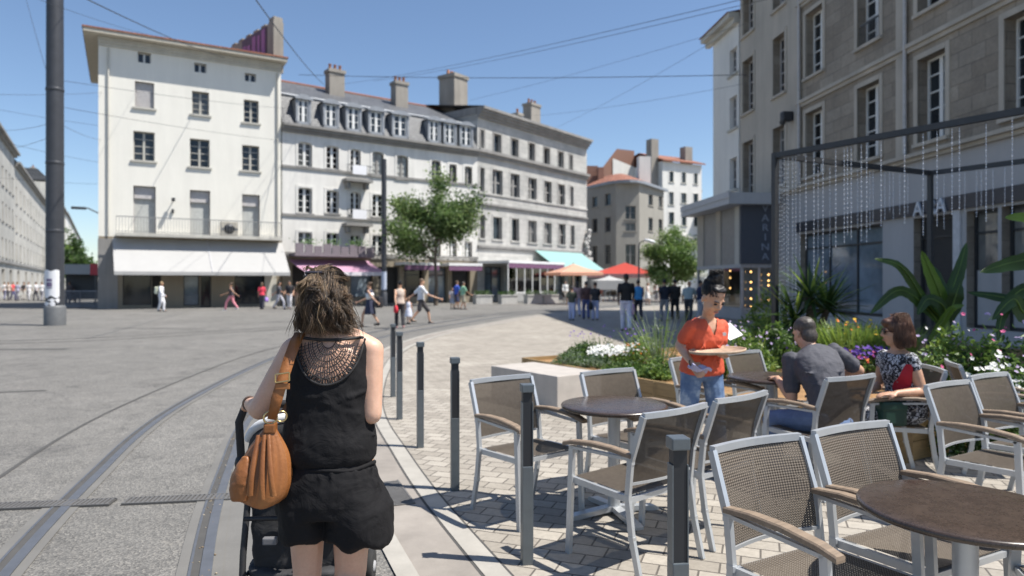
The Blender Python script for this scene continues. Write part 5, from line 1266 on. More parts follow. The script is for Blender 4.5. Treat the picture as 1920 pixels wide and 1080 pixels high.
# far terrace chairs, the same model
rg = random.Random(77)
for i in range(9):
    px = (1062, 1085, 1100, 1118, 1135, 1150, 1165, 1205, 1222)[i]; Y = (50, 52, 54, 53, 56, 57, 59, 60, 61)[i]; p = at(px, 530, Y)
    o = dup(proto, (p.x, p.y, 0), rg.uniform(0, 6.28), 'small distant cafe chair under the peach and red canopies', 'distant cafe chairs under the canopies')
def table(x, y, rz, lab):
    root = empty('round_table', (x, y, .0065), rz, lab, 'table', 'round terrace tables')
    m = MB(); m.lathe([(.30, .715), (.345, .716), (.356, .722), (.358, .732), (.354, .74), (.345, .743), (.2, .743), (.02, .743)], 64); m.build('tabletop', MAT['tabletop'], root)
    m = MB(); m.lathe([(.042, .05), (.042, .715)], 20); m.lathe([(.13, .70), (.13, .714)], 20); m.build('pedestal', MAT['alu'], root)
    for k in range(4):
        a = k * math.pi / 2; d = Vector((math.cos(a), math.sin(a), 0)); s_ = Vector((-d.y, d.x, 0)); m = MB()
        pr = [(0.0, .052), (.04, .060), (.30, .030), (.33, .018), (.33, 0), (.27, 0), (.04, .028), (0.0, .025)]
        vs = [d * r + s_ * w + Vector((0, 0, z)) for w in (-.032, .032) for r, z in pr]; n = len(pr)
        m.add(vs, [tuple(range(n - 1, -1, -1)), tuple(range(n, 2 * n))] + [(i, (i + 1) % n, n + (i + 1) % n, n + i) for i in range(n)]); m.build('foot', MAT['alu'], root)
    return root
table(.69, 4.62, R(20), 'round table with bluish sky sheen between the left chairs')
table(1.66, 2.50, R(10), 'large brown speckled round table in the right foreground')
table(2.26, 5.98, R(5), 'dark round table in front of the seated man')
# ------------------------------------------------------------------ people
SK = {'fair': skin_mat('fair_skin', (.60, .375, .27)), 'tan': skin_mat('tanned_skin', (.42, .24, .155)), 'dark': skin_mat('dark_skin', (.10, .055, .035)), 'warm': skin_mat('warm_skin', (.56, .335, .225))}
HAIR = {'crop': hair_mat('cropped_hair', (.03, .024, .02), (.055, .045, .038), (.09, .075, .065)), 'brown': hair_mat('brown_hair', (.042, .026, .016), (.105, .066, .040), (.235, .155, .092)), 'black': hair_mat('black_hair', (.008, .007, .007), (.016, .014, .014), (.05, .045, .045)),
        'grey': hair_mat('grey_brown_hair', (.05, .042, .036), (.09, .075, .06), (.14, .12, .10)), 'chestnut': hair_mat('chestnut_hair', (.045, .02, .012), (.10, .045, .026), (.22, .12, .075)), 'blond': hair_mat('blond_hair', (.2, .13, .06), (.32, .22, .11), (.42, .3, .17))}
_cl = {}
def cloth(c, key=None):
    k = key or tuple(round(x, 3) for x in c)
    if k not in _cl: _cl[k] = fabric_mat('cloth_%d' % len(_cl), c)
    return _cl[k]
shoe_m = M_('shoe_leather', (.03, .028, .027), .6); white_m = cloth((.72, .71, .70))
V3 = Vector
def axes(fwd, up=(0, 0, 1)):
    f = V3(fwd).normalized(); r = f.cross(V3(up)).normalized(); u = r.cross(f); return r, f, u
def torso(m, P, N, hax, sax, prof, infl=0.0, n=18, bend=None, e=.9):
    P = V3(P); N = V3(N); rings = []; up = (N - P).normalized()
    for t, w, d in prof:
        a = (V3(hax).normalized() * (1 - max(0, min(1, t))) + V3(sax).normalized() * max(0, min(1, t))).normalized(); b = up.cross(a).normalized()
        c = P.lerp(N, t) if t >= 0 else P + (N - P) * t
        if bend is not None: c = c + V3(bend) * math.sin(math.pi * max(0, min(1, t)))
        rings.append((c, a, w + infl, b, d + infl, e))
    return m.loft(rings, n)
MPROF = [(-.20, .06, .06), (-.12, .135, .10), (0, .165, .118), (.22, .150, .108), (.42, .152, .11), (.66, .178, .122), (.84, .172, .108), (.94, .125, .08), (1.0, .062, .058)]
FPROF = [(-.20, .06, .06), (-.12, .14, .105), (0, .172, .122), (.22, .142, .105), (.40, .128, .095), (.62, .148, .118), (.82, .142, .098), (.94, .105, .07), (1.0, .052, .05)]
def head(m, C, fwd, up=(0, 0, 1), k=1.0, face=True):
    r, f, u = axes(fwd, up); C = V3(C); Mx = Matrix((r, f, u)).transposed()
    g = lambda x, y, z: C + (r * x + f * y + u * z) * k
    e = lambda x, y, z, a, b, c: m.ell(g(x, y, z), (a * k, b * k, c * k), 14, 0, Mx)
    e(0, -.012, .032, .074, .094, .086); e(0, .022, -.03, .060, .070, .088); e(0, .052, -.088, .030, .028, .026); e(0, .03, -.07, .047, .045, .04)
    for s in (-1, 1): e(s * .077, -.008, -.012, .010, .02, .03)
    if face:
        m.limb([g(0, .082, .018), g(0, .104, -.022)], [.009 * k, .014 * k], 8)
        for s in (-1, 1): e(s * .012, .094, -.026, .010, .010, .008); e(s * .03, .077, .022, .022, .012, .008); e(s * .034, .062, -.03, .022, .02, .02)
        e(0, .083, -.058, .022, .012, .006); e(0, .08, -.068, .018, .012, .007)
    return g, Mx
def face_features(g, Mx, parent, name='face', brow=HAIR['black'], k=1.0):
    m = MB()
    for s in (-1, 1):
        m.ell(g(s * .031, .081, .003), (.017 * k, .008 * k, .007 * k), 10, 0, Mx)
        m.tube([g(s * .014, .092, .024), g(s * .032, .091, .031), g(s * .052, .078, .024)], [.004, .005, .003], 6, 1)
    m.tube([g(-.022, .088, -.062), g(0, .0965, -.0605), g(.022, .088, -.062)], [.003, .007, .003], 6, 2)
    return m.build(name, [M_('eye_dark', (.02, .015, .012), .3), brow, M_('lips', (.42, .16, .13), .5)], parent)
def hand(m, W, d, n, side=1, curl=.6, k=1.0):
    # W wrist, d pointing direction, n palm normal; side +1: thumb to d x n
    d = V3(d).normalized(); n = (V3(n) - d * V3(n).dot(d)).normalized(); s = d.cross(n).normalized() * side; W = V3(W)
    Mx = Matrix((s, d, n)).transposed()
    m.ell(W + d * .05 * k, (.040 * k, .052 * k, .016 * k), 12, 0, Mx)
    for i, (o, L) in enumerate(((.030, .070), (.011, .079), (-.009, .073), (-.028, .057))):
        p = W + (d * .088 + s * o) * k; pts = [p]; dd = d.copy()
        for j in range(3):
            a = curl * (.55 + .3 * j); dd = (d * math.cos(a * (j + 1) * .6) + n * math.sin(a * (j + 1) * .6)).normalized(); p = p + dd * (L * (.45, .32, .23)[j]) * k; pts.append(p)
        m.limb(pts, [.0092 * k, .0085 * k, .0078 * k, .0068 * k], 8)
    p = W + (d * .022 + s * .034) * k
    m.limb([W + d * .02 * k + s * .02 * k, p + (d * .012 + s * .008 + n * .006) * k, p + (d * .04 + s * .012 + n * .02) * k, p + (d * .062 + s * .004 + n * .032) * k], [.014 * k, .012 * k, .0095 * k, .008 * k], 8)
def foot(m, A, d, infl=0):
    A = V3(A); d = V3(d).normalized(); m.limb([A, A + V3((0, 0, -.05)) - d * .03, A + d * .08 + V3((0, 0, -.055)), A + d * .16 + V3((0, 0, -.07))], [.036 + infl, .034 + infl, .036 + infl, .026 + infl], 8)

# ---- passers-by --------------------------------------------------------------
def walker(lab, px, py, face_deg, H=1.7, sex='m', top=(.5, .5, .5), sleeve='short', bottom='trousers', bc=(.1, .1, .15), hair='brown', hairlen='short', skin='tan', stride=.6, pose='walk', arm=None, vox=.022, shoes=None, cat='person', x=None, hat=None):
    p = G(px, py) if x is None else V3(x); root = empty('person', p, -R(face_deg), lab, cat); k = H / 1.72; pr = MPROF if sex == 'm' else FPROF
    S = lambda *q: V3(q) * k
    arm = arm or (-.55 * stride - .05, .55 * stride + .1)
    hz = .90 if pose != 'sit' else .50; P = S(0, 0, hz); N = S(0, .02 if pose != 'lean' else .2, hz + .52 if pose != 'lean' else hz + .46); C = N + S(0, .02 if pose != 'lean' else .06, .14)
    hips = [S(s * .09, 0, hz - .02) for s in (-1, 1)]; sh = [N + S(s * (.185 if sex == 'm' else .155), -.01, -.065) for s in (-1, 1)]
    if pose == 'sit': kn = [S(s * .11, .42, .48) for s in (-1, 1)]; an = [S(s * .11, .44, .09) for s in (-1, 1)]
    else:
        a = .30 * stride; an = [S(-.085, a, .09 + max(0, -a) * .25), S(.085, -a, .09 + max(0, a) * .25)]
        kn = [(hips[i] + an[i]) / 2 + S(0, .05 + .05 * abs(stride), .01) for i in (0, 1)]
    el = [sh[i] + S((-1, 1)[i] * .045, -.02 + arm[i] * .35, -.275) for i in (0, 1)]; wr = [el[i] + S((-1, 1)[i] * -.0, .10 + arm[i] * .5, -.22 + .08 * abs(arm[i])) for i in (0, 1)]
    rad = lambda *q: [v * k for v in q]
    pk = [(t, w * k, d * k) for t, w, d in pr]
    m = MB(); torso(m, P, N, (1, 0, 0), (1, 0, 0), pk, 0, 12); m.limb([N - S(0, 0, .03), C + S(0, -.02, -.05)], rad(.056, .05), 8); g, Mx = head(m, C, (0, 1, -.1), k=k)
    for i in (0, 1):
        m.limb([sh[i], el[i], wr[i]], rad(.05, .038, .028), 8); m.ell(wr[i] + (wr[i] - el[i]).normalized() * .06 * k, (.032 * k, .04 * k, .075 * k), 8)
        m.limb([hips[i], kn[i], kn[i].lerp(an[i], .35), an[i]], rad(.083, .056, .055, .036), 8); foot(m, an[i], (0, 1, 0))
    m.fused('body', SK[skin], root, vox, 2)
    m = MB(); infl = .016
    if sleeve == 'dress': pass
    torso(m, P, N, (1, 0, 0), (1, 0, 0), [q for q in pk if q[0] >= -.13], infl * k, 12)
    if sleeve != 'none':
        for i in (0, 1): m.limb([sh[i], sh[i].lerp(el[i], .75)] if sleeve == 'short' else [sh[i], el[i], wr[i]], rad(.062, .06) if sleeve == 'short' else rad(.062, .052, .042), 8)
    if bottom == 'dress': m.loft([(P + S(0, 0, .1), S(1, 0, 0), .17, S(0, 1, 0), .13), (P + S(0, 0, -.1), S(1, 0, 0), .21, S(0, 1, 0), .17), (P + S(0, 0, -.42), S(1, 0, 0), .25, S(0, 1, 0), .22)], 14)
    m.fused('top' if bottom != 'dress' else 'dress', cloth(top), root, vox, 2, ripple=.02, rscale=.12)
    if bottom != 'dress':
        m = MB(); torso(m, P, N, (1, 0, 0), (1, 0, 0), [q for q in pk if q[0] < .2], .018 * k, 12)
        if bottom == 'skirt': m.loft([(P + S(0, 0, .08), S(1, 0, 0), .16, S(0, 1, 0), .12), (P + S(0, 0, -.12), S(1, 0, 0), .2, S(0, 1, 0), .16), (P + S(0, 0, -.42), S(1, 0, 0), .23, S(0, 1, 0), .2)], 14)
        else:
            for i in (0, 1): m.limb([hips[i], kn[i]] if bottom == 'shorts' else [hips[i], kn[i], an[i] + S(0, 0, .0)], rad(.102, .088) if bottom == 'shorts' else rad(.1, .078, .066), 8)
        m.fused(bottom, cloth(bc), root, vox, 2, ripple=.015, rscale=.12)
    for i in (0, 1): m = MB(); foot(m, an[i] - S(0, 0, .012), (0, 1, 0), .008); m.fused('shoe', shoes or shoe_m, root, vox, 1)
    m = MB(); h_ = lambda x, y, z, a, b, c: m.ell(g(x, y, z), (a * k, b * k, c * k), 12, 0, Mx)
    h_(0, -.022, .045, .083, .096, .09)
    if hairlen == 'long': h_(0, -.07, -.04, .085, .05, .13); h_(0, -.075, -.13, .08, .04, .08)
    if hairlen == 'bun': h_(0, -.10, .08, .05, .05, .05)
    if hairlen != 'bald': m.fused('hair', HAIR[hair], root, vox * .8, 1)
    if hat: m = MB(); m.lathe([(.15 * k, 0), (.15 * k, .01), (.09 * k, .015), (.085 * k, .09), (.05 * k, .10)], 14, g(0, -.01, .06)); m.build('hat', cloth(hat), root)
    return root, wr
def held_bag(root, wr, i, c, lab, w=.16, h=.32, drop=.12, name='shopping_bag', cat='bag', mt=None):
    bpy.context.view_layer.update(); q = root.matrix_world @ wr[i]; o = empty(name, q + V3((0, 0, -drop - h)), root.rotation_euler.z, lab, cat)
    m = MB(); rg = random.Random(int(q.x * 100)); rings = []
    for t, s_ in ((0, .55), (.1, .95), (.45, 1.05), (.8, .8), (1.0, .35)): rings.append((V3((0, 0, h * t)), V3((0, 1, 0)), w * s_, V3((1, 0, 0)), w * .45 * s_))
    m.loft(rings, 14); m.build('bag_body', mt or cloth(c), o); m = MB()
    for s in (-1, 1): m.tube([(0, s * w * .3, h), (0, s * w * .12, h + drop * .8), (0, 0, h + drop + .04)], .008, 5)
    m.build('handle', mt or cloth(c), o)
def backpack(root, c, lab, z=1.15, w=.15, name='backpack', y=-.22, x=0):
    bpy.context.view_layer.update(); q = root.matrix_world @ V3((x, y, z)); o = empty(name, q, root.rotation_euler.z, lab, 'bag')
    m = MB(); m.bbox(-w, w, -.08, .08, -.2, .2, .05); m.build('pack_body', cloth(c), o); m = MB(); m.bbox(-w * .7, w * .7, -.115, -.08, -.16, .02, .015); m.build('pocket', cloth(mul(c, .7)), o)
    m = MB()
    for s in (-1, 1): m.tube([(s * w * .7, .08, .18), (s * w * .8, .2, .24), (s * w * .8, .3, .1)], .018, 5)
    m.build('strap', cloth(mul(c, .6)), o)
r, w = walker('white haired person in white clothes walking past the awning shop', 302, 584, 90, 1.66, 'f', (.72, .72, .76), 'long', 'trousers', (.72, .72, .74), 'blond', 'short', 'tan', .35); backpack(r, (.62, .64, .5), 'pale cream backpack on the person in white', w=.14)
walker('woman in black top and red and white trousers striding past the shop window', 434, 582, -90, 1.6, 'f', (.05, .04, .05), 'none', 'trousers', (.65, .25, .30), 'brown', 'bun', 'tan', 1.1, shoes=white_m)
r, w = walker('person in bright coral red top near the shop pier', 491, 580, 0, 1.62, 'f', (.75, .06, .10), 'short', 'trousers', (.06, .06, .08), 'brown', 'long', 'tan', .2); held_bag(r, w, 1, (.35, .22, .60), 'lilac bag carried by the person in coral red', w=.2, h=.28)
walker('person in pale grey trousers and dark top striding past the shop pier', 523, 580, 90, 1.66, 'm', (.06, .06, .07), 'short', 'trousers', (.45, .45, .5), 'black', 'short', 'tan', 1.0)
walker('person in black top and white trousers under the mauve awning', 543, 579, 180, 1.72, 'm', (.03, .03, .035), 'short', 'trousers', (.66, .66, .68), 'black', 'short', 'tan', .3)
walker('person in brown top at the left of the woman\'s hair', 558, 580, 180, 1.66, 'f', (.24, .13, .09), 'none', 'shorts', (.3, .22, .16), 'brown', 'long', 'warm', .4)
r, w = walker('woman in navy dress with white wrap walking left across the tracks', 694, 613, -75, 1.62, 'f', (.03, .035, .07), 'none', 'dress', hair='brown', hairlen='bun', skin='warm', stride=1.0); backpack(r, (.02, .02, .025), 'black shoulder bag of the woman in the navy dress', z=.88, w=.17, name='shoulder_bag', y=-.3, x=.1)
m = MB(); torso(m, (0, 0, .98), (0, .02, 1.2), (1, 0, 0), (1, 0, 0), [(0, .165, .13), (.5, .16, .13), (1, .16, .13)]); m.build('white_wrap', white_m, r)
r, w = walker('woman in cream top and black trousers carrying a red bag', 750, 616, -20, 1.66, 'f', (.55, .45, .38), 'none', 'trousers', (.03, .03, .035), 'black', 'bun', 'warm', .7, shoes=cloth((.6, .35, .33))); held_bag(r, w, 0, (.62, .03, .05), 'bright red handbag held by the woman in black trousers', w=.16, h=.26, drop=.05, name='handbag')
walker('small child in a pale long dress beside the woman with the red bag', 766, 608, 10, 1.02, 'f', (.68, .70, .80), 'none', 'dress', hair='brown', skin='warm', stride=.2)
walker('man in white shirt and dark shorts striding right', 789, 607, 75, 1.76, 'm', (.70, .72, .76), 'short', 'shorts', (.06, .055, .06), 'brown', 'short', 'warm', 1.15)
walker('child in grey clothes beside the man in blue', 848, 580, 170, 1.3, 'm', (.38, .36, .38), 'short', 'shorts', (.35, .37, .45), 'brown', 'short', 'tan', .3)
walker('man in royal blue shirt and dark shorts near the tree trunk', 856, 580, 60, 1.72, 'm', (.05, .12, .55), 'short', 'shorts', (.05, .06, .12), 'brown', 'short', 'tan', .5)
walker('person in pale green shirt and khaki shorts near the tree trunk', 868, 581, 60, 1.66, 'm', (.25, .48, .33), 'short', 'shorts', (.32, .30, .24), 'grey', 'short', 'tan', .6)
walker('man in white shirt and cream trousers standing by the turquoise awning', 1060, 567, 170, 1.74, 'm', (.72, .72, .70), 'long', 'trousers', (.60, .55, .45), 'grey', 'short', 'tan', .2)
walker('person in white and navy beside the pale planter boxes', 1026, 563, -90, 1.66, 'f', (.62, .62, .68), 'short', 'trousers', (.06, .06, .12), 'brown', 'short', 'warm', .3)
walker('child in dark green top and light blue trousers', 1072, 601, 10, 1.45, 'm', (.06, .07, .05), 'short', 'trousers', (.40, .46, .68), 'black', 'short', 'tan', .3)
walker('person in pinkish top walking behind the child in green', 1082, 594, -10, 1.66, 'f', (.45, .30, .30), 'short', 'trousers', (.35, .38, .55), 'black', 'long', 'tan', .6)
r, w = walker('person in brown top and blue jeans with a black bag', 1099, 599, 0, 1.66, 'm', (.11, .06, .055), 'long', 'trousers', (.08, .11, .28), 'black', 'short', 'tan', .7)
r, w = walker('person in black top and pale blue trousers walking away', 1116, 601, 5, 1.62, 'f', (.03, .03, .035), 'short', 'trousers', (.45, .48, .68), 'black', 'bun', 'tan', .5); held_bag(r, w, 0, (.02, .02, .022), 'big black shoulder bag between the two walking people', w=.2, h=.34, drop=.05, name='shoulder_bag')
r, w = walker('tall man in black T-shirt and white trousers walking away', 1174, 621, 5, 1.90, 'm', (.012, .012, .014), 'short', 'trousers', (.62, .62, .76), 'black', 'short', 'dark', .55); held_bag(r, w, 1, (.68, .42, .60), 'pink and white plastic carrier bag beside the man in white trousers', w=.15, h=.36)
walker('person in bright blue top and dark trousers behind the man in black', 1197, 602, 0, 1.72, 'm', (.06, .28, .58), 'none', 'trousers', (.03, .03, .045), 'black', 'short', 'tan', .7)
walker('woman in white dress standing under the red canopy', 1214, 572, 120, 1.62, 'f', (.68, .66, .64), 'none', 'dress', hair='brown', hairlen='long', skin='warm', stride=.3)
walker('man in black and blue shirt with grey trousers walking away', 1246, 603, 0, 1.74, 'm', (.015, .02, .035), 'short', 'trousers', (.27, .27, .29), 'black', 'short', 'tan', .6)
walker('person all in dark clothes left of the waitress', 1266, 600, 0, 1.74, 'm', (.025, .024, .022), 'long', 'trousers', (.025, .024, .026), 'black', 'short', 'tan', .5)
walker('person in pale grey green shirt leaning beside the waitress\'s head', 1291, 605, 20, 1.74, 'm', (.30, .36, .36), 'short', 'trousers', (.05, .05, .06), 'grey', 'bald', 'tan', .5, pose='lean')
walker('person in navy top just behind the waitress\'s head', 1312, 603, 90, 1.7, 'm', (.03, .04, .09), 'short', 'trousers', (.5, .5, .55), 'black', 'short', 'tan', .5)
for i, (px, Y, c, d, lab) in enumerate(((1096, 56, (.70, .68, .66), 90, 'seated guest in white under the peach parasol'), (1128, 58, (.55, .22, .18), -90, 'seated guest in rust red under the white parasol'), (1150, 58, (.5, .45, .40), 90, 'seated guest in beige under the white parasol'), (1160, 60, (.6, .12, .10), -90, 'seated guest in red under the red canopy'), (1108, 58, (.1, .15, .3), 180, 'seated guest in navy behind the peach parasol'), (1230, 62, (.66, .64, .6), 180, 'guest in cream at the right end of the red canopy'))):
    q = at(px, 530, Y); walker(lab, 0, 0, d, 1.7, 'f' if i % 2 else 'm', c, 'short', 'trousers', (.1, .1, .14), 'brown', 'short', 'tan', 0, pose='sit' if i < 5 else 'walk', x=(q.x, q.y, 0), vox=.03)
for i, (px, Y, c, b, lab) in enumerate(((8, 62, (.7, .7, .72), (.2, .2, .3), 'person in white at the extreme left of the street crowd'), (16, 60, (.6, .5, .45), (.1, .1, .12), 'person in beige second from the left edge of the street crowd'), (24, 61, (.70, .08, .09), (.1, .1, .2), 'person in red in the left street crowd'), (33, 59, (.45, .45, .6), (.15, .15, .2), 'person in lilac grey in the left street crowd'), (44, 62, (.1, .09, .09), (.5, .48, .45), 'person in black top and pale trousers in the left street crowd'), (54, 60, (.72, .72, .75), (.65, .65, .68), 'person all in white in the left street crowd'), (68, 61, (.6, .6, .64), (.1, .1, .12), 'person in pale grey near the tram mast'), (78, 58, (.70, .70, .72), (.3, .3, .35), 'person in white shirt left of the mast posters'), (131, 52, (.12, .10, .10), (.06, .06, .07), 'person in dark clothes behind the railing'), (145, 53, (.2, .15, .08), (.1, .09, .07), 'person in brown under the white kiosk'))):
    q = at(px, 530, Y); walker(lab, 0, 0, (0, 180, 90, 200, 30, 170, -90, 0, 180, 90)[i], 1.68, 'f' if i % 2 else 'm', c, 'short', 'trousers', b, 'brown', 'short', 'tan', .5, x=(q.x, q.y, 0), vox=.035)

# ---- the woman with the pushchair, seen from behind ---------------------------
B = V3((-.66, 2.5, 0)); root = empty('person', B, 0, 'woman in black lace backed top and shorts pushing a pushchair, seen from behind', 'person'); wr_ = root
P, N = V3((-.012, 0, .90)), V3((.004, .0, 1.385)); C = V3((-.028, .035, 1.505)); lac = (1, 0, 0)
shL, elL, wrL = V3((-.142, 0, 1.322)), V3((-.258, -.015, 1.11)), V3((-.41, .29, 1.075)); shR, elR, wrR = V3((.146, 0, 1.322)), V3((.152, -.03, 1.095)), V3((.03, .30, 1.07))
def woman_prof(s):                           # absolute heights: (z, half width, half depth)
    return [(z, w + s, d + s) for z, w, d in ((.80, .09, .09), (.84, .15, .12), (.90, .168, .128), (.98, .150, .112), (1.05, .135, .10), (1.14, .140, .105), (1.24, .145, .098), (1.31, .130, .082), (1.355, .085, .062), (1.39, .052, .05))]
def zloft(m, prof, cx, cy=0, n=28, e=.92): return m.loft([(V3((cx(z) if callable(cx) else cx, cy(z) if callable(cy) else cy, z)), V3((1, 0, 0)), w, V3((0, 1, 0)), d, e) for z, w, d in prof], n)
cxf = lambda z: -.012 + .016 * max(0, min(1, (z - .9) / .48))
m = MB(); zloft(m, woman_prof(0), cxf); m.limb([V3((.0, .0, 1.36)), C + V3((0, -.02, -.07))], [.056, .052]); g, Mx = head(m, C, (-.12, 1, -.12), k=.91)
m.limb([V3((-.07, 0, 1.365)), shL], [.04, .047]); m.limb([V3((.08, 0, 1.365)), shR], [.04, .047])
m.limb([shL, shL.lerp(elL, .5), elL, elL.lerp(wrL, .35), wrL], [.046, .044, .040, .037, .026]); m.limb([shR, shR.lerp(elR, .5), elR, elR.lerp(wrR, .35), wrR], [.045, .042, .038, .037, .026])
hand(m, wrL, (-.15, 1, .0), (.4, .1, -1), 1, 1.3); hand(m, wrR, (-.25, 1, -.0), (-.3, .1, -1), -1, 1.3)
m.limb([V3((-.092, .0, .86)), V3((-.094, .015, .50)), V3((-.094, -.01, .40)), V3((-.092, -.02, .30)), V3((-.09, .0, .09))], [.082, .053, .052, .05, .034]); foot(m, (-.09, 0, .09), (-.1, 1, 0))
m.limb([V3((.075, .0, .86)), V3((.062, .03, .50)), V3((.062, -.03, .43)), V3((.066, -.16, .36)), V3((.07, -.32, .22))], [.085, .059, .054, .052, .035]); foot(m, (.07, -.32, .22), (0, .75, -.6))
m.fused('body', SK['fair'], root, .0075, 5)
# blouse
bprof = [(.905, .135, .11), (.915, .158, .125), (.94, .172, .14), (.985, .174, .143), (1.05, .163, .128), (1.12, .157, .116), (1.19, .157, .113), (1.26, .152, .106), (1.315, .150, .092), (1.345, .150, .078), (1.368, .138, .066), (1.382, .105, .056)]
hold = {}
def cut_back(me):
    bm = bmesh.new(); bm.from_mesh(me); hold['bvh'] = BVHTree.FromBMesh(bm)
    kill = [f for f in bm.faces if f.calc_center_median().y < .01 and inU(f.calc_center_median()) and f.calc_center_median().z > 1.2]
    bmesh.ops.delete(bm, geom=kill, context='FACES'); bm.to_mesh(me); bm.free()
UC, UA, UZ = .008, .118, .162
def inU(p): return ((p.x - UC) / UA) ** 2 + ((1.375 - p.z) / UZ) ** 2 < .985 and p.z < 1.40
blk = fabric_mat('black_viscose', (.0095, .009, .010), .85, .4); blk.node_tree.nodes['Principled BSDF'].inputs['Specular IOR Level'].default_value = .25
m = MB(); zloft(m, bprof, cxf, n=36)
rg = random.Random(2)
for i in range(13):                          # soft folds above the waistband and drag folds across the back
    z = rg.uniform(.95, 1.17); x = rg.uniform(-.13, .05); L = rg.uniform(.06, .16); a = rg.uniform(-.5, .35)
    yb = lambda xx: -(.136 if z < 1.03 else .115) * math.sqrt(max(.05, 1 - (xx / .172) ** 2)) ** .9
    pts = [V3((x + L * t * math.cos(a), yb(x + L * t * math.cos(a)) + .004, z + L * t * math.sin(a))) for t in (0, .33, .66, 1)]
    m.tube(pts, [.003, .009, .008, .003], 6)
m.fused('blouse', blk, root, .0065, 3, post=cut_back, ripple=.012, rscale=.055)
# lace yoke
bvh = hold['bvh']
def onback(x, z):
    h = bvh.ray_cast(V3((x, -1, z)), V3((0, 1, 0)))
    return (h[0] + V3((0, -.002, 0))) if h[0] is not None else V3((x, -.06, z))
m = MB(); ks = [.22, .36, .50, .62, .74, .86, 1.0]
def upt(k, t): a = math.pi * t; return UC - UA * k * math.cos(a), 1.374 - UZ * k * math.sin(a) ** (.9)
def arc(k, r, t0=.04, t1=.96, n=44): m.tube([onback(*upt(k, t0 + (t1 - t0) * i / n)) for i in range(n + 1)], r, 5)
for k in ks: arc(k, .0016 if k < 1 else .0050)
for k in (.56,): arc(k, .0010)
for a, b, n in ((.22, .36, 15), (.36, .50, 17), (.50, .62, 24), (.62, .74, 28), (.74, .86, 32), (.86, 1.0, 38)):
    for i in range(n):
        t = .05 + .9 * (i + .5) / n; m.tube([onback(*upt(a, t)), onback(*upt((a + b) / 2, t + .004)), onback(*upt(b, t))], .0013 if a < .8 else .0020, 4)
for i in range(9):                           # scallop rosettes along the lower edge
    t = .16 + .68 * i / 8; cx_, cz_ = upt(.925, t)
    for rr_ in (.010,): m.tube([onback(cx_ + rr_ * math.cos(q * .5236), cz_ + rr_ * math.sin(q * .5236)) + V3((0, -.0015, 0)) for q in range(13)], .0022, 4)
m.tube([onback(UC - .118 + .236 * i / 16, 1.374 - .008 * math.sin(math.pi * i / 16)) for i in range(17)], .0055, 6)
m.build('lace_yoke', M_('black_lace', (.018, .016, .016), .7), root)
# bloomer shorts
m = MB(); zloft(m, [(.945, .13, .105), (.925, .160, .127), (.90, .17, .138), (.85, .185, .15), (.79, .196, .155), (.74, .19, .145)], -.01, n=32)
for (cx_, hw, zb) in ((-.092, .092, .652), (.100, .122, .630)):
    m.loft([(V3((cx_ * .8, .0, .84)), V3((1, 0, 0)), hw * .8, V3((0, 1, 0)), .13), (V3((cx_, .0, .76)), V3((1, 0, 0)), hw * 1.0, V3((0, 1, 0)), .145), (V3((cx_, 0, .70)), V3((1, 0, 0)), hw * 1.02, V3((0, 1, 0)), .142), (V3((cx_, 0, zb + .02)), V3((1, 0, 0)), hw * 1.02, V3((0, 1, 0)), .138), (V3((cx_, 0, zb)), V3((1, 0, 0)), hw * .93, V3((0, 1, 0)), .12)], 24)
for i in range(26):
    a = rg.uniform(3.2, 6.2); x0 = .175 * math.cos(a); y0 = .142 * math.sin(a); zt = rg.uniform(.86, .92); L = rg.uniform(.08, .2)
    m.tube([(x0, y0 + .004, zt), (x0 * 1.06, y0 * 1.04 + .002, zt - L * .5), (x0 * 1.10, y0 * 1.06 + .004, zt - L)], [.003, .008, .003], 5)
def scallop(me):
    for v in me.vertices:
        if v.co.z < .70: v.co.z += (.70 - v.co.z) / .06 * .010 * math.sin(v.co.x * 55) + .006 * math.sin(v.co.x * 23 + 1)
m.fused('shorts', blk, root, .007, 3, post=scallop, ripple=.016, rscale=.07)
m = MB(); m.tube([V3((-.156 * math.cos(a), -.130 * math.sin(a), .914 + .004 * math.sin(a * 5))) for a in [math.pi * i / 24 for i in range(25)]], .008, 6); m.build('waist_seam', blk, root)
# hair: mass + locks of strands
hm = HAIR['brown']; hb = hair_mat('highlight_hair', (.10, .066, .036), (.21, .142, .080), (.36, .255, .155)); hd_ = hair_mat('dark_hair_strand', (.018, .012, .009), (.04, .027, .018), (.08, .055, .036))  # hb: blond streaks, with sun highlights painted into their colour
m = MB()
for (x, y, z, a, b, c) in ((0, -.02, .04, .073, .098, .084), (0, -.05, -.03, .070, .066, .09), (0, -.055, -.075, .068, .045, .045), (-.01, -.062, .03, .055, .05, .055)): m.ell(g(x, y, z), (a * .91, b * .91, c * .91), 14, 0, Mx)
hair_o = m.fused('hair', hd_, root, .01, 3, ripple=.015, rscale=.04)
m = MB(); rg = random.Random(9); CL = g(-.03, -.108, .082)
def scalp(az, el_): return g(.074 * math.cos(az) * math.cos(el_), -.02 + .103 * math.sin(az) * math.cos(el_), .042 + .088 * math.sin(el_))
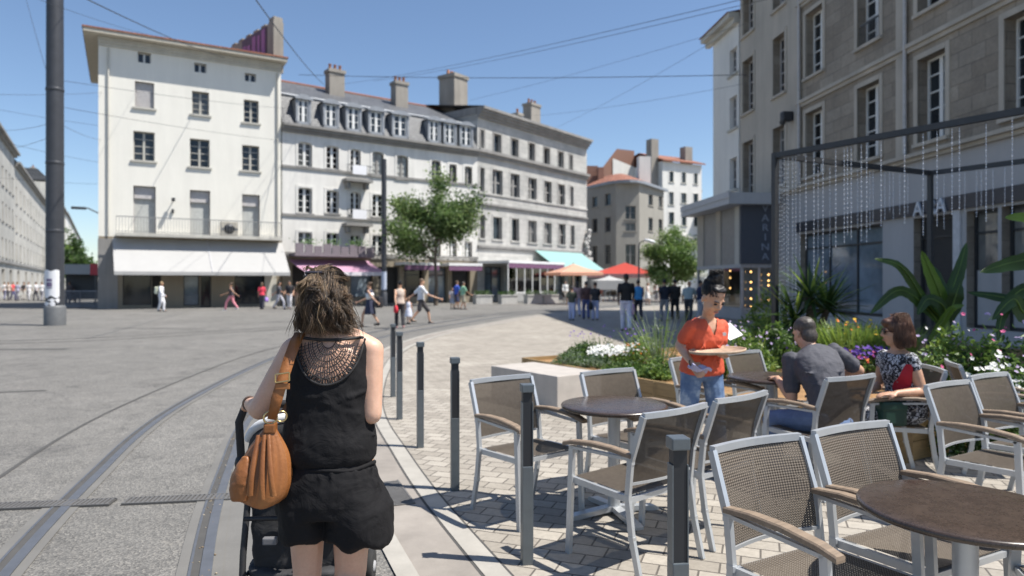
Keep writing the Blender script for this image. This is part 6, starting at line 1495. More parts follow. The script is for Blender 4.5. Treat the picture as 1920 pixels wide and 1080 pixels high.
def lock(ctrl, n, spread, wob, fr, w, mi, tip=1.0):
    ph = rg.uniform(0, 6.28); ph2 = rg.uniform(0, 6.28)
    for k in range(n):
        o0 = V3((rg.gauss(0, 1), rg.gauss(0, 1), rg.gauss(0, 1))) * spread; o1 = V3((rg.gauss(0, 1), rg.gauss(0, 1), rg.gauss(0, .6))) * spread; pts = []; N_ = 12; jf = fr * rg.uniform(.9, 1.1); jp = ph + rg.gauss(0, .25); ex = rg.uniform(.82, 1.0)
        for i in range(N_ + 1):
            t = i / N_ * ex; q = ctrl(t) + o0.lerp(o1 * tip, t); e_ = min(1, t * 2.2)
            pts.append(q + V3((math.sin(jf * t + jp), .6 * math.cos(jf * t + jp + .5), .25 * math.sin(jf * t + ph2))) * wob * e_)
        ww = w * rg.uniform(.7, 1.25); m.tube(pts, [ww] * (N_ - 2) + [ww * .8, ww * .55, ww * .2], 3, mi if rg.random() < .75 else rg.choice((0, 0, 1, 1, 2)), cap=False)
for i in range(190):                         # hanging wavy locks
    az = rg.uniform(math.pi * .92, math.pi * 2.08); el_ = rg.uniform(-.6, .75 if abs(az - math.pi * 1.5) < .8 else .1); s0 = scalp(az, el_); dx = s0.x - C.x
    e = V3((C.x + .014 + dx * rg.uniform(.8, 1.55) + rg.gauss(0, .014), min(s0.y, C.y + .05) - rg.uniform(.0, .035), 1.365 + abs(rg.gauss(0, .065)))); e.z = min(e.z, s0.z - .03); L = (s0 - e).length
    out = V3((dx * .06, -.022 - .03 * rg.random(), 0)); f = lambda t, s0=s0, e=e, out=out: V3((s0.x + (e.x - s0.x) * t * t, s0.y + (e.y - s0.y) * t, s0.z + (e.z - s0.z) * t)) + out * math.sin(math.pi * min(1, t * 1.05))
    lock(f, 20, .0078, rg.uniform(.006, .016), rg.uniform(7, 15), .0011, rg.choices((0, 1, 2), (4, 4, .8))[0])
for i in range(70):                          # smooth hair drawn back to the clip
    az = rg.uniform(math.pi * .8, math.pi * 2.2); el_ = rg.uniform(.25, 1.45); s0 = scalp(az, el_); e = CL + V3((rg.gauss(0, .012), rg.uniform(-.004, .01), rg.gauss(0, .01)))
    def f(t, s0=s0, e=e):
        q = s0.lerp(e, t); c0 = g(0, -.02, .04); d = q - c0; r_ = .080 + .006 * math.sin(math.pi * t); return c0 + d.normalized() * max(d.length, r_) if t < .9 else q + d.normalized() * .002
    lock(f, 15, .006, .006, 8, .0010, rg.choices((0, 1, 2), (3, 6, 0))[0], .8)
for i in range(60):                          # loose tuft falling from the clip
    x = max(-.026, min(.026, rg.gauss(0, .017))); e = CL + V3((x * 1.2 - .006, -.020 - .018 * rg.random(), -rg.uniform(.06, .15))); s0 = CL + V3((x * .4, -.01, .0)); out = V3((x * .55, -.026, .008))
    f = lambda t, s0=s0, e=e, out=out: s0.lerp(e, t) + out * math.sin(math.pi * min(1, t))
    lock(f, 16, .0045, rg.uniform(.004, .011), rg.uniform(6, 11), .0010, 2)
for i in range(95):                          # messy little curls on top and flyaways
    top = i < 45
    if top: s0 = g(rg.gauss(-.015, .03), rg.uniform(-.08, .0), .118); d = V3((rg.gauss(0, .5), rg.gauss(-.2, .3), 1)).normalized(); L = rg.uniform(.012, .032)
    else: az = rg.choice((rg.uniform(math.pi * .95, math.pi * 1.25), rg.uniform(math.pi * 1.75, math.pi * 2.05))); s0 = scalp(az, rg.uniform(-.6, .2)); d = V3(((s0.x - C.x) * 9, -.2, -1)).normalized(); L = rg.uniform(.07, .17)
    f = lambda t, s0=s0, d=d, L=L, top=top: s0 + d * L * t + V3((0, 0, -.05 * t * t if not top else -.02 * t * t))
    lock(f, 3 if top else 1, .003, .007, rg.uniform(4, 9), .0010, rg.randrange(3))
m.build('hair_strands', [hm, hd_, hb], hair_o)
m = MB(); q = g(-.028, -.112, .085); [m.tube([q + V3((-.03 + .012 * i, 0, .012)), q + V3((-.03 + .012 * i, -.012, -.004)), q + V3((-.03 + .012 * i, 0, -.02))], .003, 5) for i in range(5)]; m.tube([q + V3((-.035, -.004, .012)), q + V3((.025, -.004, .012))], .005, 6); m.build('hair_clip', M_('clip_dark_shell', (.03, .025, .03), .2, coat=.5), hair_o)
m = MB(); m.tube([wrL + V3((.028 * math.cos(a), .002 * math.cos(a), .028 * math.sin(a))) for a in [6.283 * i / 20 for i in range(21)]], .005, 6); m.build('bracelet', M_('bracelet', (.12, .08, .06), .5), root)
# shoulder bag
LE = NT('tan_leather'); n1 = LE.noise(6, 5, .6); n2 = LE.noise(90, 4, .6); LE.set(Base_Color=LE.ramp(n1, [(.25, (.15, .05, .013)), (.55, (.28, .105, .030)), (.8, (.40, .18, .06))]), Roughness=LE.math('ADD', LE.math('MULTIPLY', n1, .25), .32)); LE.bump(n2, .35, .004); LE = LE.m
brass = M_('brass', (.60, .45, .22), .3, .9)
o = V3((-.868, 2.36, .80)); bag = empty('handbag', o, R(8), 'tan leather slouchy shoulder bag hanging on the woman\'s left side', 'handbag')
m = MB(); rings = []; NN = 72
vs = []; fs = []; prof = [(.0, .035, .02), (.006, .075, .045), (.03, .090, .058), (.075, .096, .062), (.13, .087, .054), (.18, .072, .042), (.22, .050, .030), (.25, .030, .020), (.268, .022, .014)]
for i, (z, a, b) in enumerate(prof):
    t = z / .268
    for j in range(NN):
        an = 6.2832 * j / NN; pl = 1 + (.034 * math.sin(9 * an + .9 * math.sin(3 * an)) + .022 * math.sin(17 * an + 2 + 1.5 * math.sin(2 * an))) * min(1, .25 + 1.6 * t) * (1 if t < .9 else .4)
        vs.append((a * pl * math.cos(an) + .010 * (1 - t) * math.sin(2 * an) + .03 * t, b * pl * math.sin(an), z + .008 * math.sin(2 * an + 1) * (1 - t)))
for i in range(len(prof) - 1):
    for j in range(NN): fs.append((i * NN + j, i * NN + (j + 1) % NN, (i + 1) * NN + (j + 1) % NN, (i + 1) * NN + j))
fs.append(tuple(range(NN - 1, -1, -1))); fs.append(tuple(range((len(prof) - 1) * NN, len(prof) * NN))); m.add(vs, fs, 0, True)
bo = m.build('bag_body', LE, bag); sd = bo.modifiers.new('soft', 'SUBSURF'); sd.levels = 1; sd.render_levels = 2
m = MB(); m.loft([(V3((-.062 + .018 * t, -.034, .03 + .15 * t)), V3((.9, -.4, 0)), .040 * math.sin(math.pi * (.22 + .72 * t)) + .004, V3((.4, .9, 0)), .030 * math.sin(math.pi * (.2 + .75 * t)) + .003) for t in [k / 7 for k in range(8)]], 20); m.fused('side_pocket', LE, bag, .004, 3, ripple=.006, rscale=.03)
m = MB()
for (x0, x1, zb) in ((-.004, -.022, .055), (.016, .018, .04), (.03, .055, .05)):
    vs = []
    for k in range(9): t = k / 8; x = x0 + (x1 - x0) * t; z = .25 - (.25 - zb) * t; y = -.024 - .046 * math.sin(t * 1.9); w = .006 + .005 * t; vs += [(x - w, y, z), (x, y - .007, z), (x + w, y, z)]
    fs = []
    for k in range(8): fs += [(3 * k, 3 * k + 3, 3 * k + 4, 3 * k + 1), (3 * k + 1, 3 * k + 4, 3 * k + 5, 3 * k + 2)]
    m.add(vs, fs, 0, True)
m.build('hanging_tassels', LE, bag)
m = MB(); m.bbox(.012, .052, -.022, .022, .25, .285, .006); m.build('top_tab', LE, bag)
m = MB()
for (cx_, cy_, cz_, r_) in ((.034, -.012, .305, .021), (.062, .03, .300, .018)): m.tube([(cx_ + r_ * math.cos(a), cy_ + .3 * r_ * math.cos(a), cz_ + r_ * math.sin(a)) for a in [6.283 * i / 20 for i in range(21)]], .0035, 6)
m.build('ring', brass, bag)
SP = [V3((-.825, 2.345, 1.10)), V3((-.808, 2.345, 1.17)), V3((-.79, 2.355, 1.24)), V3((-.776, 2.385, 1.31)), V3((-.768, 2.42, 1.36)), V3((-.765, 2.465, 1.388)), V3((-.763, 2.52, 1.385)), V3((-.765, 2.575, 1.345)), V3((-.79, 2.60, 1.25)), V3((-.81, 2.56, 1.15)), V3((-.81, 2.45, 1.105))]
bi = (Matrix.Translation(o) @ Matrix.Rotation(R(8), 4, 'Z')).inverted(); m = MB(); SPl = [bi @ p for p in SP]; vs = []; n = len(SPl)
for i, p in enumerate(SPl):
    d = (SPl[min(i + 1, n - 1)] - SPl[max(i - 1, 0)]).normalized(); s_ = V3((1, .15, 0)); s_ = (s_ - d * s_.dot(d)).normalized(); u = s_.cross(d); w = .019 if i else .015
    vs += [p - s_ * w - u * .002, p + s_ * w - u * .002, p + s_ * w + u * .002, p - s_ * w + u * .002]
m.add(vs, [(4 * i + j, 4 * i + (j + 1) % 4, 4 * i + 4 + (j + 1) % 4, 4 * i + 4 + j) for i in range(n - 1) for j in range(4)] + [(3, 2, 1, 0), tuple(range(4 * n - 4, 4 * n))], 0, True)
so = m.build('strap', LE, bag)
m = MB(); q = bi @ V3((-.789, 2.349, 1.245)); 
for a, b in (((-.023, -.018), (.023, -.012)), ((.023, -.012), (.023, .016)), ((.023, .016), (-.023, .010)), ((-.023, .010), (-.023, -.018))): m.tube([q + V3((a[0], -.006, a[1])), q + V3((b[0], -.006, b[1]))], .003, 6)
m.build('buckle', brass, so); m = MB(); m.bbox(q.x - .024, q.x + .024, q.y - .005, q.y + .001, q.z - .042, q.z - .022, .002); m.build('strap_loop', LE, so)
# pushchair
S0 = V3((-.93, 2.90, 0)); pc = empty('pushchair', S0, R(3), 'black pushchair with round hood pushed by the woman in black', 'pushchair'); bk = M_('pushchair_black', (.02, .02, .022), .6); bf = fabric_mat('pushchair_fabric', (.022, .022, .024), .8)
m = MB(); hw = .225
m.tube([(-hw, .03, .80), (-hw, -.0, .98), (-hw + .03, -.02, 1.045), (-hw + .09, -.025, 1.06), (hw - .09, -.025, 1.06), (hw - .03, -.02, 1.045), (hw, .0, .98), (hw, .03, .80)], .017, 10); m.build('handlebar', M_('foam_grip', (.025, .025, .027), .85), pc)
m = MB()
for s in (-1, 1):
    m.tube([(s * hw, .03, .82), (s * hw, .12, .62), (s * (hw - .02), .66, .16)], .014, 8); m.tube([(s * hw, .12, .64), (s * (hw + .0), .05, .40), (s * (hw + .0), .02, .13)], .014, 8); m.tube([(s * hw, .04, .30), (s * (hw - .01), .55, .26)], .010, 8)
    m.ell((s * hw, .03, .80), (.028, .035, .04), 10); m.ell((s * hw, .12, .63), (.025, .03, .035), 10)
m.tube([(-hw, .03, .16), (hw, .03, .16)], .011, 8); m.tube([(-hw, .06, .55), (hw, .06, .55)], .010, 8); m.build('frame', bk, pc)
m = MB(); vs = []; nu, nv = 14, 20
for i in range(nu + 1):
    for j in range(nv + 1):
        a = math.pi * j / nv; b = R(-5) + R(150) * i / nu; rr_ = (1 - .02 * (i % 4 == 0)); sa = max(0, math.sin(a)); vs.append((-.248 * math.cos(a) * rr_, .33 - .29 * math.cos(b) * sa ** .35, .58 + .45 * sa ** .32 * (.76 + .24 * math.sin(b)) * rr_))
m.add(vs, [(i * (nv + 1) + j, i * (nv + 1) + j + 1, (i + 1) * (nv + 1) + j + 1, (i + 1) * (nv + 1) + j) for i in range(nu) for j in range(nv)], 0, True); hood = m.build('hood', bf, pc); sl = hood.modifiers.new('t', 'SOLIDIFY'); sl.thickness = .008
m = MB(); m.tube([(-.250 * math.cos(a), .33 - .285 * math.cos(.5) * math.sin(a) ** .35, .584 + .455 * math.sin(a) ** .32 * (.76 + .24 * math.sin(.5))) for a in [math.pi * (.12 + .76 * i / 20) for i in range(21)]], .022, 8); m.build('hood_trim', M_('hood_trim_white', (.70, .70, .70), .7), hood)
m = MB(); m.loft([(V3((0, .10, .90)), V3((1, 0, 0)), .19, V3((0, 1, 0)), .03, .6), (V3((0, .12, .78)), V3((1, 0, 0)), .21, V3((0, 1, 0)), .035, .6), (V3((0, .14, .6)), V3((1, 0, 0)), .215, V3((0, 1, 0)), .05, .6), (V3((0, .13, .42)), V3((1, 0, 0)), .21, V3((0, 1, 0)), .06, .6), (V3((0, .14, .27)), V3((1, 0, 0)), .2, V3((0, 1, 0)), .07, .6)], 24); m.box(-.2, .2, .2, .5, .34, .42); m.fused('seat', bf, pc, .012, 3, ripple=.015, rscale=.06)
m = MB(); m.loft([(V3((0, .30, .14)), V3((1, 0, 0)), .19, V3((0, 1, 0)), .22, .5), (V3((0, .30, .20)), V3((1, 0, 0)), .23, V3((0, 1, 0)), .27, .5), (V3((0, .29, .33)), V3((1, 0, 0)), .235, V3((0, 1, 0)), .28, .5)], 28); m.fused('basket', fabric_mat('basket_grey', (.035, .035, .038), .8), pc, .012, 2, ripple=.02, rscale=.08)
m = MB(); rg = random.Random(4); [m.bbox(x - .03, x + .03, .0, .03, z - .015, z + .015, .006) for x, z in ((-.1, .47), (.0, .50), (.09, .45))]; m.build('clips', M_('clip_grey', (.16, .16, .17), .5), pc)
for s in (-1, 1):
    for y, r_ in ((.02, .105), (.66, .085)):
        m = MB(Matrix.Translation((s * (hw + .0), y, r_ + .004)) @ Matrix.Rotation(R(90), 4, 'Y')); m.lathe([(r_ * .72, -.018), (r_ * .95, -.02), (r_, -.01), (r_, .01), (r_ * .95, .02), (r_ * .72, .018)], 24); w_ = m.build('wheel', M_('tyre', (.02, .02, .02), .85), pc)
        m = MB(Matrix.Translation((s * (hw + .0), y, r_ + .004)) @ Matrix.Rotation(R(90), 4, 'Y')); m.lathe([(.0, -.026), (.025, -.026), (.03, -.012), (r_ * .7, -.008), (r_ * .7, .008), (.03, .012), (.025, .026), (.0, .026)], 20); m.build('rim', M_('wheel_hub', (.35, .35, .36), .5), w_)

# ---- the waitress -------------------------------------------------------------
B = V3((1.53, 5.5, 0)); root = empty('person', B, 0, 'waitress in orange V-neck T-shirt with black bun looking down at her tray', 'person')
def Wp(px, py, Y): return at(px, py, Y) - B
fw = V3((.30, -.95, 0)).normalized(); rt = V3((-.95, -.30, 0)).normalized()
P = Wp(1316, 745, 5.5); P.z = .88; N = Wp(1326, 594, 5.42); hl, hr_ = P - rt * .09, P + rt * .09
sR, sL = N + rt * .150 + V3((0, 0, -.075)), N - rt * .138 + V3((0, 0, -.075)); eR = Wp(1273, 648, 5.42); wR = Wp(1298, 682, 5.20); eL = Wp(1352, 655, 5.42); wL = Wp(1357, 668, 5.24)
C = Wp(1336, 559, 5.30); hf = V3((.36, -.78, -.60)); HK = 1.06
m = MB(); torso(m, P, N, rt, rt, FPROF); m.limb([N - V3((0, 0, .03)), C - hf.normalized() * .03 + V3((0, 0, -.06))], [.050, .048]); g, Mx = head(m, C, hf, k=HK)
m.limb([sR, sR.lerp(eR, .5), eR, eR.lerp(wR, .4), wR], [.047, .042, .034, .034, .024]); m.limb([sL, sL.lerp(eL, .5), eL, eL.lerp(wL, .4), wL], [.047, .042, .034, .034, .024])
hand(m, wR, (wR - eR), (.55, .3, -.6), 1, .9); hand(m, wL, V3((-.25, -.9, .1)), (0, 0, 1), 1, .15)
kl, kr = P - rt * .10 + fw * .07 + V3((0, 0, -.42)), P + rt * .11 + fw * -.03 + V3((0, 0, -.42)); al_, ar = V3((P.x, P.y, .09)) - rt * .10 + fw * .1, V3((P.x, P.y, .09)) + rt * .12 - fw * .18
for a, b, c in ((hl, kl, al_), (hr_, kr, ar)): m.limb([a, b, b.lerp(c, .35), c], [.083, .056, .055, .036]); foot(m, c, fw)
m.fused('body', SK['warm'], root, .0085, 4)
face_features(g, Mx, root, k=HK)
vneck = lambda p: None
def cutv(me):
    bm = bmesh.new(); bm.from_mesh(me); kill = []
    for f in bm.faces:
        c = f.calc_center_median(); q = c - N
        lat, dep = q.dot(rt), q.dot(fw)
        if (dep > .0 and q.z > -.145 and abs(lat) < .062 * (q.z + .145) / .145) or (q.z > -.012 and abs(lat) < .085): kill.append(f)
    bmesh.ops.delete(bm, geom=kill, context='FACES'); bm.to_mesh(me); bm.free()
orange = fabric_mat('orange_jersey', (.62, .10, .045), .75, .45)
m = MB(); torso(m, P, N, rt, rt, [(-.06, .178, .128), (0, .182, .132), (.22, .158, .12), (.4, .142, .108), (.62, .158, .13), (.82, .150, .106), (.94, .108, .076), (1.0, .07, .062)], .007)
for s_, e_ in ((sR, eR), (sL, eL)): m.limb([s_, s_.lerp(e_, .62)], [.053, .053])
rg = random.Random(3)
for i in range(9):
    t = rg.uniform(.1, .75); c = P.lerp(N, t) + fw * .12; x = rg.uniform(-.1, .1); m.tube([c + rt * x, c + rt * (x + rg.uniform(-.06, .06)) + fw * .006 - V3((0, 0, .05)), c + rt * (x + rg.uniform(-.1, .1)) - V3((0, 0, .11))], [.003, .009, .003], 6)
m.fused('tshirt', orange, root, .0085, 3, post=cutv, ripple=.012, rscale=.06)
m = MB(); q = N + fw * .118 - rt * .075 + V3((0, 0, -.13)); m.box(q.x - .012, q.x + .012, q.y - .012, q.y - .002, q.z - .012, q.z + .012); m.build('chest_badge', white_m, root)
jn = NT('faded_jeans'); a_ = jn.noise(5, 4, .6); b_ = jn.noise(200, 2); jn.set(Base_Color=jn.mix(1, jn.ramp(a_, [(.35, (.07, .13, .26)), (.52, (.15, .23, .38)), (.62, (.42, .50, .60))]), jn.ramp(b_, [(.3, (.85,) * 3), (.7, (1.1,) * 3)]), 'MULTIPLY'), Roughness=.85); jn.bump(a_, .3, .01); jn = jn.m
m = MB(); torso(m, P, N, rt, rt, [(-.2, .07, .07), (-.12, .148, .113), (0, .178, .128), (.12, .165, .12)], .006)
for a, b, c in ((hl, kl, al_), (hr_, kr, ar)): m.limb([a, b, b.lerp(c, .4), c + V3((0, 0, .03))], [.092, .068, .064, .052])
m.fused('jeans', jn, root, .0085, 3, ripple=.012, rscale=.06)
for q in (al_, ar): m = MB(); foot(m, q - V3((0, 0, .01)), fw, .008); m.fused('shoe', shoe_m, root, .01, 2)
m = MB(); e = lambda x, y, z, a, b, c: m.ell(g(x, y, z), (a * HK, b * HK, c * HK), 14, 0, Mx)
e(0, -.032, .045, .080, .090, .080); e(0, .022, .098, .058, .05, .022); e(0, -.055, .145, .044, .042, .044); e(.012, -.065, .125, .05, .045, .03)
ho = m.fused('hair', HAIR['black'], root, .008, 2, ripple=.018, rscale=.03); m = MB()
for i in range(260):
    a = rg.uniform(0, 6.28); c0 = g(rg.uniform(-.02, .02), -.055, .148 + rg.uniform(-.02, .02)); r_ = rg.uniform(.02, .046); ph = rg.uniform(0, 3); m.tube([c0 + V3((r_ * math.cos(a + 2.6 * t), r_ * .9 * math.sin(a + 2.6 * t), .04 * math.sin(ph + 2 * t))) for t in [k / 6 for k in range(7)]], [.0022] * 6 + [.0008], 3, 0, cap=False)
for i in range(200):
    az = rg.uniform(0, 6.28); s0 = g(.082 * math.cos(az), -.02 + .095 * math.sin(az), rg.uniform(.03, .06)); e_ = g(rg.gauss(0, .02), -.055, .13); mid = (s0 + e_) / 2 + (s0 - C).normalized() * .03; m.tube([s0, mid, e_], [.002, .0022, .002], 3, 0, cap=False)
m.build('hair_strands', HAIR['black'], ho)
m = MB(); m.tube([wR + (V3((rt.x, rt.y, .4)).normalized() * math.cos(a) + V3((0, .6, .8)) .normalized() * math.sin(a)) * .028 for a in [6.283 * i / 16 for i in range(17)]], .006, 6); m.build('bracelet', M_('bracelet', (.12, .08, .06)), root)
tc = at(1345, 659, 5.2); tr = empty('serving_tray', tc, 0, 'round pale wooden tray carried level by the waitress', 'tray'); m = MB(Matrix.Rotation(R(-4), 4, 'Y')); m.lathe([(.19, -.006), (.21, 0), (.213, .016), (.206, .018), (.203, .006), (.0, .004)], 40); m.build('tray_plate', wood_mat('tray_wood', (.50, .36, .25), (20, 3, 20)), tr)
cc = at(1312, 690, 5.12); co = empty('cleaning_cloth', cc, .2, 'lilac cleaning cloth crumpled in the waitress\'s right hand', 'cloth'); m = MB(); vs = []
for i in range(11):
    for j in range(9): u, v = i / 10 - .5, j / 8 - .5; vs.append((u * .15, v * .10, .018 * math.sin(7 * u + 2 * v) + .014 * math.sin(9 * v + 3 * u) - .03 * u))
m.add(vs, [(i * 9 + j, (i + 1) * 9 + j, (i + 1) * 9 + j + 1, i * 9 + j + 1) for i in range(10) for j in range(8)], 0, True); m.T = Matrix(); q = m.build('cloth_sheet', cloth((.50, .48, .68)), co); q.modifiers.new('t', 'SOLIDIFY').thickness = .006
mc = at(1367, 618, 5.62); mo = empty('menu_card', mc, R(20), 'white menu card tucked under the waitress\'s arm', 'menu'); m = MB(Matrix.Rotation(R(-18), 4, 'Y') @ Matrix.Rotation(R(38), 4, 'X')); m.box(-.075, .06, -.10, .06, -.002, .002); m.build('card_sheet', MAT['paper'], mo)

# ---- seated man -----------------------------------------------------------------
B = V3((2.36, 5.2, 0)); root = empty('person', B, 0, 'man in charcoal T-shirt sitting with his back to the camera', 'person')
P = V3((2.42, 5.15, .54)) - B; N = V3((2.375, 5.44, 1.055)) - B; hax = V3((.88, .47, 0)); sax = V3((.93, .16, .13)); ln = N - P
sL, sR = N - sax.normalized() * .18 + V3((0, -.02, -.07)), N + sax.normalized() * .20 + V3((0, -.02, -.06)); eL = V3((2.20, 5.36, .66)) - B; wL = V3((2.20, 5.66, .775)) - B; eR = V3((2.80, 5.50, .86)) - B; wR = V3((2.62, 5.72, .78)) - B
C = V3((2.348, 5.49, 1.168)) - B; hf = V3((-.30, .88, -.32))
m = MB(); torso(m, P, N, hax, sax, MPROF, bend=(0, -.05, .02)); m.limb([N - ln.normalized() * .03, C + V3((0, -.03, -.06))], [.06, .058]); g, Mx = head(m, C, hf)
m.limb([sL, sL.lerp(eL, .5), eL, eL.lerp(wL, .4), wL], [.056, .050, .041, .042, .028]); m.limb([sR, sR.lerp(eR, .5), eR, eR.lerp(wR, .4), wR], [.056, .05, .041, .042, .028]); hand(m, wL, (0, 1, 0), (0, 0, -1), 1, .5); hand(m, wR, (-.6, .8, 0), (0, 0, -1), -1, .5)
hL, hR = P - hax.normalized() * .10, P + hax.normalized() * .10; kL, kR = V3((2.10, 5.50, .47)) - B, V3((2.48, 5.66, .49)) - B; aL, aR = V3((2.12, 5.48, .09)) - B, V3((2.46, 5.70, .09)) - B
for a, b, c in ((hL, kL, aL), (hR, kR, aR)): m.limb([a, b, b.lerp(c, .35), c], [.085, .06, .055, .038]); foot(m, c, (-.4, .9, 0))
m.fused('body', SK['warm'], root, .009, 4)
char = fabric_mat('charcoal_jersey', (.078, .078, .092), .85, .6)
m = MB(); torso(m, P, N, hax, sax, [q for q in MPROF if q[0] > -.13], .014, bend=(0, -.05, .02))
for s_, e_ in ((sL, eL), (sR, eR)): m.limb([s_, s_.lerp(e_, .7)], [.069, .066])
rg = random.Random(5)
for i in range(16):
    t = rg.uniform(.15, .9); c = P.lerp(N, t) + V3((rg.uniform(-.12, .12), -.125 - .05 * math.sin(math.pi * t), .02)); d = V3((rg.uniform(-.1, .1), 0, rg.uniform(-.1, .04))); m.tube([c, c + d * .6 + V3((0, -.006, 0)), c + d * 1.2], [.003, .010, .003], 6)
m.fused('tshirt', char, root, .0095, 3, ripple=.016, rscale=.07)
bj = fabric_mat('blue_jeans', (.13, .19, .33), .85, .4); m = MB(); torso(m, P, N, hax, sax, [q for q in MPROF if q[0] < .1], .014)
for a, b, c in ((hL, kL, aL), (hR, kR, aR)): m.limb([a, b, b.lerp(c, .4), c + V3((0, 0, .03))], [.10, .078, .07, .06])
m.fused('jeans', bj, root, .0095, 3, ripple=.014, rscale=.07)
for q in (aL, aR): m = MB(); foot(m, q - V3((0, 0, .01)), (-.4, .9, 0), .01); m.fused('shoe', shoe_m, root, .01, 2)
m = MB(); m.ell(g(0, -.022, .042), (.080, .094, .085), 16, 0, Mx); m.ell(g(0, -.052, -.035), (.070, .056, .068), 14, 0, Mx); m.fused('hair', HAIR['crop'], root, .008, 2, ripple=.006, rscale=.02)
m = MB(); q = at(1478, 716, 5.75); lt_ = empty('lighter', V3((q.x, 5.80, .7505)), .4, 'small orange lighter lying on the man\'s table', 'lighter'); m.bbox(-.04, .04, -.012, .012, 0, .02, .004); m.build('lighter_body', FL['orange'], lt_); m = MB(); m.bbox(.04, .052, -.010, .010, .002, .018, .002); m.build('lighter_cap', brass, lt_)

# ---- seated woman -----------------------------------------------------------------
B = V3((3.14, 5.5, 0)); root = empty('person', B, 0, 'woman with chestnut bob in black and white patterned dress sitting in profile', 'person')
P = V3((3.17, 5.50, .55)) - B; N = V3((3.115, 5.52, 1.035)) - B; hax = V3((.12, -1, 0)); sax = V3((.22, -.97, 0))
sN, sF = N + sax.normalized() * .145 + V3((0, 0, -.075)), N - sax.normalized() * .14 + V3((0, 0, -.075)); eN = V3((3.21, 5.34, .715)) - B; wN = V3((2.97, 5.27, .715)) - B; eF = V3((3.08, 5.74, .70)) - B; wF = V3((2.88, 5.50, .70)) - B
C = V3((3.09, 5.50, 1.178)) - B; hf = V3((-.93, .30, -.10))
m = MB(); torso(m, P, N, hax, sax, FPROF); m.limb([N - V3((0, 0, .03)), C + V3((.02, 0, -.06))], [.052, .05]); g, Mx = head(m, C, hf)
m.limb([sN, sN.lerp(eN, .5), eN, eN.lerp(wN, .4), wN], [.050, .047, .039, .038, .026]); m.limb([sF, eF, wF], [.048, .038, .026]); hand(m, wN, (-1, .02, -.05), (0, .1, -1), 1, .4); hand(m, wF, (-.6, -.7, 0), (0, 0, -1), -1, .5)
hN, hF = P + hax.normalized() * .09, P - hax.normalized() * .09; kN, kF = V3((2.76, 5.40, .50)) - B, V3((2.76, 5.58, .50)) - B; aN, aF = V3((2.76, 5.42, .09)) - B, V3((2.72, 5.58, .09)) - B
for a, b, c in ((hN, kN, aN), (hF, kF, aF)): m.limb([a, b, b.lerp(c, .35), c], [.085, .058, .054, .036]); foot(m, c, (-1, 0, 0))
m.fused('body', SK['warm'], root, .009, 4); face_features(g, Mx, root, brow=HAIR['chestnut'])
dr = print_mat('patterned_dress', (.015, .015, .02), (.55, .55, .58), 34, .53); m = MB(); torso(m, P, N, hax, sax, [q for q in FPROF if -.13 < q[0] < .99], .013)
for s_, e_ in ((sN, eN), (sF, eF)): m.limb([s_, s_.lerp(e_, .22)], [.06, .058])
for a, b in ((hN, kN), (hF, kF)): m.limb([a, b], [.108, .085])
m.loft([((hN + hF) / 2, V3((0, 1, 0)), .17, V3((0, 0, 1)), .09), ((kN + kF) / 2, V3((0, 1, 0)), .16, V3((0, 0, 1)), .08)], 14)
dro = m.fused('dress', dr, root, .0095, 3, ripple=.014, rscale=.06)
m = MB(); pts = [(.62, .042), (.70, .05), (.80, .048), (.90, .03)]; vs = []
dbvh = BVHTree.FromPolygons([v.co.copy() for v in dro.data.vertices], [tuple(p.vertices) for p in dro.data.polygons])
for i in range(13):
    z = .66 + .27 * i / 12; w = .045 * math.sin(math.pi * (.12 + .8 * i / 12)); cx_ = -.065 + .03 * i / 12
    for s_ in (-1, -.33, .33, 1):
        h = dbvh.ray_cast(V3((cx_ + w * s_, -2, z)), V3((0, 1, 0))); vs.append((h[0] + V3((0, -.009, 0))) if h[0] is not None else V3((cx_ + w * s_, -.12, z)))
m.add(vs, [(4 * i + j, 4 * i + j + 1, 4 * i + 5 + j, 4 * i + 4 + j) for i in range(12) for j in range(3)], 0, True); m.build('red_side_panel', fabric_mat('red_panel', (.42, .015, .03), .8), dro)
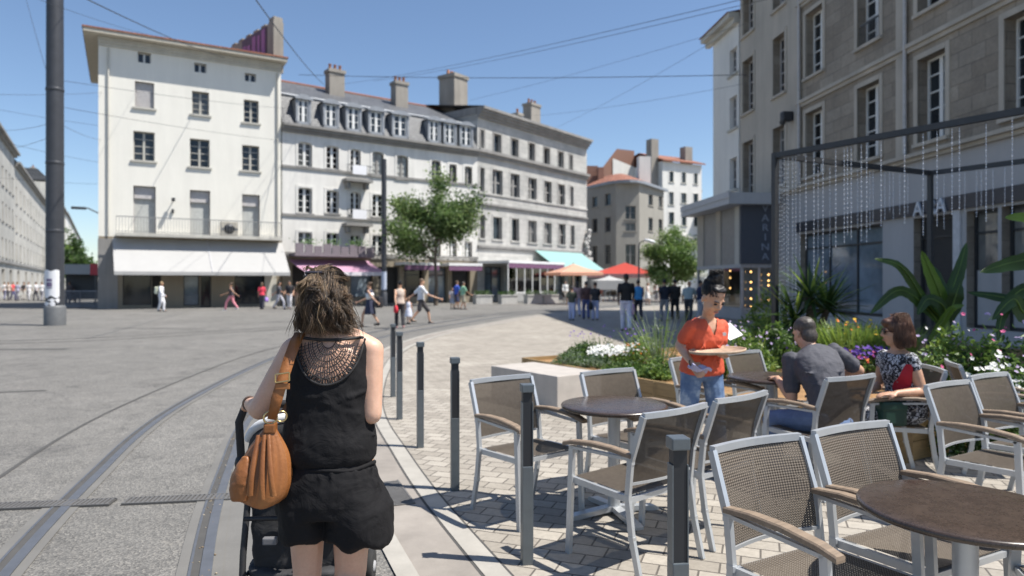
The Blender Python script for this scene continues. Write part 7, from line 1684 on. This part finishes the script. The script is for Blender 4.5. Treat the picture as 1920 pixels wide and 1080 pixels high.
for q in (aN, aF): m = MB(); foot(m, q - V3((0, 0, .01)), (-1, 0, 0), .006); m.fused('shoe', shoe_m, root, .01, 2)
m = MB(); e = lambda x, y, z, a, b, c: m.ell(g(x, y, z), (a, b, c), 16, 0, Mx)
e(0, -.02, .045, .090, .104, .090); e(0, -.055, -.045, .090, .075, .095); e(.06, -.015, -.06, .032, .055, .085); e(-.06, -.015, -.06, .032, .055, .085); e(0, .058, .075, .068, .04, .036); e(0, -.07, -.10, .07, .05, .04)
ho = m.fused('hair', HAIR['chestnut'], root, .008, 3, ripple=.006, rscale=.03); m = MB(); rg = random.Random(12)
for i in range(420):
    az = rg.uniform(math.pi * .85, math.pi * 2.15); zz = rg.uniform(.0, .13); s0 = g(.094 * math.cos(az) * (1 - zz * 4 * .6 / 1.4), -.02 + .107 * math.sin(az) * (1 - zz * 1.2), zz); e_ = g(.098 * math.cos(az), -.028 + .105 * math.sin(az), -.13 + rg.uniform(-.01, .03)); mid = (s0 + e_) / 2 + ((s0 + e_) / 2 - C).normalized() * .012; cr = g(rg.gauss(0, .006), -.025 + rg.gauss(0, .02), .136); m.tube([cr, (cr + s0) / 2 + ((cr + s0) / 2 - C).normalized() * .016, s0, mid, e_], [.0014, .0018, .0018, .002, .0008], 3, 0, cap=False)
m.build('hair_strands', HAIR['chestnut'], ho)
m = MB()
for s_ in (-1, 1): m.ell(g(s_ * .032, .090, .004), (.027, .006, .020), 12, 0, Mx); m.tube([g(s_ * .056, .085, .008), g(s_ * .078, .0, .006)], .003, 5)
m.tube([g(-.01, .098, .008), g(.01, .098, .008)], .003, 5); m.build('sunglasses', M_('sunglass_black', (.015, .012, .012), .15), root)
q = V3((2.96, 5.33, .555)); hbg = empty('handbag', q, .1, 'dark green handbag resting on the seated woman\'s lap', 'handbag'); gm = M_('dark_green_leather', (.012, .05, .035), .5, var=.2); m = MB(); m.bbox(-.11, .10, -.06, .06, -.10, .09, .03); m.build('bag_body', gm, hbg); m = MB(); m.bbox(-.112, .102, -.065, .0, .02, .096, .02); m.build('flap', gm, hbg)
